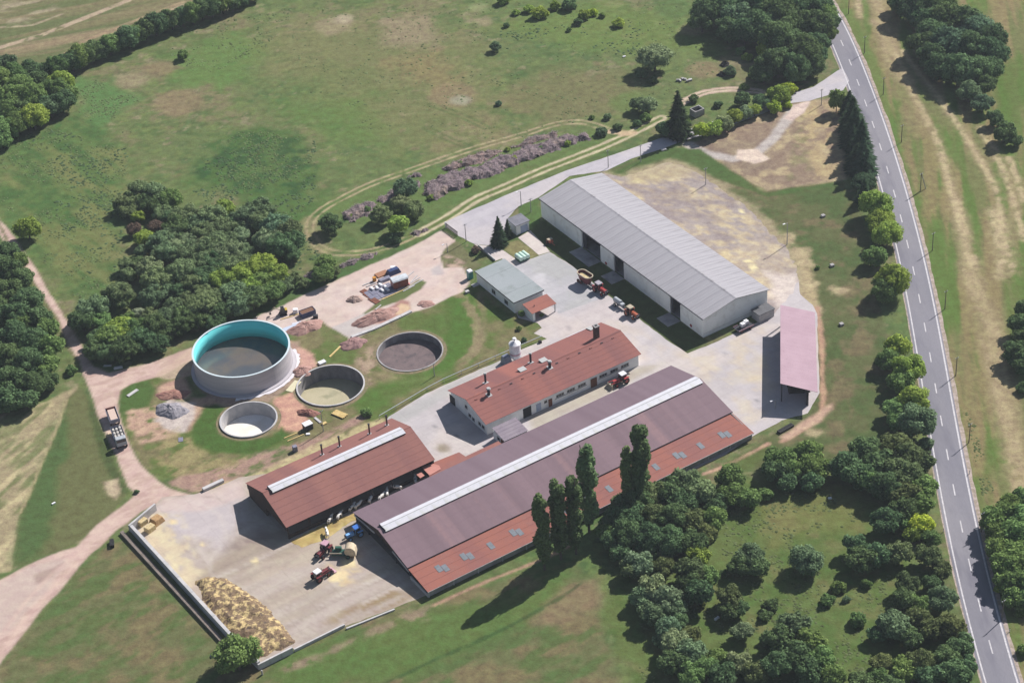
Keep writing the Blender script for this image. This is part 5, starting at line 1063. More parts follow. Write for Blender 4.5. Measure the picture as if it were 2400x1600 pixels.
wood(Z(0, 400, [(1270, 200, 110), (1120, 310, 80), (1400, 220, 110), (1560, 270, 100, 'green'), (1180, 370, 70), (1270, 420, 60, 'bright'), (1430, 520, 60, 'purple'), (1230, 540, 60, 'purple'), (1320, 620, 80, 'bright'), (1480, 660, 100), (1300, 740, 60, 'grey'), (1700, 420, 120), (1620, 520, 110, 'dark'), (1950, 420, 110), (2060, 340, 80, 'bright'), (2260, 440, 120, 'blue'), (1180, 870, 75, 'grey'), (1180, 960, 65, 'grey'), (1370, 900, 110, 'pale'), (1430, 1010, 130, 'grey'), (1400, 1160, 110, 'grey'), (1740, 660, 80, 'pale'), (1880, 580, 100), (1700, 800, 110), (1680, 930, 120), (2000, 560, 100), (2210, 600, 85, 'pale'), (1950, 720, 120, 'grey'), (2110, 760, 120, 'pale'), (2240, 750, 90, 'grey'), (1090, 1150, 130), (860, 1270, 130), (760, 1380, 110, 'dark'), (940, 1400, 90, 'green'), (1280, 1330, 70, 'flower'), (1100, 1470, 120, 'bright'), (1250, 1470, 110, 'green'), (1420, 1440, 120, 'dark'), (1600, 1250, 90), (1700, 1330, 90, 'dark'), (1850, 1250, 110, 'grey'), (1900, 1150, 100, 'grey'), (1780, 1060, 110), (2050, 1010, 110, 'bright'), (2250, 950, 110, 'bright'), (2150, 1130, 110), (2200, 1230, 110), (2050, 1300, 90, 'dark'), (1960, 1200, 90), (1500, 1350, 80), (1520, 1470, 90, 'dark'), (2330, 1060, 100, 'bright'), (1300, 1560, 110, 'dark'), (1450, 1590, 90, 'dark'), (1150, 1640, 110, 'dark'), (900, 1560, 100, 'dark'), (980, 1680, 90, 'dark'), (1820, 1380, 90, 'dark'), (1000, 1540, 110, 'green'), (1500, 400, 80, 'grey'), (1560, 440, 80, 'dark'), (1580, 600, 90, 'grey'), (1620, 720, 90, 'pale'), (1560, 760, 100, 'grey'), (1800, 500, 90, 'grey'), (1780, 720, 90, 'grey'), (1880, 700, 90, 'pale'), (2000, 660, 90, 'grey'), (2100, 650, 90, 'grey'), (2100, 520, 90, 'grey'), (2160, 480, 90, 'dark'), (1860, 860, 110, 'grey'), (1980, 850, 110, 'dark'), (2080, 880, 100, 'grey'), (1880, 1000, 110, 'dark'), (1980, 950, 90, 'green'), (1560, 960, 90, 'dark'), (1540, 1080, 90, 'grey'), (1640, 1120, 90, 'dark'), (1480, 780, 90, 'grey'), (2180, 860, 100, 'grey'), (1280, 850, 70, 'dark'), (1660, 1430, 90, 'dark'), (1980, 1400, 80, 'dark'), (1350, 300, 90, 'dark'), (1480, 320, 90, 'dark'), (1230, 290, 90, 'grey'), (1720, 1200, 90, 'grey'), (1180, 1380, 80, 'green'), (1380, 1340, 80, 'grey'), (860, 1650, 90, 'dark')], 3.92)
     + Z(600, 400, [(30, 360, 120), (60, 480, 110, 'grey'), (190, 520, 120, 'blue'), (290, 560, 110), (330, 660, 100, 'dark'), (230, 700, 130, 'dark'), (110, 640, 110, 'pale'), (330, 780, 70, 'dark'), (60, 880, 110, 'bright'), (170, 960, 110, 'bright'), (60, 1040, 110, 'green'), (150, 1110, 100, 'green'), (270, 1040, 70, 'grey'), (350, 990, 60, 'grey'), (640, 850, 80, 'green'), (620, 950, 90, 'green'), (-30, 1180, 110, 'dark'), (440, 1040, 45, 'grey'), (720, 930, 50, 'grey')]), 'the thicket above the tank', 'trees of the willow thicket', 'grey', 'willow', 1.22)
for (x, y, r, k, c, l) in [(64, 533, 34, 'auto', 'bright', 'lone round yellow-green tree beside the left dirt road'), (166, 868, 16, 'bush', 'green', 'small shrub on the verge just above the dirt road junction'), (428.5, 128, 14, 'med', 'green', 'lone small tree standing in the upper left meadow'),
        (1161, 110, 15, 'willow', 'blue', 'narrow grey-green tree alone in the upper middle meadow'), (1168, 243, 8, 'bush', 'blue', 'tiny blue-green bush alone in the middle of the meadow'),
        (1535, 138, 41, 'willow', 'pale', 'large pale silvery willow in the meadow right of centre'), (1503, 172, 15, 'bush', 'dark', 'dark bush at the left foot of the silvery willow'), (1528, 188, 13, 'bush', 'dark', 'dark bush at the foot of the silvery willow'),
        (774, 525, 27, 'willow', 'dark', 'dark rounded tree at the left end of the brush heaps'), (893, 503, 26, 'willow', 'grey', 'grey-green tree between the brush heaps, left of the tall one'), (950, 442, 30, 'willow', 'blue', 'tall blue-green tree standing in the brush heap'), (940, 478, 24, 'willow', 'pale', 'pale willow just below the tall tree in the brush heap'), (970, 492, 26, 'willow', 'grey', 'grey willow right of the pale one by the brush heap'), (934, 526, 26, 'auto', 'bright', 'yellow-green tree beside the rutted track'), (925, 560, 18, 'bush', 'dark', 'dark bush under the yellow-green tree by the track'),
        (1190, 540, 15, 'conifer', 'conif', 'smaller green conifer right of the pointed spruce by the gate house'), (1114, 586, 12, 'bush', 'purple', 'brown leafless-looking bush by the gate fence'), (1409, 310, 15, 'bush', 'blue', 'round dark bush beside the track at the right end of the brush'), (1216, 770, 7, 'bush', 'green', 'tiny green bush on the lawn below the office porch'), (1229, 796, 7, 'bush', 'dark', 'tiny dark bush right behind the feed silo'), (1222, 735, 9, 'bush', 'green', 'small shrub beside the office porch'),
        (859, 967, 14, 'bush', 'green', 'single green bush on the verge above the cattle barn'), (1916, 627, 6, 'bush', 'green', 'small green bush at the edge of the gravel yard'),
        (1518, 248, 23, 'willow', 'pale', 'pale bushy willow left of the tall pine'), (1495, 245, 20, 'willow', 'grey', 'grey bush left of the pale willow near the pine'), (1515, 276, 14, 'bush', 'green', 'green bush under the pale willow near the pine'), (1494, 290, 11, 'bush', 'dark', 'dark bush beside the track below the willow'), (1448, 298, 12, 'bush', 'dark', 'dark bush just above the end of the rutted track'), (1388, 275, 7, 'bush', 'green', 'small bush above the curved track'), (1424, 274, 10, 'bush', 'grey', 'grey little bush right of the small one above the curved track'),
        (1450, 55, 15, 'bush', 'bright', 'yellow-green bush at the lower edge of the top meadow scrub'), (1240, 22, 14, 'bush', 'bright', 'leftmost yellow-green sapling of the top meadow scrub'), (1265, 32, 20, 'bush', 'bright', 'wide yellow-green bush in the top meadow scrub'), (1300, 14, 14, 'bush', 'bright', 'yellow-green bush left of the dark one in the top scrub'), (1334, 12, 18, 'bush', 'dark', 'dark bush of the top meadow scrub'), (1368, 36, 16, 'bush', 'bright', 'bright bush right of the dark one in the top scrub'), (1388, 30, 12, 'bush', 'lime', 'lime green bush in the top meadow scrub'), (1412, 36, 9, 'bush', 'green', 'small green bush right of the lime one in the top scrub'), (1333, 70, 7, 'bush', 'green', 'tiny bush below the top meadow scrub'), (1210, 30, 10, 'bush', 'bright', 'tall weeds bush at the left of the top scrub'), (1180, 0, 16, 'bush', 'bright', 'yellow-green bush at the very top edge'), (1355, 52, 12, 'bush', 'dark', 'dark low bush under the bright ones in the top scrub'), (1187, 60, 8, 'bush', 'dark', 'dark bush below the bright weeds in the top scrub'),
        (1712, 168, 15, 'bush', 'blue', 'grey-blue bush beside the tyre heaps'), (1735, 120, 12, 'bush', 'green', 'small green bush above the tyre heaps'), (1752, 135, 13, 'bush', 'bright', 'yellow-green bush at the wood edge right of the tyres'), (1768, 175, 15, 'bush', 'green', 'green bush at the wood edge below the tyres'), (1740, 232, 20, 'auto', 'dark', 'dark tree above the bright hedge along the lane'), (1683, 246, 12, 'bush', 'dark', 'dark bush right of the ruined hut'), (1784, 238, 20, 'auto', 'dark', 'dark tree behind the bright hedge near its right end'), (1745, 205, 12, 'bush', 'green', 'green bush on the bend of the upper track'), (1610, 285, 10, 'bush', 'green', 'green bush between the pine and the ruined hut'),
        (556, 1532, 53, 'big', 'green', 'big round green tree at the lower wall corner of the apron'), (320, 1152, 7, 'bush', 'dark', 'dark weeds by the road junction near the wall corner'), (1270, 738, 6, 'bush', 'green', 'small weed bush at the lane edge')]:
    tree(x, y, r, k, c, label=l)
# spruce by the gate house and tall pine by the lane: foot and height known
tree(1170.5, 574, 18, 'conifer', 'conif', label='dark pointed spruce beside the gate house', base=True, rm=2.9, hf=.98)
t_ = tree(1590, 318, 40, 'conifer', 'conif', label='tall dark pine at the bend of the lane', base=True, rm=5.0, hf=.92)
tree(1562, 300, 22, 'auto', 'dark', label='dark broad crown at the left foot of the tall pine'); tree(1625, 232, 14, 'bush', 'dark', label='dark clump behind the tall pine on its right')
for n_, (x, y, h) in enumerate([(1985, 268, 10), (1996, 300, 12), (2008, 335, 13), (2016, 372, 13), (2024, 410, 12), (2030, 445, 11), (2022, 478, 8), (2004, 318, 11), (1996, 350, 9), (2010, 395, 10)]):
    tree(x + rt.uniform(-5, 5), y + rt.uniform(-4, 4), 20, 'conifer' if n_ != 5 else 'big', 'conif', base=True, rm=h / 3.2 * rt.uniform(1.1, 1.35) * (1 if n_ != 5 else .9), hf=rt.uniform(.66, .88), label='%s dark spruce, counted from the top, in the row beside the main road' % ORD[n_], group='spruces beside the main road')
for n_, (x, y, r, c) in enumerate([(2055, 478, 40, 'bright'), (2068, 520, 34, 'bright'), (2080, 548, 34, 'bright'), (2052, 600, 26, 'dark'), (2090, 655, 42, 'bright'), (2070, 680, 34, 'green'), (2103, 812, 31, 'bright'), (2080, 842, 26, 'dark'), (2128, 862, 38, 'bright'), (2112, 895, 30, 'green'), (2146, 938, 40, 'bright'), (2098, 958, 28, 'green'), (2150, 982, 44, 'blue'), (2108, 990, 28, 'green')]):
    tree(x, y, r, 'auto', {'bright': 'bright', 'dark': 'green'}.get(c, c), label='%s tree from the top, %s, in the row left of the road' % (ORD[n_], WORDS[c]), group='leafy trees left of the main road')
tree(1960, 262, 17, 'med', 'green', base=True, rm=2.1, hf=1.9, label='thin young tree by the lane entrance')
for n_, (x, y, r, c) in enumerate([(1646, 305, 22, 'lime'), (1675, 300, 21, 'bright'), (1698, 288, 20, 'pale'), (1722, 272, 19, 'bright'), (1747, 264, 18, 'pale'), (1768, 258, 16, 'bright'), (1815, 250, 18, 'lime'), (1843, 245, 14, 'lime'), (1825, 222, 26, 'bright'), (1848, 208, 20, 'lime')]):
    tree(x, y, r, 'auto', c, label='%s %s bush from the left in the bright hedge above the lane' % (ORD[n_], WORDS[c]), group='bright hedge above the lane')
wood([(1660, 20, 40), (1645, 46, 28), (1690, 20, 36), (1730, 42, 38, 'blue'), (1706, 70, 32), (1745, 72, 34), (1774, 10, 46), (1780, 62, 40), (1794, 112, 20, 'bright'), (1812, 148, 34), (1790, 170, 26)] + Z(1800, 0, [(80, 100, 170), (250, 50, 150), (450, 50, 140), (540, 130, 110, 'green'), (430, 210, 140), (210, 240, 150), (90, 350, 150), (220, 400, 140), (330, 470, 150), (440, 400, 110), (560, 300, 70, 'green'), (120, 560, 130), (250, 620, 130), (390, 590, 110), (570, 210, 80), (20, 450, 50, 'bright'), (350, -60, 150), (150, -60, 150), (480, 500, 70, 'dark')]), 'the dense wood at the upper right', 'trees of the upper right wood')
wood(Z(1800, 0, [(1300, 40, 140), (1200, 20, 90), (1450, 70, 140), (1600, 60, 120), (1650, 170, 160), (1500, 200, 130), (1520, 310, 140), (1800, 190, 150), (1930, 280, 150, 'blue'), (2060, 330, 130), (1420, 420, 130), (1500, 520, 130), (1650, 400, 160, 'blue'), (1850, 430, 150), (2040, 480, 150), (1600, 600, 140), (1750, 640, 150), (1930, 650, 150), (2060, 620, 110), (1850, 840, 100, 'blue'), (1970, 950, 90, 'blue'), (2080, 1080, 70), (2180, 1210, 95), (2270, 1290, 60), (2000, 780, 90), (1380, 150, 110)]) + Z(1800, 400, [(2350, 1270, 80), (2340, 1420, 110), (2370, 1560, 110)]) + Z(1800, 800, [(2300, 110, 120), (2360, 220, 90), (2350, 430, 60)]), 'the trees in the right-hand field', 'trees in the right-hand field', 'dark')
wood([(18, 590, 26), (22, 632, 32), (56, 655, 30), (20, 680, 32), (62, 705, 34), (30, 735, 34), (90, 745, 28), (110, 770, 26, 'green'), (35, 785, 36), (78, 800, 34), (118, 812, 28, 'green'), (22, 835, 34), (66, 850, 36), (110, 855, 26, 'green'), (26, 890, 36), (76, 900, 34), (112, 890, 24), (18, 935, 32), (60, 935, 28), (-20, 620, 34), (-20, 720, 34), (-20, 820, 34), (-22, 920, 34), (44, 610, 20, 'green'), (44, 765, 26, 'green'), (52, 825, 26, 'green')], 'the wood left of the dirt road', 'trees of the dark wood left of the dirt road', 'dark')
wood(Z(1800, 800, [(120, 1080, 130, 'green'), (60, 1180, 110), (230, 1180, 90, 'green'), (370, 1030, 130, 'green'), (430, 1160, 120, 'green'), (180, 1290, 90), (400, 1290, 90), (700, 1130, 130), (900, 1000, 130), (820, 1220, 130), (1010, 1110, 130), (1180, 960, 130, 'olive'), (1270, 1060, 140, 'olive'), (1220, 1200, 150, 'olive'), (1400, 1090, 110, 'olive'), (1080, 1330, 140), (1250, 1400, 130, 'olive'), (1430, 1330, 120, 'green'), (930, 1270, 110, 'green'), (1400, 1480, 110, 'green'), (1450, 930, 60, 'blue'), (1240, 1550, 120)]), 'the wood below the pink shed', 'trees between the pink shed and the road', 'dark')
wood(Z(1800, 1200, [(1080, 80, 120), (1250, 70, 90, 'green'), (1410, 110, 100, 'lime'), (1330, 200, 80, 'bright'), (1500, 240, 80, 'green'), (360, 430, 150, 'blue'), (800, 300, 100), (860, 430, 130), (1000, 390, 110), (1200, 370, 110, 'grey'), (1480, 400, 110, 'olive'), (1590, 520, 90, 'olive'), (640, 690, 65, 'green'), (550, 810, 65, 'green'), (900, 660, 50, 'green'), (1280, 660, 110, 'olive'), (1250, 800, 110), (1390, 850, 100, 'green'), (1600, 800, 120, 'blue'), (1150, 1040, 140, 'blue'), (1000, 1120, 80), (1380, 970, 110, 'olive'), (1300, 1150, 100), (820, 990, 75, 'green'), (1500, 1060, 110, 'olive'), (1680, 1050, 110, 'olive'), (1780, 1230, 120), (1650, 1330, 120), (1400, 1360, 110, 'olive'), (1240, 1440, 110, 'green'), (1050, 1380, 90, 'olive'), (1480, 1500, 120), (1720, 1480, 130), (1830, 1400, 90), (230, 1050, 140, 'blue'), (110, 1170, 130), (380, 1190, 130, 'green'), (270, 1320, 140), (500, 1340, 120, 'green'), (80, 1400, 130), (380, 1470, 130), (600, 1500, 110, 'green'), (20, 850, 70), (1000, 1520, 90, 'green'), (850, 1560, 100), (1150, 1580, 100), (720, 800, 35, 'blue'), (1500, 650, 80)])
     + Z(1200, 1200, [(1260, 390, 90, 'green'), (1170, 470, 120, 'pale'), (1080, 520, 90, 'grey'), (1380, 500, 100, 'olive'), (1700, 400, 100, 'bright'), (1640, 540, 120, 'olive'), (1740, 560, 90, 'green'), (1290, 690, 120, 'pale'), (1200, 780, 110, 'grey'), (1410, 800, 130, 'pale'), (1510, 880, 100, 'blue'), (1650, 640, 120), (1720, 740, 130), (1800, 580, 90, 'green'), (2190, 400, 120, 'blue'), (2250, 500, 110), (2100, 490, 100), (2000, 780, 110, 'olive'), (1990, 900, 90), (2090, 880, 80), (2120, 1090, 90, 'pale'), (1290, 920, 110, 'blue'), (1430, 1050, 110, 'blue'), (1530, 1000, 80), (1500, 1200, 120, 'pale'), (1640, 1130, 90, 'olive'), (1640, 1290, 120, 'blue'), (1480, 1370, 120), (1900, 1340, 100, 'green'), (1780, 1420, 110, 'green'), (2090, 1380, 110, 'pale'), (2240, 1470, 110, 'olive'), (1650, 1500, 120, 'green'), (1930, 1500, 120), (2330, 950, 60), (2340, 1180, 60), (1360, 1180, 70, 'blue'), (1950, 560, 40)]), 'the scrubland at the lower right', 'trees of the lower right scrub', 'dark')
wood(Z(1200, 1200, [(960, 60, 120), (880, 180, 80, 'green'), (1120, 60, 140), (1300, 40, 140, 'olive'), (1480, 60, 150), (1640, 100, 130, 'olive'), (1760, 200, 110, 'olive'), (1080, 200, 150), (1260, 240, 150), (1450, 260, 150), (920, 260, 90), (1000, 370, 100), (1400, 380, 100), (1650, 280, 120), (1850, 60, 110, 'green')]) + Z(1200, 800, [(1600, 1290, 130, 'grey'), (1730, 1380, 130, 'grey'), (1450, 1370, 130), (1300, 1400, 130, 'olive'), (1170, 1480, 140), (1560, 1480, 130), (1020, 1500, 110), (2000, 1240, 115, 'green'), (2030, 1400, 110, 'green'), (2180, 1440, 100, 'green'), (2330, 1400, 70, 'green'), (1880, 1500, 100)]), 'the dark grove below the long barn', 'trees of the grove below the long barn', 'dark')
wood(Z(1800, 1200, [(2080, 60, 120, 'green'), (2200, 20, 130, 'green'), (2330, 80, 130, 'green'), (2120, 200, 120, 'green'), (2270, 200, 130, 'green'), (2130, 340, 120), (2270, 370, 130, 'green'), (2200, 480, 130, 'green'), (2340, 500, 120, 'green'), (2310, 640, 120), (2180, 640, 100), (2110, 710, 40, 'lime'), (2260, 780, 100), (2370, 780, 100), (2330, 900, 70), (2350, 1270, 60), (2450, 200, 130), (2450, 450, 130), (2450, 700, 130)]) + Z(1800, 800, [(2230, 1480, 90, 'green'), (2350, 1440, 100, 'green')]), 'the lower trees right of the road', 'trees right of the main road at the lower edge', 'green')
PB = [(1276.5, 1334, 1261, 1157), (1315, 1311, 1307, 1128), (1350.5, 1298, 1343, 1116), (1381, 1247, 1383.7, 1042), (1473, 1192, 1470.4, 1050), (1503, 1188, 1501, 994)]
for n_, (bx, by, tx, ty) in enumerate(PB):
    b_ = P(bx, by); best = min(range(80, 340), key=lambda h: (P(tx, ty, h / 10) - b_ - Vector((0, 0, h / 10))).length); H_ = best / 10
    tree(bx, by, 0, 'poplar', 'pop', base=True, rm=H_ / .99, label=['leftmost poplar of the four below the long barn', 'second poplar from the left below the long barn', 'third poplar from the left, a shorter one', 'tallest poplar of the left group in front of the mauve roof', 'shorter poplar of the right-hand pair', 'taller poplar of the right-hand pair in front of the white ridge strip'][n_], group='poplars below the long barn')
# ---------------------------------------------------------------- weeds and tall grass: nobody could count them
def tufts(name, regions, n, r0, r1, colr, seed, thr=.5, ns=6):
    rg = np.random.default_rng(seed); V = []; F = []; o = 0
    for reg, share in regions:
        w = [P(*p) for p in reg]; xs = [p.x for p in w]; ys = [p.y for p in w]; k = int(n * share * 4)
        x = rg.uniform(min(xs), max(xs), k); y = rg.uniform(min(ys), max(ys), k); ins = np.zeros(k, bool)
        for i in range(len(w)):
            a, b = w[i], w[(i + 1) % len(w)]; ins ^= ((a.y > y) != (b.y > y)) & (x < (b.x - a.x) * (y - a.y) / (b.y - a.y + 1e-9) + a.x)
        ok = ins & (fbm(x, y, ns, seed) > thr); x, y = x[ok][:int(n * share)], y[ok][:int(n * share)]
        for px, py in zip(x, y):
            r = rg.uniform(r0, r1); h = r * rg.uniform(.15, .32); m_ = 6; a = rg.uniform(0, 6.28); v = []
            for j in range(m_): t = a + 6.283 * j / m_; q = r * rg.uniform(.7, 1.25); v.append((px + q * math.cos(t), py + q * math.sin(t), 0))
            for j in range(m_): t = a + 6.283 * (j + .5) / m_; q = r * rg.uniform(.45, .75); v.append((px + q * math.cos(t), py + q * math.sin(t), h * rg.uniform(.7, 1)))
            v.append((px, py, h * 1.1)); V += v
            F += [(o + j, o + (j + 1) % m_, o + m_ + j) for j in range(m_)] + [(o + (j + 1) % m_, o + m_ + (j + 1) % m_, o + m_ + j) for j in range(m_)] + [(o + m_ + j, o + m_ + (j + 1) % m_, o + 2 * m_) for j in range(m_)]; o += 2 * m_ + 1
    me = bpy.data.meshes.new(name); me.from_pydata(V, [], F); me.materials.append(LEAF); ob = bpy.data.objects.new(name, me); col.objects.link(ob); ob.color = (*colr, 1); return ob
tag(tufts('meadow_weeds', [([(170, 180), (260, 190), (330, 230), (300, 340), (180, 260)], .08), ([(420, 60), (700, 20), (620, 120), (470, 180), (400, 130)], .09), ([(0, 330), (110, 300), (300, 350), (290, 640), (240, 760), (120, 640), (0, 470)], .36), ([(430, 410), (560, 310), (700, 300), (760, 440), (680, 560), (440, 440)], .2), ([(620, 0), (1700, 0), (1700, 200), (1200, 330), (760, 300)], .27)], 3600, .16, .42, (.135, .175, .078), 5), 'low green weed clumps scattered over the meadow', 'weeds', kind='stuff')
tag(tufts('weed_clumps', [([(60, 280), (300, 350), (290, 640), (180, 640)], .35), ([(430, 410), (560, 310), (740, 330), (740, 470), (600, 560), (440, 440)], .35), ([(1150, 60), (1500, 60), (1500, 130), (1200, 130)], .1), ([(700, 520), (780, 600), (740, 640), (640, 700), (600, 700)], .12)], 1500, .2, .5, (.085, .130, .066), 8, thr=.53), 'dark weed clumps in the damp hollow of the meadow', 'weeds', kind='stuff')
tag(tufts('scrub_undergrowth', [([(1900, 1120), (2120, 1300), (2240, 1600), (1500, 1600), (1500, 1250), (1700, 1150)], .8), ([(2260, 900), (2330, 1150), (2300, 1160), (2250, 900)], .04)], 2200, .15, .4, (.130, .160, .070), 12), 'tufty undergrowth between the scrub trees', 'undergrowth', kind='stuff')
# ================================================================ VEHICLES AND FARM THINGS
def paint_m(name, c, rough=.4): return mat(name, c, tuple(v * .8 for v in c), scale=1.2, rough=rough, fine=.08, spec=.4)
p_red = paint_m('red_paint', (.36, .045, .045)); p_dred = paint_m('dark_red_paint', (.16, .03, .035)); p_or = paint_m('orange_red_paint', (.40, .10, .05)); p_white = paint_m('white_paint', (.75, .74, .77)); p_blue = paint_m('blue_paint', (.05, .16, .5)); p_lblue = paint_m('light_blue_paint', (.22, .45, .8))
p_grey = paint_m('grey_paint', (.38, .40, .43)); p_navy = paint_m('navy_paint', (.03, .05, .14)); p_green = paint_m('dark_green_paint', (.03, .10, .07)); p_mint = paint_m('mint_paint', (.55, .72, .62)); p_tan = paint_m('tan_canvas', (.42, .36, .27), .9); p_pinkr = paint_m('faded_pink_roof', (.5, .3, .36)); p_teal = paint_m('teal_plastic', (.03, .26, .27)); p_yel = paint_m('yellow_paint', (.5, .36, .06)); p_cream = paint_m('cream_straw', (.56, .46, .33), .95); p_orange = paint_m('orange_drum', (.5, .22, .03)); p_rust = mat('rusty_plate', (.13, .045, .03), (.17, .07, .045), scale=1, fine=.15); p_slate = mat('grey_panel', L(150, 148, 166), L(132, 132, 152), scale=1, fine=.08); m_straw = mat('straw', L(232, 212, 168), L(204, 180, 132), scale=2, fine=.2, fs=6, bump=.04)
m_soil = mat('pink_soil', L(196, 158, 148), L(176, 136, 126), scale=.8, fine=.12, fs=3, bump=.03); m_gravelh = mat('grey_gravel', L(176, 170, 176), L(150, 146, 154), scale=1, fine=.2, fs=4, bump=.05)
def wheel(par, x, y, r, w, rimm, n=16):
    t = MB().ring([(r * .62, -w / 2), (r * .93, -w / 2), (r, -w * .3), (r, w * .3), (r * .93, w / 2), (r * .62, w / 2)], n); o = t.build('wheel', m_black, par); o.rotation_euler = (math.pi / 2, 0, 0); o.location = (x, y, r)
    MB().cyl((0, 0, -w * .32), (0, 0, w * .32), r * .6, n=n).build('rim', rimm, o); return o
def at_px(px, z=0): p = P(*px, z); return Vector((p.x, p.y, 0))
def tractor(px, z, heading, label, body=p_red, roof=p_white, loader=False, back=False, s=1.0, front_w=None):
    t = empty('tractor', at_px(px, z), heading, label=label, cat='tractor', group='tractors'); t.scale = (s, s, s)
    MB().box(.55, 2.55, -.42, .42, .75, 1.55, tx=.05, ty=.08).build('hood', body, t, bevel=.06); MB().box(2.56, 2.72, -.36, .36, .8, 1.4).build('grille', m_dkmetal, t); MB().box(-1.0, 2.5, -.3, .3, .5, .74).build('chassis', m_dkmetal, t)
    MB().box(-.95, .5, -.68, .68, .95, 2.35, tx=.1, ty=.1).build('cab', m_glass, t)
    mb = MB()
    for a in (-.93, .46):
        for b in (-.68, .68): mb.cyl((a, b, .9), (a * .85, b * .85, 2.4), .05, n=6)
    mb.build('cab_frame', body, t); MB().box(-1.05, .6, -.74, .74, 2.37, 2.52, tx=.08, ty=.08).build('cab_roof', roof, t, bevel=.03)
    for s_ in (-1, 1):
        wheel(t, -.55, s_ * .98, .8, .46, body); wheel(t, 1.95, s_ * .85, .52, .34, body)
        MB().box(-1.2, .1, s_ * .98 - .26, s_ * .98 + .26, 1.62, 1.68).build('fender', body, t); MB().cyl((2.74, s_ * .26, 1.15), (2.78, s_ * .26, 1.15), .09, n=8).build('headlight', p_white, t)
        if loader: MB().box(.2, 3.3, s_ * .55 - .06, s_ * .55 + .06, .95, 1.1, Matrix.Rotation(R_(-4), 4, 'Y')).build('loader_arm', body, t)
    MB().cyl((1.1, .3, 1.5), (1.1, .3, 2.3), .05, n=7).build('exhaust', m_dkmetal, t)
    if loader: MB().prism([(3.2, .15), (4.0, .1), (4.05, .2), (3.4, .35), (3.3, 1.0), (3.2, 1.0)], -1.0, 1.0).build('bucket', front_w or p_tan, t, bevel=.01)
    if back: MB().box(-1.9, -1.15, -.85, .85, .5, 1.15, tx=.1).build('rear_implement', body, t)
    return t
AH = AZ - math.pi / 2     # along the hall, towards the viewer
# mixer wagon and its tractor
mw = empty('mixer_wagon', at_px((1371, 641.5), 2.9), AH + .1, label='dark red feed mixer wagon with oval tub of straw beside the hall', cat='wagon')
def oval(L_, W_, z): return [(math.copysign(L_ / 2 - W_ / 2, math.cos(a)) + W_ / 2 * math.cos(a), W_ / 2 * math.sin(a), z) for a in np.linspace(0.001, 2 * math.pi + .001, 25)[:-1]]
def loft(par, name, m, rings, cap0=True, cap1=True):
    n = len(rings[0]); mb = MB(); vs = [v for r in rings for v in r]; fs = []
    for k in range(len(rings) - 1): fs += [(k * n + i, k * n + (i + 1) % n, (k + 1) * n + (i + 1) % n, (k + 1) * n + i) for i in range(n)]
    if cap0: fs.append(tuple(range(n - 1, -1, -1)))
    if cap1: fs.append(tuple(range((len(rings) - 1) * n, len(rings) * n)))
    mb.add(vs, fs); return mb.build(name, m, par)
loft(mw, 'tub', p_dred, [oval(3.6, 1.5, .7), oval(4.7, 2.4, 2.75), oval(4.5, 2.2, 2.75), oval(3.4, 1.4, 1.2)], True, True)
loft(mw, 'rim', p_tan, [oval(4.9, 2.6, 2.76), oval(4.9, 2.6, 2.95), oval(4.4, 2.1, 2.95), oval(4.4, 2.1, 2.76)], False, False); loft(mw, 'feed_load', m_straw, [oval(4.2, 2.0, 2.0), oval(3.4, 1.3, 2.3)])
MB().box(-1.8, 3.2, -.4, .4, .5, .68).build('chassis', m_dkmetal, mw)
for s_ in (-1, 1): wheel(mw, -.5, s_ * .95, .5, .3, p_dred); wheel(mw, -1.6, s_ * .95, .5, .3, p_dred)
tractor((1404, 663.5), 2.5, AH + .05, 'red tractor with pale cab roof hitched to the feed mixer wagon', p_red, paint_m('greyish_roof', (.36, .33, .37)), s=1.05)
tractor((1478, 719.5), 2.4, AH + .05, 'orange-red tractor with tan roof pulling the silver tanker', p_or, p_tan, s=1.0)
tr = empty('tank_trailer', at_px((1450, 703.5), 1.7), AH + .02, label='silver slurry tanker trailer parked at the shaded edge of the hall', cat='trailer')
MB().cyl((-1.6, 0, 1.35), (.8, 0, 1.35), .62, n=18).build('tank', p_grey, tr, bevel=.08); MB().box(-1.7, 2.6, -.35, .35, .55, .72).build('chassis', m_dkmetal, tr); MB().box(1.0, 1.9, -.5, .5, .75, 1.5).build('pump_box', p_grey, tr, bevel=.05)
for s_ in (-1, 1): wheel(tr, -.5, s_ * .9, .5, .3, p_grey)
# tractor with bucket by the milking building
tractor((1457, 876), 2.5, AZ + math.pi, 'red loader tractor with white roof and front bucket beside the milking building', p_red, p_white, loader=True, s=1.05)
# yard tractors
tractor((760, 1274), 2.4, AZ + math.pi + .45, 'red tractor with pink roof pulling the straw wagon on the apron', p_dred, p_pinkr, s=1.05)
sw = empty('straw_wagon', at_px((815, 1290), 1.3), AZ - R_(38), label='green wagon carrying a big round pale bale behind the pink-roofed tractor', cat='wagon')
MB().box(-3.4, 1.6, -1.0, 1.0, .75, .9).build('bed', p_green, sw); MB().box(-3.9, -1.2, -.75, -.65, .9, 1.25).build('side_rail', p_tan, sw); MB().box(-2.8, -1.4, .4, 1.1, .9, 1.7).build('hopper', p_green, sw, bevel=.05); MB().box(-4.4, -3.4, -.1, .1, .6, .75).build('drawbar', m_dkmetal, sw)
MB().cyl((.55, -1.05, 1.75), (.55, 1.05, 1.75), 1.15, n=20).build('chopper_drum', p_cream, sw, bevel=.1); MB().box(1.0, 1.9, -1.1, 1.1, .7, 2.2, tx=.15).build('tailgate', p_cream, sw, bevel=.1)
for s_ in (-1, 1): wheel(sw, .1, s_ * 1.1, .5, .3, p_green)
tractor((745, 1337), 2.4, AZ + R_(9), 'red loader tractor with white roof and raised pink front bucket on the apron', p_dred, p_white, loader=True, s=1.0, front_w=p_pinkr)
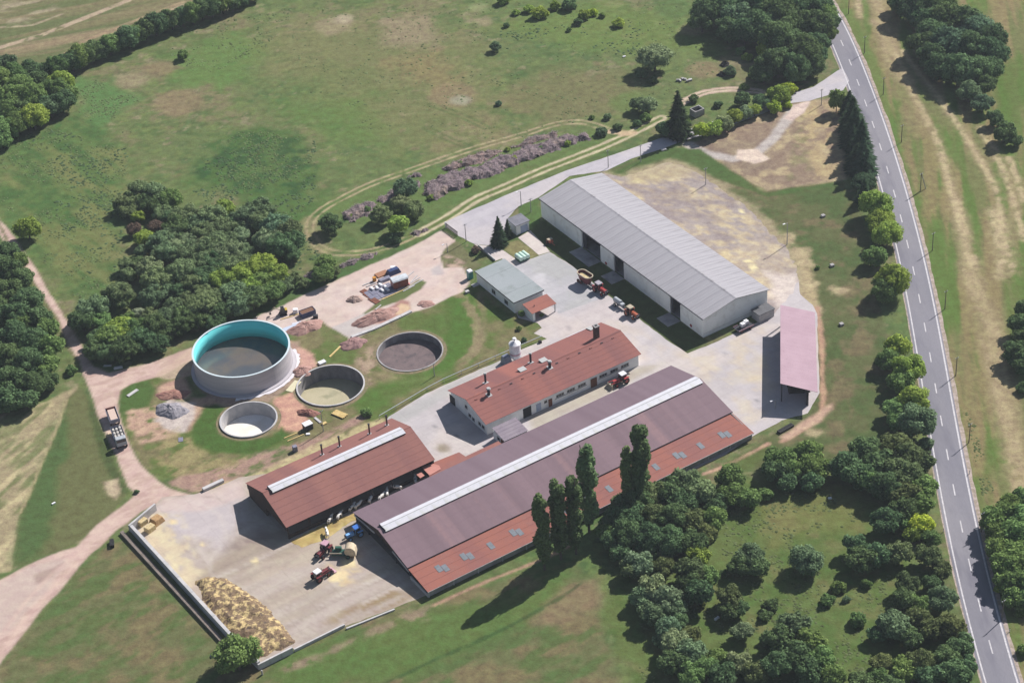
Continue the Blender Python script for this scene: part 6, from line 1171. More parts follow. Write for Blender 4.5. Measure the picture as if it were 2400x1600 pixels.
bt = tractor((833, 1236), 2.3, AZ + math.pi, 'blue tractor parked half in the shade under the long barn gable', p_lblue, p_blue, s=1.0)
# trailer with two white tanks
it = empty('farm_trailer', at_px((1743, 765), .8), AZ, label='flat red trailer carrying two white cube tanks by the hall end wall', cat='trailer')
MB().box(-2.3, 2.3, -1.1, 1.1, .7, .85).build('bed', m_dkmetal, it); MB().box(-2.3, 2.3, -1.16, -1.1, .85, 1.1).build('sideboard', p_pinkr, it); MB().box(-2.3, -.9, 1.1, 1.16, .85, 1.1).build('sideboard', p_pinkr, it); MB().box(2.3, 3.3, -.1, .1, .6, .7).build('drawbar', m_dkmetal, it)
for s_ in (-1, 1):
    for x in (-1.3, 1.3): wheel(it, x, s_ * .95, .42, .26, p_dred)
def ibc(loc_, label):
    o = empty('cube_tank', loc_, AZ, label=label, cat='tank', group='white cube tanks on the trailer'); MB().box(-.55, .55, -.5, .5, .15, 1.1).build('bottle', p_white, o, bevel=.08); MB().box(-.58, .58, -.53, .53, 0, .14).build('pallet', m_oldwood, o); MB().cyl((0, 0, 1.1), (0, 0, 1.17), .14, n=10).build('cap', p_grey, o); return o
c_ = it.location; ibc(c_ + E1 * -.35 + Vector((0, 0, .86)), 'left white cube tank on the red trailer'); ibc(c_ + E1 * .95 + E2 * .35 + Vector((0, 0, .86)), 'right white cube tank on the red trailer')
# truck and trailer on the dirt road
hd = math.atan2(*(lambda d: (d.y, d.x))(P(274, 1050) - P(250, 985)))
tk_ = empty('truck', at_px((279, 1024), 1.0), hd, label='blue-grey tipper truck loaded with pale sacks on the left dirt road', cat='truck')
MB().box(1.6, 3.2, -1.1, 1.1, .9, 2.5, tx=.2, ty=.08).build('cab', p_grey, tk_, bevel=.08); MB().box(3.02, 3.1, -.95, .95, 1.7, 2.3).build('windscreen', m_glass, tk_); MB().box(-2.9, 3.1, -.45, .45, .6, .85).build('chassis', m_dkmetal, tk_)
mb = MB(); mb.box(-2.8, 1.4, -1.15, 1.15, .95, 1.05); mb.box(-2.8, 1.4, -1.15, -1.08, 1.053, 1.75); mb.box(-2.8, 1.4, 1.08, 1.15, 1.053, 1.75); mb.box(-2.8, -2.73, -1.08, 1.08, 1.053, 1.75); mb.build('cargo_bed', paint_m('slate_blue_paint', (.12, .14, .2)), tk_)
tk_.scale = (1.12, 1.15, 1.15)
rn = random.Random(4)
sk = MB()
for i in range(9): sk.box(-2.3 + (i % 3) * 1.2, -1.3 + (i % 3) * 1.2, -1 + (i // 3) * .68, -.4 + (i // 3) * .68, 1.06, 1.75 + rn.uniform(0, .25), tx=.12, ty=.1)
sk.build('sack_load', paint_m('pale_sacks', (.5, .47, .44), .9), tk_, bevel=.08)
for s_ in (-1, 1):
    for x in (-1.9, -.8, 2.4): wheel(tk_, x, s_ * .95, .5, .32, p_grey)
tl = empty('tipping_trailer', at_px((264.5, 975), 1.2), hd, label='grey-blue tipping trailer full of pale earth behind the truck', cat='trailer')
mb = MB(); mb.box(-2.6, 2.4, -1.2, 1.2, .95, 1.05); mb.box(-2.6, 2.4, -1.2, -1.13, 1.053, 1.9); mb.box(-2.6, 2.4, 1.13, 1.2, 1.053, 1.9); mb.box(2.33, 2.4, -1.13, 1.13, 1.053, 1.9); mb.build('cargo_bed', paint_m('slate_blue2', (.2, .22, .3)), tl); MB().box(-2.66, -2.603, -1.2, 1.2, 1.0, 1.95).build('tailgate', p_dred, tl); MB().box(-2.5, 2.3, -1.1, 1.1, 1.06, 1.72, tx=.3, ty=.3).build('earth_load', mat('pink_earth_load', L(226, 200, 186), fine=.1), tl); MB().box(2.4, 3.6, -.08, .08, .7, .82).build('drawbar', m_dkmetal, tl)
for s_ in (-1, 1):
    for x in (-1.7, 1.6): wheel(tl, x, s_ * .98, .48, .3, p_grey)
tag(MB().box(-.7, .7, -.5, .5, 0, .5, tx=.3, ty=.2).build('sand_heap', mat('sand', L(232, 206, 176), fine=.1), loc=at_px((257, 1019))), 'small pale sand heap at the roadside left of the truck', 'heap')
# orange machine in the shade, implement
om = empty('hay_rake', at_px((1289, 566), .5), AH, label='small orange-red farm implement in the shade of the hall', cat='implement')
MB().box(-.9, .9, -.6, .6, .5, 1.2, tx=.2, ty=.15).build('body', p_or, om, bevel=.06); MB().box(.9, 2.2, -.08, .08, .4, .55).build('drawbar', p_or, om); MB().box(-.5, .4, -.7, .7, 1.2, 1.35).build('cover', p_tan, om)
for s_ in (-1, 1): wheel(om, -.2, s_ * .8, .42, .2, p_or)
# mint green tank on the little lawn
gt = empty('fuel_tank', at_px((1224, 603), .6), AH + R_(0), label='pale mint-green domed tank on the small lawn by the office', cat='tank')
for k_, y_ in enumerate((-1.0, .02, 1.04)): MB().cyl((-1.3, y_, 1.1), (1.3, y_, 1.1), .55, n=18).build('drum', p_mint if k_ < 2 else p_mint, gt, bevel=.08)
MB().box(-1.2, 1.2, -1.5, 1.5, .15, .8).build('cradle', p_green, gt)
# feed silo
si = empty('feed_silo', at_px((1209, 846)), AZ, label='white upright feed silo with a cone cap behind the milking building', cat='silo')
MB().cyl((0, 0, 1.5), (0, 0, 5.2), 1.35, n=28).build('shell', p_white, si); MB().cyl((0, 0, 5.203), (0, 0, 5.9), 1.42, .35, n=28).build('cone_top', p_white, si, smooth=False); MB().cyl((0, 0, .3), (0, 0, 1.497), .3, 1.3, n=28).build('hopper', p_grey, si)
MB().cyl((0, 0, 5.95), (0, 0, 6.5), .12, n=8).build('vent_pipe', m_dkmetal, si); MB().cyl((0, 0, 6.5), (0, 0, 6.75), .55, .42, n=16).build('cap', p_white, si); MB().ring([(1.36, 2.3), (1.375, 2.3), (1.375, 2.8), (1.36, 2.8)], 28).build('red_band', p_pinkr, si)
for a in range(4): c, s = math.cos(a * 1.57 + .7), math.sin(a * 1.57 + .7); MB().cyl((c * 1.3, s * 1.3, 0), (c * 1.3, s * 1.3, 2.2), .07, n=6).build('leg', p_grey, si)
tag(MB().box(-1.1, 1.1, -1.0, 1.0, 0, 2.1, tx=.25, ty=.3).build('plant_cabinet', paint_m('slate_cabinet', (.16, .18, .24)), loc=at_px((1187, 850)), bevel=.05), 'slate-blue cabinet standing left of the feed silo', 'cabinet').rotation_euler = (0, 0, AZ)
pp = [(888, 974), (1000, 908), (1040, 887), (1161, 834), (1220, 808), (1270, 787)]
pr = empty('pipe_rail', at_px(pp[0]), 0, label='thin pale pipe rail along the edge of the lane behind the barns', cat='rail'); o_ = pr.location
wp = [P(*q, 1.0) - o_ for q in pp]
for a, b in zip(wp, wp[1:]): MB().cyl(a, b, .09, n=6).build('pipe', p_grey, pr)
tot = 0
for a, b in zip(wp, wp[1:]):
    for k_ in range(max(1, int((b - a).length / 4))): q = a.lerp(b, k_ / max(1, int((b - a).length / 4))); MB().cyl((q.x, q.y, 0), (q.x, q.y, 1.0), .06, n=6).build('post', p_grey, pr)
# ---- cows
cowm = bpy.data.materials.new('cow_hide'); cowm.use_nodes = True; N = cowm.node_tree.nodes; lk = cowm.node_tree.links.new
tc = N.new('ShaderNodeTexCoord'); ns_ = N.new('ShaderNodeTexNoise'); ns_.inputs['Scale'].default_value = 1.3; oi = N.new('ShaderNodeObjectInfo'); ad = N.new('ShaderNodeVectorMath'); lk(tc.outputs['Object'], ad.inputs[0]); lk(oi.outputs['Random'], ad.inputs[1]); lk(ad.outputs[0], ns_.inputs['Vector'])
rp = N.new('ShaderNodeValToRGB'); rp.color_ramp.elements[0].position = .40; rp.color_ramp.elements[1].position = .43; rp.color_ramp.elements[0].color = (.02, .018, .018, 1); rp.color_ramp.elements[1].color = (.7, .66, .62, 1); lk(ns_.outputs['Fac'], rp.inputs[0]); lk(rp.outputs[0], N['Principled BSDF'].inputs['Base Color'])
def cow_mesh():
    V = [(0, 0, 1.05), (-.75, 0, 1.1), (.7, 0, 1.1), (1.15, 0, 1.3), (1.45, 0, 1.25), (1.72, 0, 1.05), (-.95, 0, 1.1), (-1.02, 0, .6)]; Rd = [.40, .34, .32, .19, .17, .10, .12, .04]
    Ed = [(0, 1), (0, 2), (2, 3), (3, 4), (4, 5), (1, 6), (6, 7)]
    for x, p_, fr in ((-.72, 1, 0), (.65, 2, 1)):
        for s_ in (-1, 1):
            k = len(V); V += [(x, s_ * .22, .85), (x + (.0 if fr else -.12), s_ * .24, .45), (x + (.04 if fr else 0), s_ * .24, .03)]; Rd += [.16, .075, .06]; Ed += [(p_, k), (k, k + 1), (k + 1, k + 2)]
    for s_ in (-1, 1): k = len(V); V.append((1.38, s_ * .24, 1.36)); Rd.append(.05); Ed.append((4, k))
    me = bpy.data.meshes.new('cow'); me.from_pydata(V, Ed, []); ob = bpy.data.objects.new('cow', me); col.objects.link(ob)
    md = ob.modifiers.new('skin', 'SKIN'); ob.modifiers.new('sub', 'SUBSURF').levels = 1
    for i, r in enumerate(Rd): me.skin_vertices[0].data[i].radius = (r, r)
    me.skin_vertices[0].data[1].use_root = True
    bpy.context.view_layer.update(); dg = bpy.context.evaluated_depsgraph_get(); m2 = bpy.data.meshes.new_from_object(ob.evaluated_get(dg)); bpy.data.objects.remove(ob); m2.name = 'cow'
    m2.materials.clear(); m2.materials.append(cowm); m2.shade_smooth(); return m2
cme = cow_mesh()
cows = [((766, 1246), 1.2, R_(70), 'white cow standing in the sunny straw between the two barns'), ((824, 1189), .9, .5, 'large white cow in the dark alley between the barns, lowest'), ((868, 1169), .9, .7, 'white cow in the alley, second from the lower end'), ((893, 1164), .9, .4, 'pale cow in the alley, third from the lower end'), ((907, 1154), .9, 1.0, 'pale cow beside the post in the middle of the alley'), ((931.5, 1141), 1.0, 2.4, 'bright white cow in the upper half of the alley'), ((974, 1124), 1.0, 1.1, 'white cow next to the salmon roof at the top of the alley'), ((773, 1217), .9, .6, 'pale cow at the edge of the shade beside the straw'), ((838, 1184), .9, .3, 'dark-patched cow just above the lowest white cow'), ((795, 1208), .9, .5, 'dim cow in the shade left of the lowest white cow')]
for px, z, a, l in cows:
    o = bpy.data.objects.new('cow', cme); col.objects.link(o); o.location = at_px(px, z * .9); o.rotation_euler = (0, 0, AZ + a); tag(o, l, 'cow', 'cows in the barn alley')
# ---- construction yard
cb = empty('site_cabin', at_px((947 - 10, 676)), R_(24), label='small red site cabin with a pale curved roof', cat='cabin')
q0 = P(926.5, 679); q1 = P(947, 675); cb.location = P(937, 670); cb.location.z = 0
MB().box(-2.0, 2.0, -1.1, 1.1, .25, 2.3).build('wall', paint_m('cabin_red', (.22, .05, .035)), cb); MB().prism([(-1.25, 2.303), (-1.0, 2.6), (-.5, 2.78), (0, 2.84), (.5, 2.78), (1.0, 2.6), (1.25, 2.303)], -2.15, 2.15, SW).build('curved_roof', paint_m('pale_metal_roof', (.55, .58, .62)), cb); MB().box(-.9, -.2, -1.14, -1.103, .3, 2.1).build('door', p_dred, cb)
for x in (-1.3, 1.3):
    for s_ in (-1, 1): wheel(cb, x, s_ * 1.0, .3, .18, m_dkmetal)
FR_ = R_(30)
fw = empty('formwork_platform', P(893, 685), FR_, label='grey formwork platform of laid panels in front of the red cabin', cat='platform')
for i in range(6):
    for j in range(4): MB().box(-3.6 + i * 1.22, -2.42 + i * 1.22, -2.4 + j * 1.22, -1.22 + j * 1.22, 0, .12 + rn.uniform(0, .08)).build('panel', p_slate, fw)
for n_, (x, y, a) in enumerate([(872, 679, .6), (884, 677, -.6), (896, 683, .3), (892, 670, .5), (903.5, 675, -.5), (908, 681, .2)]):
    o = MB().box(-.75, .75, -.38, .38, 0, .45, tx=.12, ty=.08).build('white_sack', p_white, loc=P(x, y) + Vector((0, 0, .2)), bevel=.1); o.rotation_euler = (0, 0, FR_ + math.pi / 2 + a * .3); tag(o, '%s white sack from the left lying on the grey formwork' % ORD[n_], 'sack', 'white sacks on the formwork')
for n_, (x, y) in enumerate([(855, 684), (862, 691), (874, 702), (880, 706)]): 
    o = MB().box(-1.1, 1.1, -.8, .8, 0, .12).build('rusty_plate', p_rust, loc=P(x, y) + Vector((0, 0, .01 * n_))); o.rotation_euler = (0, 0, FR_ - math.pi / 2 + .2); tag(o, '%s rust-red plate from the top in the row beside the formwork' % ORD[n_], 'plate', 'rust-red plates')
for n_, (x, y) in enumerate([(862, 665), (870, 668), (877, 672), (886, 668)]):
    o = MB().box(-1.4, 1.4, -.12, .12, 0, .22).build('white_beam', m_conclt, loc=P(x, y)); o.rotation_euler = (0, 0, FR_); tag(o, '%s pale beam from the left above the formwork' % ORD[n_], 'beam', 'pale beams above the formwork')
for n_, (a, b) in enumerate([((955, 668), (985, 650)), ((958, 674), (992, 655)), ((945, 683), (972, 669)), ((962, 662), (978, 646)), ((950, 652), (970, 637)), ((896, 702), (945, 680)), ((880, 726), (893, 715))]):
    A, B = P(*a), P(*b); d = B - A; o = MB().box(0, d.length, -.14, .14, 0, .14).build('plank', m_wood if n_ in (5,) else m_conclt, loc=A); o.rotation_euler = (0, 0, math.atan2(d.y, d.x)); tag(o, ['upper', 'second', 'third', 'fourth', 'topmost', 'longest', 'lowest'][n_] + ' pale plank lying beside the red cabin', 'plank', 'planks beside the cabin')
tag(MB().cyl((0, 0, 0), (0, 0, 1.1), .5, n=14).build('orange_drum', p_orange, loc=P(878, 658)), 'orange drum standing above the formwork', 'drum')
o = tag(MB().box(-1.6, 1.6, -1.0, 1.0, 0, .3).build('brown_board', mat('brown_board', (.3, .15, .09), fine=.08), loc=P(895, 643)), 'brown board stack behind the formwork', 'board'); o.rotation_euler = (0, 0, FR_)
o = tag(MB().box(-1.9, 1.9, -1.0, 1.0, 0, 1.3, tx=.5, ty=.4).build('tarpaulin_heap', p_navy, loc=P(922, 640), bevel=.1), 'navy blue covered heap behind the red cabin', 'heap'); o.rotation_euler = (0, 0, FR_)
o = tag(MB().box(-1.7, 1.7, -.8, .8, 0, .7, tx=.2, ty=.2).build('steel_stack', p_slate, loc=P(902, 657), bevel=.05), 'dark grey steel stack left of the cabin', 'stack'); o.rotation_euler = (0, 0, FR_)
tag(MB().box(-.6, .6, -.5, .5, 0, .8).build('white_crate', p_white, loc=P(921, 631), bevel=.05), 'white crate behind the navy heap', 'crate'); tag(MB().box(-.7, .7, -.3, .3, 0, .35).build('red_sack', paint_m('light_red', (.6, .2, .2)), loc=P(954, 667), bevel=.06), 'light red sack at the right end of the cabin', 'sack')
# blue skip
sk_ = empty('skip_container', P(721, 737), FR_ - .05, label='open blue container filled with brown earth', cat='skip')
mb = MB(); mb.box(-1.9, 1.9, -1, 1, .1, .2); mb.box(-1.9, 1.9, -1, -.93, .203, 1.3); mb.box(-1.9, 1.9, .93, 1, .203, 1.3); mb.box(-1.9, -1.83, -.93, .93, .203, 1.3); mb.box(1.83, 1.9, -.93, .93, .203, 1.3); mb.build('shell', p_navy, sk_); MB().box(-1.8, 1.8, -.9, .9, .2, 1.15).build('earth_load', mat('brown_load', (.16, .085, .055), fine=.15), sk_)
o = tag(MB().box(-.6, .6, -.45, .45, 0, .9).build('dark_box', m_dkmetal, loc=P(740, 745), bevel=.04), 'small dark box right of the blue container', 'box'); o = tag(MB().box(-.6, .6, -.5, .5, 0, 1.2).build('white_box', p_white, loc=P(693, 733), bevel=.05), 'white box between the digger and the blue container', 'box')
ex = empty('mini_excavator', P(664, 736), R_(190), label='small yellow and black excavator with its boom reaching left', cat='excavator')
for s_ in (-1, 1): MB().box(-1.0, 1.0, s_ * .7 - .18, s_ * .7 + .18, 0, .5, tx=.15).build('track', m_black, ex, bevel=.06)
MB().box(-1.0, .7, -.7, .7, .55, 1.3).build('body', m_dkmetal, ex, bevel=.08); MB().box(-1.1, -.5, -.6, .6, .7, 1.5).build('counterweight', p_yel, ex, bevel=.06); MB().box(-.4, .6, -.1, .65, 1.3, 2.4, tx=.08, ty=.06).build('cab', m_glass, ex)
MB().cyl((.6, -.2, 1.2), (2.1, -.2, 2.3), .13, n=8).build('boom', p_tan, ex); MB().cyl((2.1, -.2, 2.3), (3.2, -.2, 1.0), .1, n=8).build('dipper', p_tan, ex); MB().box(2.9, 3.4, -.5, .1, .5, 1.0, tx=.1).build('bucket', m_dkmetal, ex)
def heap(name, px, r, h, m, label, cat='heap', seed=0, ex_=1.0, rz=0.0, sticks=0, poly=None, stuff=False, nseg=26, rough_=.12, group=None):
    """rounded pile with an uneven surface"""
    rn_ = random.Random(seed); c = P(*px); V = []; F = []; nr = 7; n = nseg; ph = [rn_.uniform(0, 6.28) for _ in range(4)]
    for k in range(nr + 1):
        q = k / nr
        for i in range(n):
            a = 6.283 * i / n; rr = r * (1 + .16 * math.sin(2 * a + ph[0]) + .1 * math.sin(5 * a + ph[1])) * (1 - q); z = h * (1 - (1 - q) ** 2.0) if k else -.05
            V.append((rr * math.cos(a) * ex_ + rn_.uniform(-1, 1) * .05 * r, rr * math.sin(a) + rn_.uniform(-1, 1) * .05 * r, z * (1 + rn_.uniform(-rough_, rough_)) if k else z))
    for k in range(nr):
        for i in range(n): F.append((k * n + i, k * n + (i + 1) % n, (k + 1) * n + (i + 1) % n, (k + 1) * n + i))
    mb = MB(); mb.add(V, F); o = mb.build(name, m, loc=(c.x, c.y, 0)); o.rotation_euler = (0, 0, rz); return tag(o, label, cat, group)
heap('soil_heap', (716, 768), 3.0, 1.3, m_soil, 'pink soil heap below the blue container', seed=1, ex_=1.4, rz=.3)
heap('soil_heap', (827, 806), 2.6, .9, mat('dark_soil', L(180, 142, 136), L(146, 112, 112), scale=1, fine=.2, bump=.03), 'small dark-centred soil heap below the grey gravel pad', seed=2, ex_=1.3)
heap('soil_heap', (831, 702), 1.9, .9, mat('brown_soil', L(184, 158, 148), fine=.2, bump=.03), 'small brown soil heap left of the rusty plates', seed=3)
heap('soil_heap', (880, 745), 2.6, 1.5, m_soil, 'long brownish-pink soil heap above the white foundation strip', seed=4, ex_=2.2, rz=.5)
heap('soil_heap', (998, 712), 1.5, .5, m_soil, 'low soil heap at the right of the construction yard', seed=5, ex_=1.6, rz=.2)
heap('soil_heap', (708, 870), 2.2, 1.0, m_soil, 'pink soil heap between the tank and the olive pit', seed=6, ex_=1.2)
heap('soil_heap', (722, 968), 1.6, .9, mat('red_dark_soil', L(166, 118, 106), fine=.2, bump=.03), 'dark reddish soil heap right of the smallest pit', seed=7, ex_=1.6, rz=-.2)
heap('soil_heap', (405, 925), 2.4, .7, mat('red_soil2', L(182, 138, 122), L(156, 112, 102), scale=1, fine=.2, bump=.03), 'reddish soil heap left of the tank', seed=8, ex_=1.5)
heap('gravel_heap', (402, 962), 3.2, 1.4, m_gravelh, 'grey gravel cone left of the smallest pit', seed=9, ex_=1.2)
o = tag(MB().box(-1.5, 2.0, -.7, .7, 0, .06).build('pale_sheet', mat('pale_blue_sheet', L(206, 216, 236), fine=.04), loc=P(678, 768)), 'pale blue plastic sheet on the ground right of the tank', 'sheet'); o.rotation_euler = (0, 0, .5)
o = tag(MB().box(-1.2, 1.2, -.6, .6, 0, .05).build('pale_sheet', mat('pale_blue_sheet2', L(226, 228, 240), fine=.04), loc=P(696, 758)), 'smaller pale sheet above the pink soil heap', 'sheet'); o.rotation_euler = (0, 0, .3)
for n_, (a, b) in enumerate([((658, 749), (702, 736)), ((772.7, 836.7), (798, 812)), ((666, 1027), (705, 1011)), ((674, 1034), (712, 1018)), ((796, 870), (800, 868))][:4]):
    A, B = P(*a), P(*b); d = B - A; o = MB().box(0, d.length, -.12 - .1 * (n_ == 1), .12 + .1 * (n_ == 1), 0, .16).build('timber_beam', m_wood, loc=A); o.rotation_euler = (0, 0, math.atan2(d.y, d.x)); tag(o, ['pale timber below the small excavator', 'yellow timber beam lying alone in the grass between tank and pits', 'upper of two thin poles near the cattle barn', 'lower of two thin poles near the cattle barn'][n_], 'beam')
pt_ = empty('timber_stack', P(797, 972), R_(-38), label='yellow stack of timber boards in the grass below the olive pit', cat='timber')
for i in range(6): MB().box(-1.9 + (i % 2) * .15, 1.6 + (i % 2) * .15, -.9 + i * .3, -.63 + i * .3, .1, .34).build('board', m_wood, pt_)
def dbox(name, px, dims, m, label, cat, rz=0, z=0, bev=.03, tx=0):
    o = MB().box(-dims[0] / 2, dims[0] / 2, -dims[1] / 2, dims[1] / 2, 0, dims[2], tx=tx, ty=tx).build(name, m, loc=P(*px) + Vector((0, 0, z)), bevel=bev); o.rotation_euler = (0, 0, rz); return tag(o, label, cat)
ph_ = dbox('pump_box', (722, 1004), (2.0, 1.6, 1.5), m_dkmetal, 'dark box with a white lid right of the smallest pit', 'box', AZ); MB().box(-1.05, 1.05, -.85, .85, 1.503, 1.6).build('lid', p_white, ph_)
dbox('metal_barrel', (692, 1056), (1.0, 1.0, 1.4), p_slate, 'grey-blue bin on the verge above the cattle barn', 'bin', .4); dbox('concrete_slab', (311, 921), (3.2, .9, .18), m_conclt, 'long white slab in the grass left of the tank', 'slab', R_(48)); dbox('metal_sheet', (423.5, 1030), (1.1, 1.6, .1), p_slate, 'small grey sheet in the grass below the gravel cone', 'sheet', .1)
dbox('well_cover', (755, 851), (1.8, 1.2, .5), p_white, 'white well cover at the top edge of the olive pit', 'cover', AZ); dbox('concrete_ring', (277, 862), (2.2, 1.0, .4), m_conclt, 'pale broken concrete lumps beside the junction of the dirt road', 'concrete', .2, tx=.3); dbox('concrete_ring', (252, 857), (2.0, .7, .2), m_conclt, 'grey flat rubble left of the concrete lumps', 'concrete', -.1, tx=.1)
dbox('plank_debris', (745, 985), (.6, 2.6, .2), m_conclt, 'grey broken slab right of the dark soil heap', 'debris', R_(35)); dbox('plank_debris', (760, 993), (1.2, .8, .3), m_wood, 'yellow offcut at the end of the broken slab', 'debris', R_(35)); dbox('pale_block', (722, 1018), (.9, .6, .3), p_white, 'white block in the grass below the dark box', 'block')
dbox('yellow_board', (688, 905), (1.8, 4.4, .08), mat('pale_yellow_sheet', L(232, 224, 190), fine=.05), 'pale yellow sheet lying between the tank and the olive pit', 'sheet', R_(-28)); dbox('concrete_trough', (500, 1139), (5.2, .9, .7), m_conclt, 'long concrete trough at the top edge of the apron', 'trough', R_(33)); dbox('rubber_mat', (263, 1276), (.9, 2.2, .8), m_black, 'black barrel lying in the grass left of the apron wall', 'barrel', R_(8)); dbox('white_rubble', (503, 1536), (1.6, 1.2, .6), p_grey, 'grey-white lump beside the big round tree', 'rubble', .3, tx=.3); dbox('white_block', (126, 1180), (.9, .4, .3), p_white, 'tiny white block in the left mown field', 'block', .7); dbox('white_block', (1463, 134), (.9, .5, .3), p_white, 'tiny white block in the upper right meadow', 'block', .2); dbox('white_block', (1556, 352), (1.5, .8, .4), m_conclt, 'pale block on the lower edge of the lane', 'block', .3); dbox('white_block', (1945, 1168), (.8, .5, .3), p_white, 'tiny white object in the clearing below the dark wood', 'object', .2); dbox('white_block', (1680, 1450), (1.2, .5, .4), p_white, 'white object under the bushes in the lower scrub', 'object', .7)
for n_, (x, y) in enumerate([(1929, 508), (1950, 624), (1972, 762)]): dbox('concrete_well', (x, y), (1.0, 1.0, .6), m_conc, '%s grey concrete well block from the top in the grass right of the gravel yard' % ORD[n_], 'well', .4, bev=.1)
dbox('black_trough', (1841, 1006), (4.3, 1.1, .5), m_black, 'long black trough in the grass below the pink shed', 'trough', R_(35)); dbox('trough_water', (1841, 1004), (3.6, .5, .06), m_dark, 'dark water inside the long black trough', 'water', R_(35), z=.503)
dbox('manhole_block', (1266, 803), (.7, .7, .6), m_black, 'small black tyre at the end of the pipe rail', 'tyre', .3); dbox('office_step', (1095, 686), (1.0, .8, .6), m_conclt, 'small grey block on the grass left of the office', 'block', .5)
# foundation strip
fd = empty('foundation_wall', P(824, 791), 0, label='long low white foundation wall at the lower edge of the construction yard', cat='wall'); o_ = fd.location
for a, b in (((824, 791), (880, 770)), ((880, 770), (940, 742)), ((940, 742), (964, 730))): A, B = P(*a) - o_, P(*b) - o_; d = B - A; MB().box(.03, d.length - .03, -.45, .45, 0, .35, Matrix.Translation(A) @ Matrix.Rotation(math.atan2(d.y, d.x), 4, 'Z')).build('wall_segment', m_conclt, fd)
# portable toilet
pt2 = empty('portable_toilet', P(1102, 652), AZ, label='teal portable toilet with a white roof beside the office', cat='toilet'); MB().box(-.6, .6, -.6, .6, 0, 2.15).build('cabin', p_teal, pt2, bevel=.03); MB().box(-.72, .72, -.72, .72, 2.153, 2.45, tx=.15, ty=.15).build('roof', p_white, pt2, bevel=.05); MB().box(-.35, .35, -.63, -.603, .1, 2.0).build('door', paint_m('teal_door', (.03, .2, .22)), pt2)
# gate and wall by the lane
gt2 = empty('sliding_gate', P(1046, 534), 0, label='dark sliding gate between the lane and the construction yard', cat='gate'); o_ = gt2.location; A, B = Vector((0, 0, 0)), P(1073, 554) - o_; d = B - A; Mz = Matrix.Rotation(math.atan2(d.y, d.x), 4, 'Z')
MB().box(0, d.length, -.05, .05, .15, .3, Mz).build('gate_frame', m_brown, gt2); MB().box(0, d.length, -.05, .05, 1.3, 1.45, Mz).build('gate_frame', m_brown, gt2)
for k_ in range(16): x = .1 + k_ * (d.length - .3) / 15; MB().box(x, x + .14, -.03, .03, .303, 1.297, Mz).build('gate_bar', m_brown, gt2)
MB().box(-.25, .05, -.15, .15, 0, 1.7, Mz).build('gate_post', p_white, gt2)
fw2 = empty('boundary_wall', P(1121, 577), 0, label='low concrete kerb wall between the lane end and the office', cat='wall'); o_ = fw2.location; A, B = Vector((0, 0, 0)), P(1160, 612) - o_; d = B - A; MB().box(0, d.length, -.12, .12, 0, .6, Matrix.Rotation(math.atan2(d.y, d.x), 4, 'Z')).build('wall_segment', m_conclt, fw2)
# ---- apron: walls, bales, straw heap
def wallrun(name, pts, h, t, m, label, seg=3.0, z0=-.1, top=None):
    w = [P(*p) for p in pts]; o = empty(name, w[0], 0, label=label, cat='wall')
    for a, b in zip(w, w[1:]):
        d = b - a; n = max(1, round(d.length / seg)); M = Matrix.Translation(a - w[0]) @ Matrix.Rotation(math.atan2(d.y, d.x), 4, 'Z')
        for i in range(n): MB().box(d.length * i / n + .02, d.length * (i + 1) / n - .02, -t, 0, z0, h + random.uniform(-.02, .02), M).build('wall_segment', m, o)
    return o
ww = [P(*q, 1.9) for q in ((365, 1180), (303.4, 1231.4), (531.8, 1481.6), (602, 1552))]
def px0(v): return PX((v.x, v.y, 0))
wallrun('retaining_wall', [px0(v) for v in ww[:2]], 1.9, .45, m_conclt, 'short concrete wall behind the straw bales'); wallrun('retaining_wall', [px0(v) for v in (ww[1], ww[2], ww[3])], 1.9, -.7, m_conclt, 'long concrete wall along the left side of the apron')
k1 = [P(*q, .6) for q in ((280.4, 1246), (515, 1501))]; wallrun('kerb_wall', [px0(v) for v in k1], .6, -.8, mat('mossy_concrete', L(150, 136, 128), L(126, 116, 108), scale=1, fine=.15), 'low weathered kerb wall outside the long apron wall', seg=5)
lw = [P(*q, 1.5) for q in ((602.5, 1554.6), (684, 1513.8))]; wallrun('retaining_wall', [px0(v) for v in lw], 1.5, .4, m_conclt, 'lower end wall of the apron beside the big tree')
lw = [P(*q, .7) for q in ((688, 1519), (806.6, 1460))]; wallrun('retaining_wall', [px0(v) for v in lw], .7, .35, m_conclt, 'low wall along the bottom edge of the apron'); lw = [P(*q, .35) for q in ((810.5, 1470), (924, 1424.5))]; wallrun('retaining_wall', [px0(v) for v in lw], .35, .35, m_conclt, 'lowest kerb wall towards the long barn corner')
MB_ = MB().box(-.15, .15, -.15, .15, -.1, 1.2); tag(MB_.build('concrete_post', m_conc, loc=P(615, 1580)), 'grey post below the end wall of the apron', 'post')
for n_, (x, y, dx, h, m, l) in enumerate([(332, 1217, 2.2, 1.2, m_straw, 'pale square straw bale nearest the corner of the apron wall'), (350, 1232, 2.2, 1.2, m_straw, 'second pale straw bale, in front of the corner one'), (366, 1212, 2.8, 1.3, mat('old_straw', L(206, 168, 122), L(176, 140, 100), scale=2, fine=.2, bump=.05), 'brownish heap of broken bales right of the pale ones')]):
    o = MB().box(-dx / 2, dx / 2, -.85 - .4 * (n_ == 2), .85 + .4 * (n_ == 2), 0, h, tx=.05 + .3 * (n_ == 2), ty=.05 + .3 * (n_ == 2)).build('straw_bale' if n_ < 2 else 'straw_heap', m, loc=at_px((x, y), h), bevel=.1); o.rotation_euler = (0, 0, R_(48)); tag(o, l, 'bale' if n_ < 2 else 'heap')
m_man = mat('manure', (.17, .115, .07), L(222, 196, 142), scale=.8, fine=.25, fs=3, bump=.15, contrast=(.46, .6), c3=(.09, .065, .055), s3=.9)
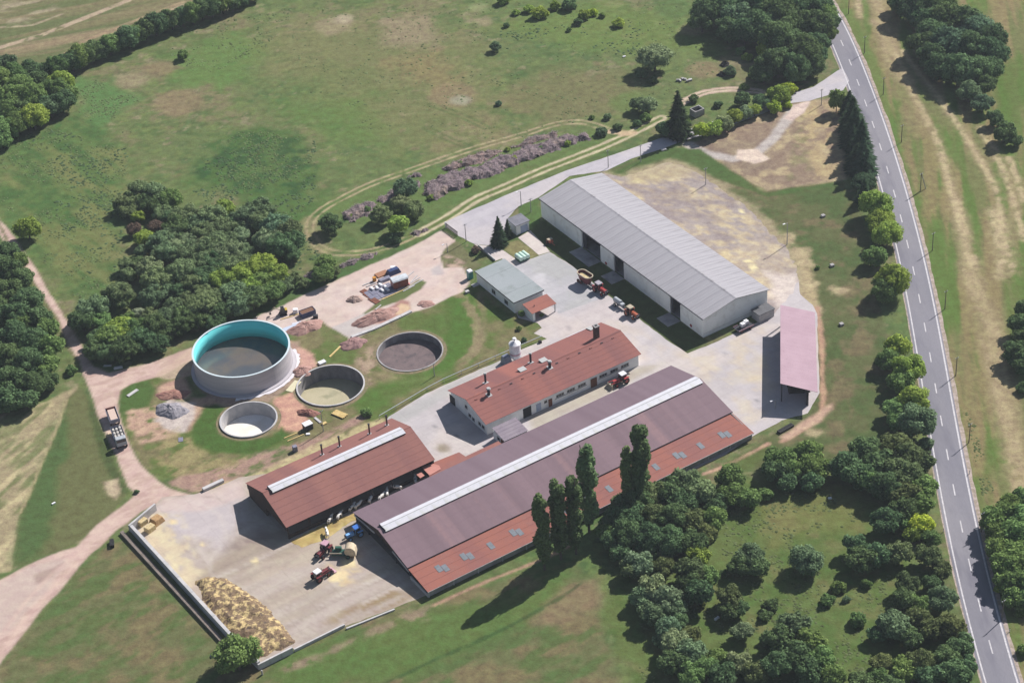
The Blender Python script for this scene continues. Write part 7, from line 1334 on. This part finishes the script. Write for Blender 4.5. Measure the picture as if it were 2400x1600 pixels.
def field_heap(name, pts, h, m, label, cat, seed=0, res=.45, edge=2.2, lump=.6, kind=None, rag=1.6):
    w = [P(*p) for p in pts]; xs = [p.x for p in w]; ys = [p.y for p in w]; X = np.arange(min(xs), max(xs), res); Y = np.arange(min(ys), max(ys), res); XX_, YY_ = np.meshgrid(X, Y); x, y = XX_.ravel(), YY_.ravel()
    ins = np.zeros(len(x), bool); d = np.full(len(x), 1e9)
    for i in range(len(w)):
        a, b = w[i], w[(i + 1) % len(w)]; dx, dy = b.x - a.x, b.y - a.y; t = np.clip(((x - a.x) * dx + (y - a.y) * dy) / (dx * dx + dy * dy), 0, 1); d = np.minimum(d, np.hypot(x - a.x - t * dx, y - a.y - t * dy)); ins ^= ((a.y > y) != (b.y > y)) & (x < dx * (y - a.y) / (dy + 1e-9) + a.x)
    d = np.where(ins, d, -d) + (fbm(x, y, 2.5, seed) - .5) * rag
    z = h * sst(0, edge, d) * (.35 + .9 * fbm(x, y, 3.2, seed + 1)) + (fbm(x, y, 1.0, seed + 2, 3) - .35) * lump * sst(0, .8, d) - .08
    nx_ = len(X); q = (np.arange(len(Y) - 1)[:, None] * nx_ + np.arange(nx_ - 1)[None]).ravel(); F = np.stack([q, q + 1, q + nx_ + 1, q + nx_], 1); F = F[(d[F] > -.3).all(1)]
    x = x + (fbm(x * 3, y * 3, 1, seed + 4) - .5) * .3
    mb = MB(); mb.v = list(zip((x - w[0].x).tolist(), (y - w[0].y).tolist(), z.tolist())); mb.f = [tuple(f) for f in F.tolist()]; me = bpy.data.meshes.new(name); used = sorted(set(i for f in mb.f for i in f)); mp_ = {k: i for i, k in enumerate(used)}
    me.from_pydata([mb.v[i] for i in used], [], [tuple(mp_[i] for i in f) for f in mb.f]); me.materials.append(m); o = bpy.data.objects.new(name, me); col.objects.link(o); o.location = (w[0].x, w[0].y, 0); return tag(o, label, cat, kind=kind)
field_heap('manure_heap', [(452, 1362), (484, 1350), (530, 1352), (562, 1368), (600, 1400), (634, 1424), (660, 1456), (688, 1490), (700, 1508), (640, 1532), (604, 1548), (540, 1486), (470, 1408)], 1.0, m_man, 'large heap of straw and dark manure against the apron wall', 'heap', seed=3)
# ---- brush heaps: branches piled up along the lane
m_br = mat('dry_brush', L(150, 130, 134), L(118, 104, 110), scale=1.2, fine=.3, fs=5, bump=.12, c3=L(160, 140, 130), s3=.25); m_brp = mat('pinkish_brush', L(164, 136, 128), L(138, 120, 118), scale=1.2, fine=.3, fs=5, bump=.12)
def brush(pts, h, m, label, n, seed):
    o = field_heap('brush_heap', pts, h, m, label, 'brush heap', seed=seed, res=.5, edge=1.6, lump=.9, rag=4.0); rn_ = random.Random(seed); me = o.data; vs = [v.co.copy() for v in me.vertices if v.co.z > .1]; mb = MB()
    for i in range(n):
        c = rn_.choice(vs); a = rn_.uniform(0, 6.28); l = rn_.uniform(.5, 1.6); e = rn_.uniform(-.25, .5); d = Vector((math.cos(a), math.sin(a), e)) * l * .5; mb.cyl(c - d + Vector((0, 0, .1)), c + d + Vector((0, 0, .1)), .05, .02, n=4, cap=False)
    b = mb.build('branches', mat('bare_branches', L(186, 172, 168), L(150, 136, 136), scale=2, fine=.2), o); b['kind'] = 'stuff'
brush([(985, 455), (1000, 430), (1060, 405), (1110, 395), (1180, 365), (1240, 345), (1320, 320), (1385, 312), (1382, 330), (1340, 340), (1280, 362), (1210, 390), (1130, 420), (1060, 452), (1010, 470)], 1.3, m_br, 'longest grey-brown brush heap along the lane', 900, 1)
brush([(1185, 352), (1215, 335), (1262, 318), (1300, 308), (1310, 318), (1270, 330), (1230, 345)], .8, m_brp, 'pinkish brush heap above the right half of the longest one', 200, 2)
brush([(1035, 395), (1090, 368), (1150, 352), (1180, 355), (1130, 380), (1060, 404)], .8, m_brp, 'pinkish brush heap above the left half of the longest one', 240, 3)
brush([(795, 500), (830, 482), (870, 470), (890, 478), (870, 505), (830, 520), (800, 512)], .9, m_br, 'brush heap around the dark tree at the left end', 220, 4)
brush([(880, 462), (930, 440), (975, 425), (985, 440), (940, 462), (895, 478)], .8, m_br, 'brush heap just left of the tall blue-green tree', 160, 5)
brush([(955, 418), (975, 403), (990, 406), (985, 414)], .6, m_br, 'small isolated brush heap above the tall tree', 50, 6)
brush([(790, 622), (830, 605), (880, 590), (905, 580), (900, 590), (850, 612), (800, 632)], .7, m_br, 'thin brush heap along the upper edge of the construction yard', 160, 7)
brush([(960, 548), (1000, 532), (1010, 538), (975, 555)], .7, m_br, 'thin brush heap near the upper end of the construction yard', 60, 8)
brush([(702, 648), (735, 636), (740, 642), (712, 656)], .5, m_br, 'small brush heap left of the construction yard edge', 40, 9)
for n_, (x, y) in enumerate([(1698, 152), (1694, 175)]):
    o = heap('tyre_heap', (x, y), 1.6, .8, m_black, '%s black heap of old tyres in the meadow near the upper wood' % ('upper', 'lower')[n_], seed=20 + n_, rough_=.5)
for n_, (x, y, r) in enumerate([(1010, 462, 9), (1052, 440, 7), (1100, 428, 10), (1150, 395, 8), (1205, 372, 9), (1268, 348, 8), (1330, 336, 9), (1080, 382, 7), (1190, 350, 7), (860, 490, 9), (820, 505, 8)]):
    tree(x, y, r, 'bush', 'green' if n_ % 2 else 'bright', label='%s weed bush from the %s brush heap' % (ORD[n_] if n_ < 9 else ORD[n_ - 9], 'left in the long' if n_ < 9 else 'right in the short left'), group='weed bushes in the brush heaps')
rn = random.Random(9)
for n_ in range(6):
    dbox('rubble_piece', (1588 + n_ * 6, 190 + rn.uniform(-4, 6)), (rn.uniform(.5, 1.2), rn.uniform(.4, .9), rn.uniform(.3, .7)), m_conclt if n_ % 2 else m_conc, '%s piece from the left of the pale rubble behind the tall pine' % ORD[n_], 'rubble', rn.uniform(0, 3))['group'] = 'pale rubble behind the pine'
# ---- poles
def pole(px, h, label, lamp=False, m=None, group='utility poles', A=False):
    o = empty('utility_pole' if not lamp else 'lamp_post', P(*px), AZ, label=label, cat='pole' if not lamp else 'lamp post', group=group)
    MB().cyl((0, 0, -.1), (0, 0, h), .12, .08, n=8).build('shaft', m or m_conc, o)
    if lamp: MB().cyl((0, 0, h - .05), (-.9, 0, h + .15), .05, n=6).build('arm', m_steel, o); MB().box(-1.5, -.8, -.16, .16, h + .1, h + .24).build('lamp_head', p_white, o, bevel=.03)
    else:
        MB().box(-.55, .55, -.05, .05, h - .35, h - .25).build('crossarm', m_steel, o)
        for x in (-.48, 0, .48): MB().cyl((x, 0, h - .25), (x, 0, h - .05), .04, n=6).build('insulator', p_white, o)
    if A: MB().cyl((1.9, 0, 0), (.1, 0, h - .3), .11, n=8).build('stay_leg', m_conc, o)
    return o
m_woodp = mat('wooden_pole', (.13, .11, .09), fine=.2)
for n_, (x, y, h) in enumerate([(1988.8, 33, 5.5), (2025.8, 125, 5.5), (2070, 222, 5.5), (2112.5, 334, 5.5), (2157, 448, 5.5), (2185, 587.5, 5.4), (2214.5, 724, 5.4), (2240, 880, 5.3), (2270.7, 1037, 5.4), (2300, 1246, 5.4), (2348, 1452, 5.4)]):
    pole((x, y), h, '%s pole from the top in the line right of the main road' % ORD[n_], m=m_woodp, group='poles along the main road', A=(n_ == 4))
for px, h, l, lp in [((1654, 433), 5.2, 'pole at the edge of the gravel yard near the hall', False), ((1844.6, 573.5), 6.5, 'lamp post at the right corner of the gravel yard', True), ((1502, 380), 5.4, 'right pole in front of the lane', False), ((1425.8, 393), 5.6, 'left pole in front of the lane, behind the hall', False), ((1925, 247), 5.2, 'pole by the lane entrance at the main road', False), ((1092.7, 566.7), 5.5, 'pole on the lane just right of the sliding gate', False), ((1221.7, 483), 4.6, 'lamp post on the lane beside the gate house', True), ((1244.6, 497), 4.2, 'pole on the grass between gate house and hall', False), ((1018.4, 881.6), 3.8, 'short post on the verge below the crusted pit', False), ((758, 1010.5), 6.0, 'pole in the grass below the timber boards', False), ((1049, 591), 2.6, 'short lamp post beside the sliding gate', True), ((1817, 957.7), 2.6, 'lamp post in the shade in front of the pink shed', True)]:
    pole(px, h, l, lamp=lp, group='farm poles and lamps')
for n_, (x, y) in enumerate([(2211, 1246), (2267, 1478), (2306, 1244), (2366, 1480), (2272, 1110)]):
    o = empty('road_marker_post', P(x, y), 0, label='%s small white marker post beside the lower part of the main road' % ORD[n_], cat='marker post', group='marker posts'); MB().box(-.07, .07, -.05, .05, 0, .9).build('post', p_white, o); MB().box(-.072, .072, -.052, .052, .903, .98).build('black_tip', m_black, o)
# ================================================================ AIR
hz = MB().box(-900, 900, -900, 1100, -1, 330).build('haze', bpy.data.materials.new('haze_air')); tag(hz, kind='stuff')
hm = hz.data.materials[0]; hm.use_nodes = True; N = hm.node_tree.nodes; N.remove(N['Principled BSDF'])
pv = N.new('ShaderNodeVolumePrincipled'); pv.inputs['Color'].default_value = (.80, .87, 1, 1); pv.inputs['Density'].default_value = 0.9e-4; pv.inputs['Anisotropy'].default_value = .2
hm.node_tree.links.new(pv.outputs[0], N['Material Output'].inputs['Volume'])
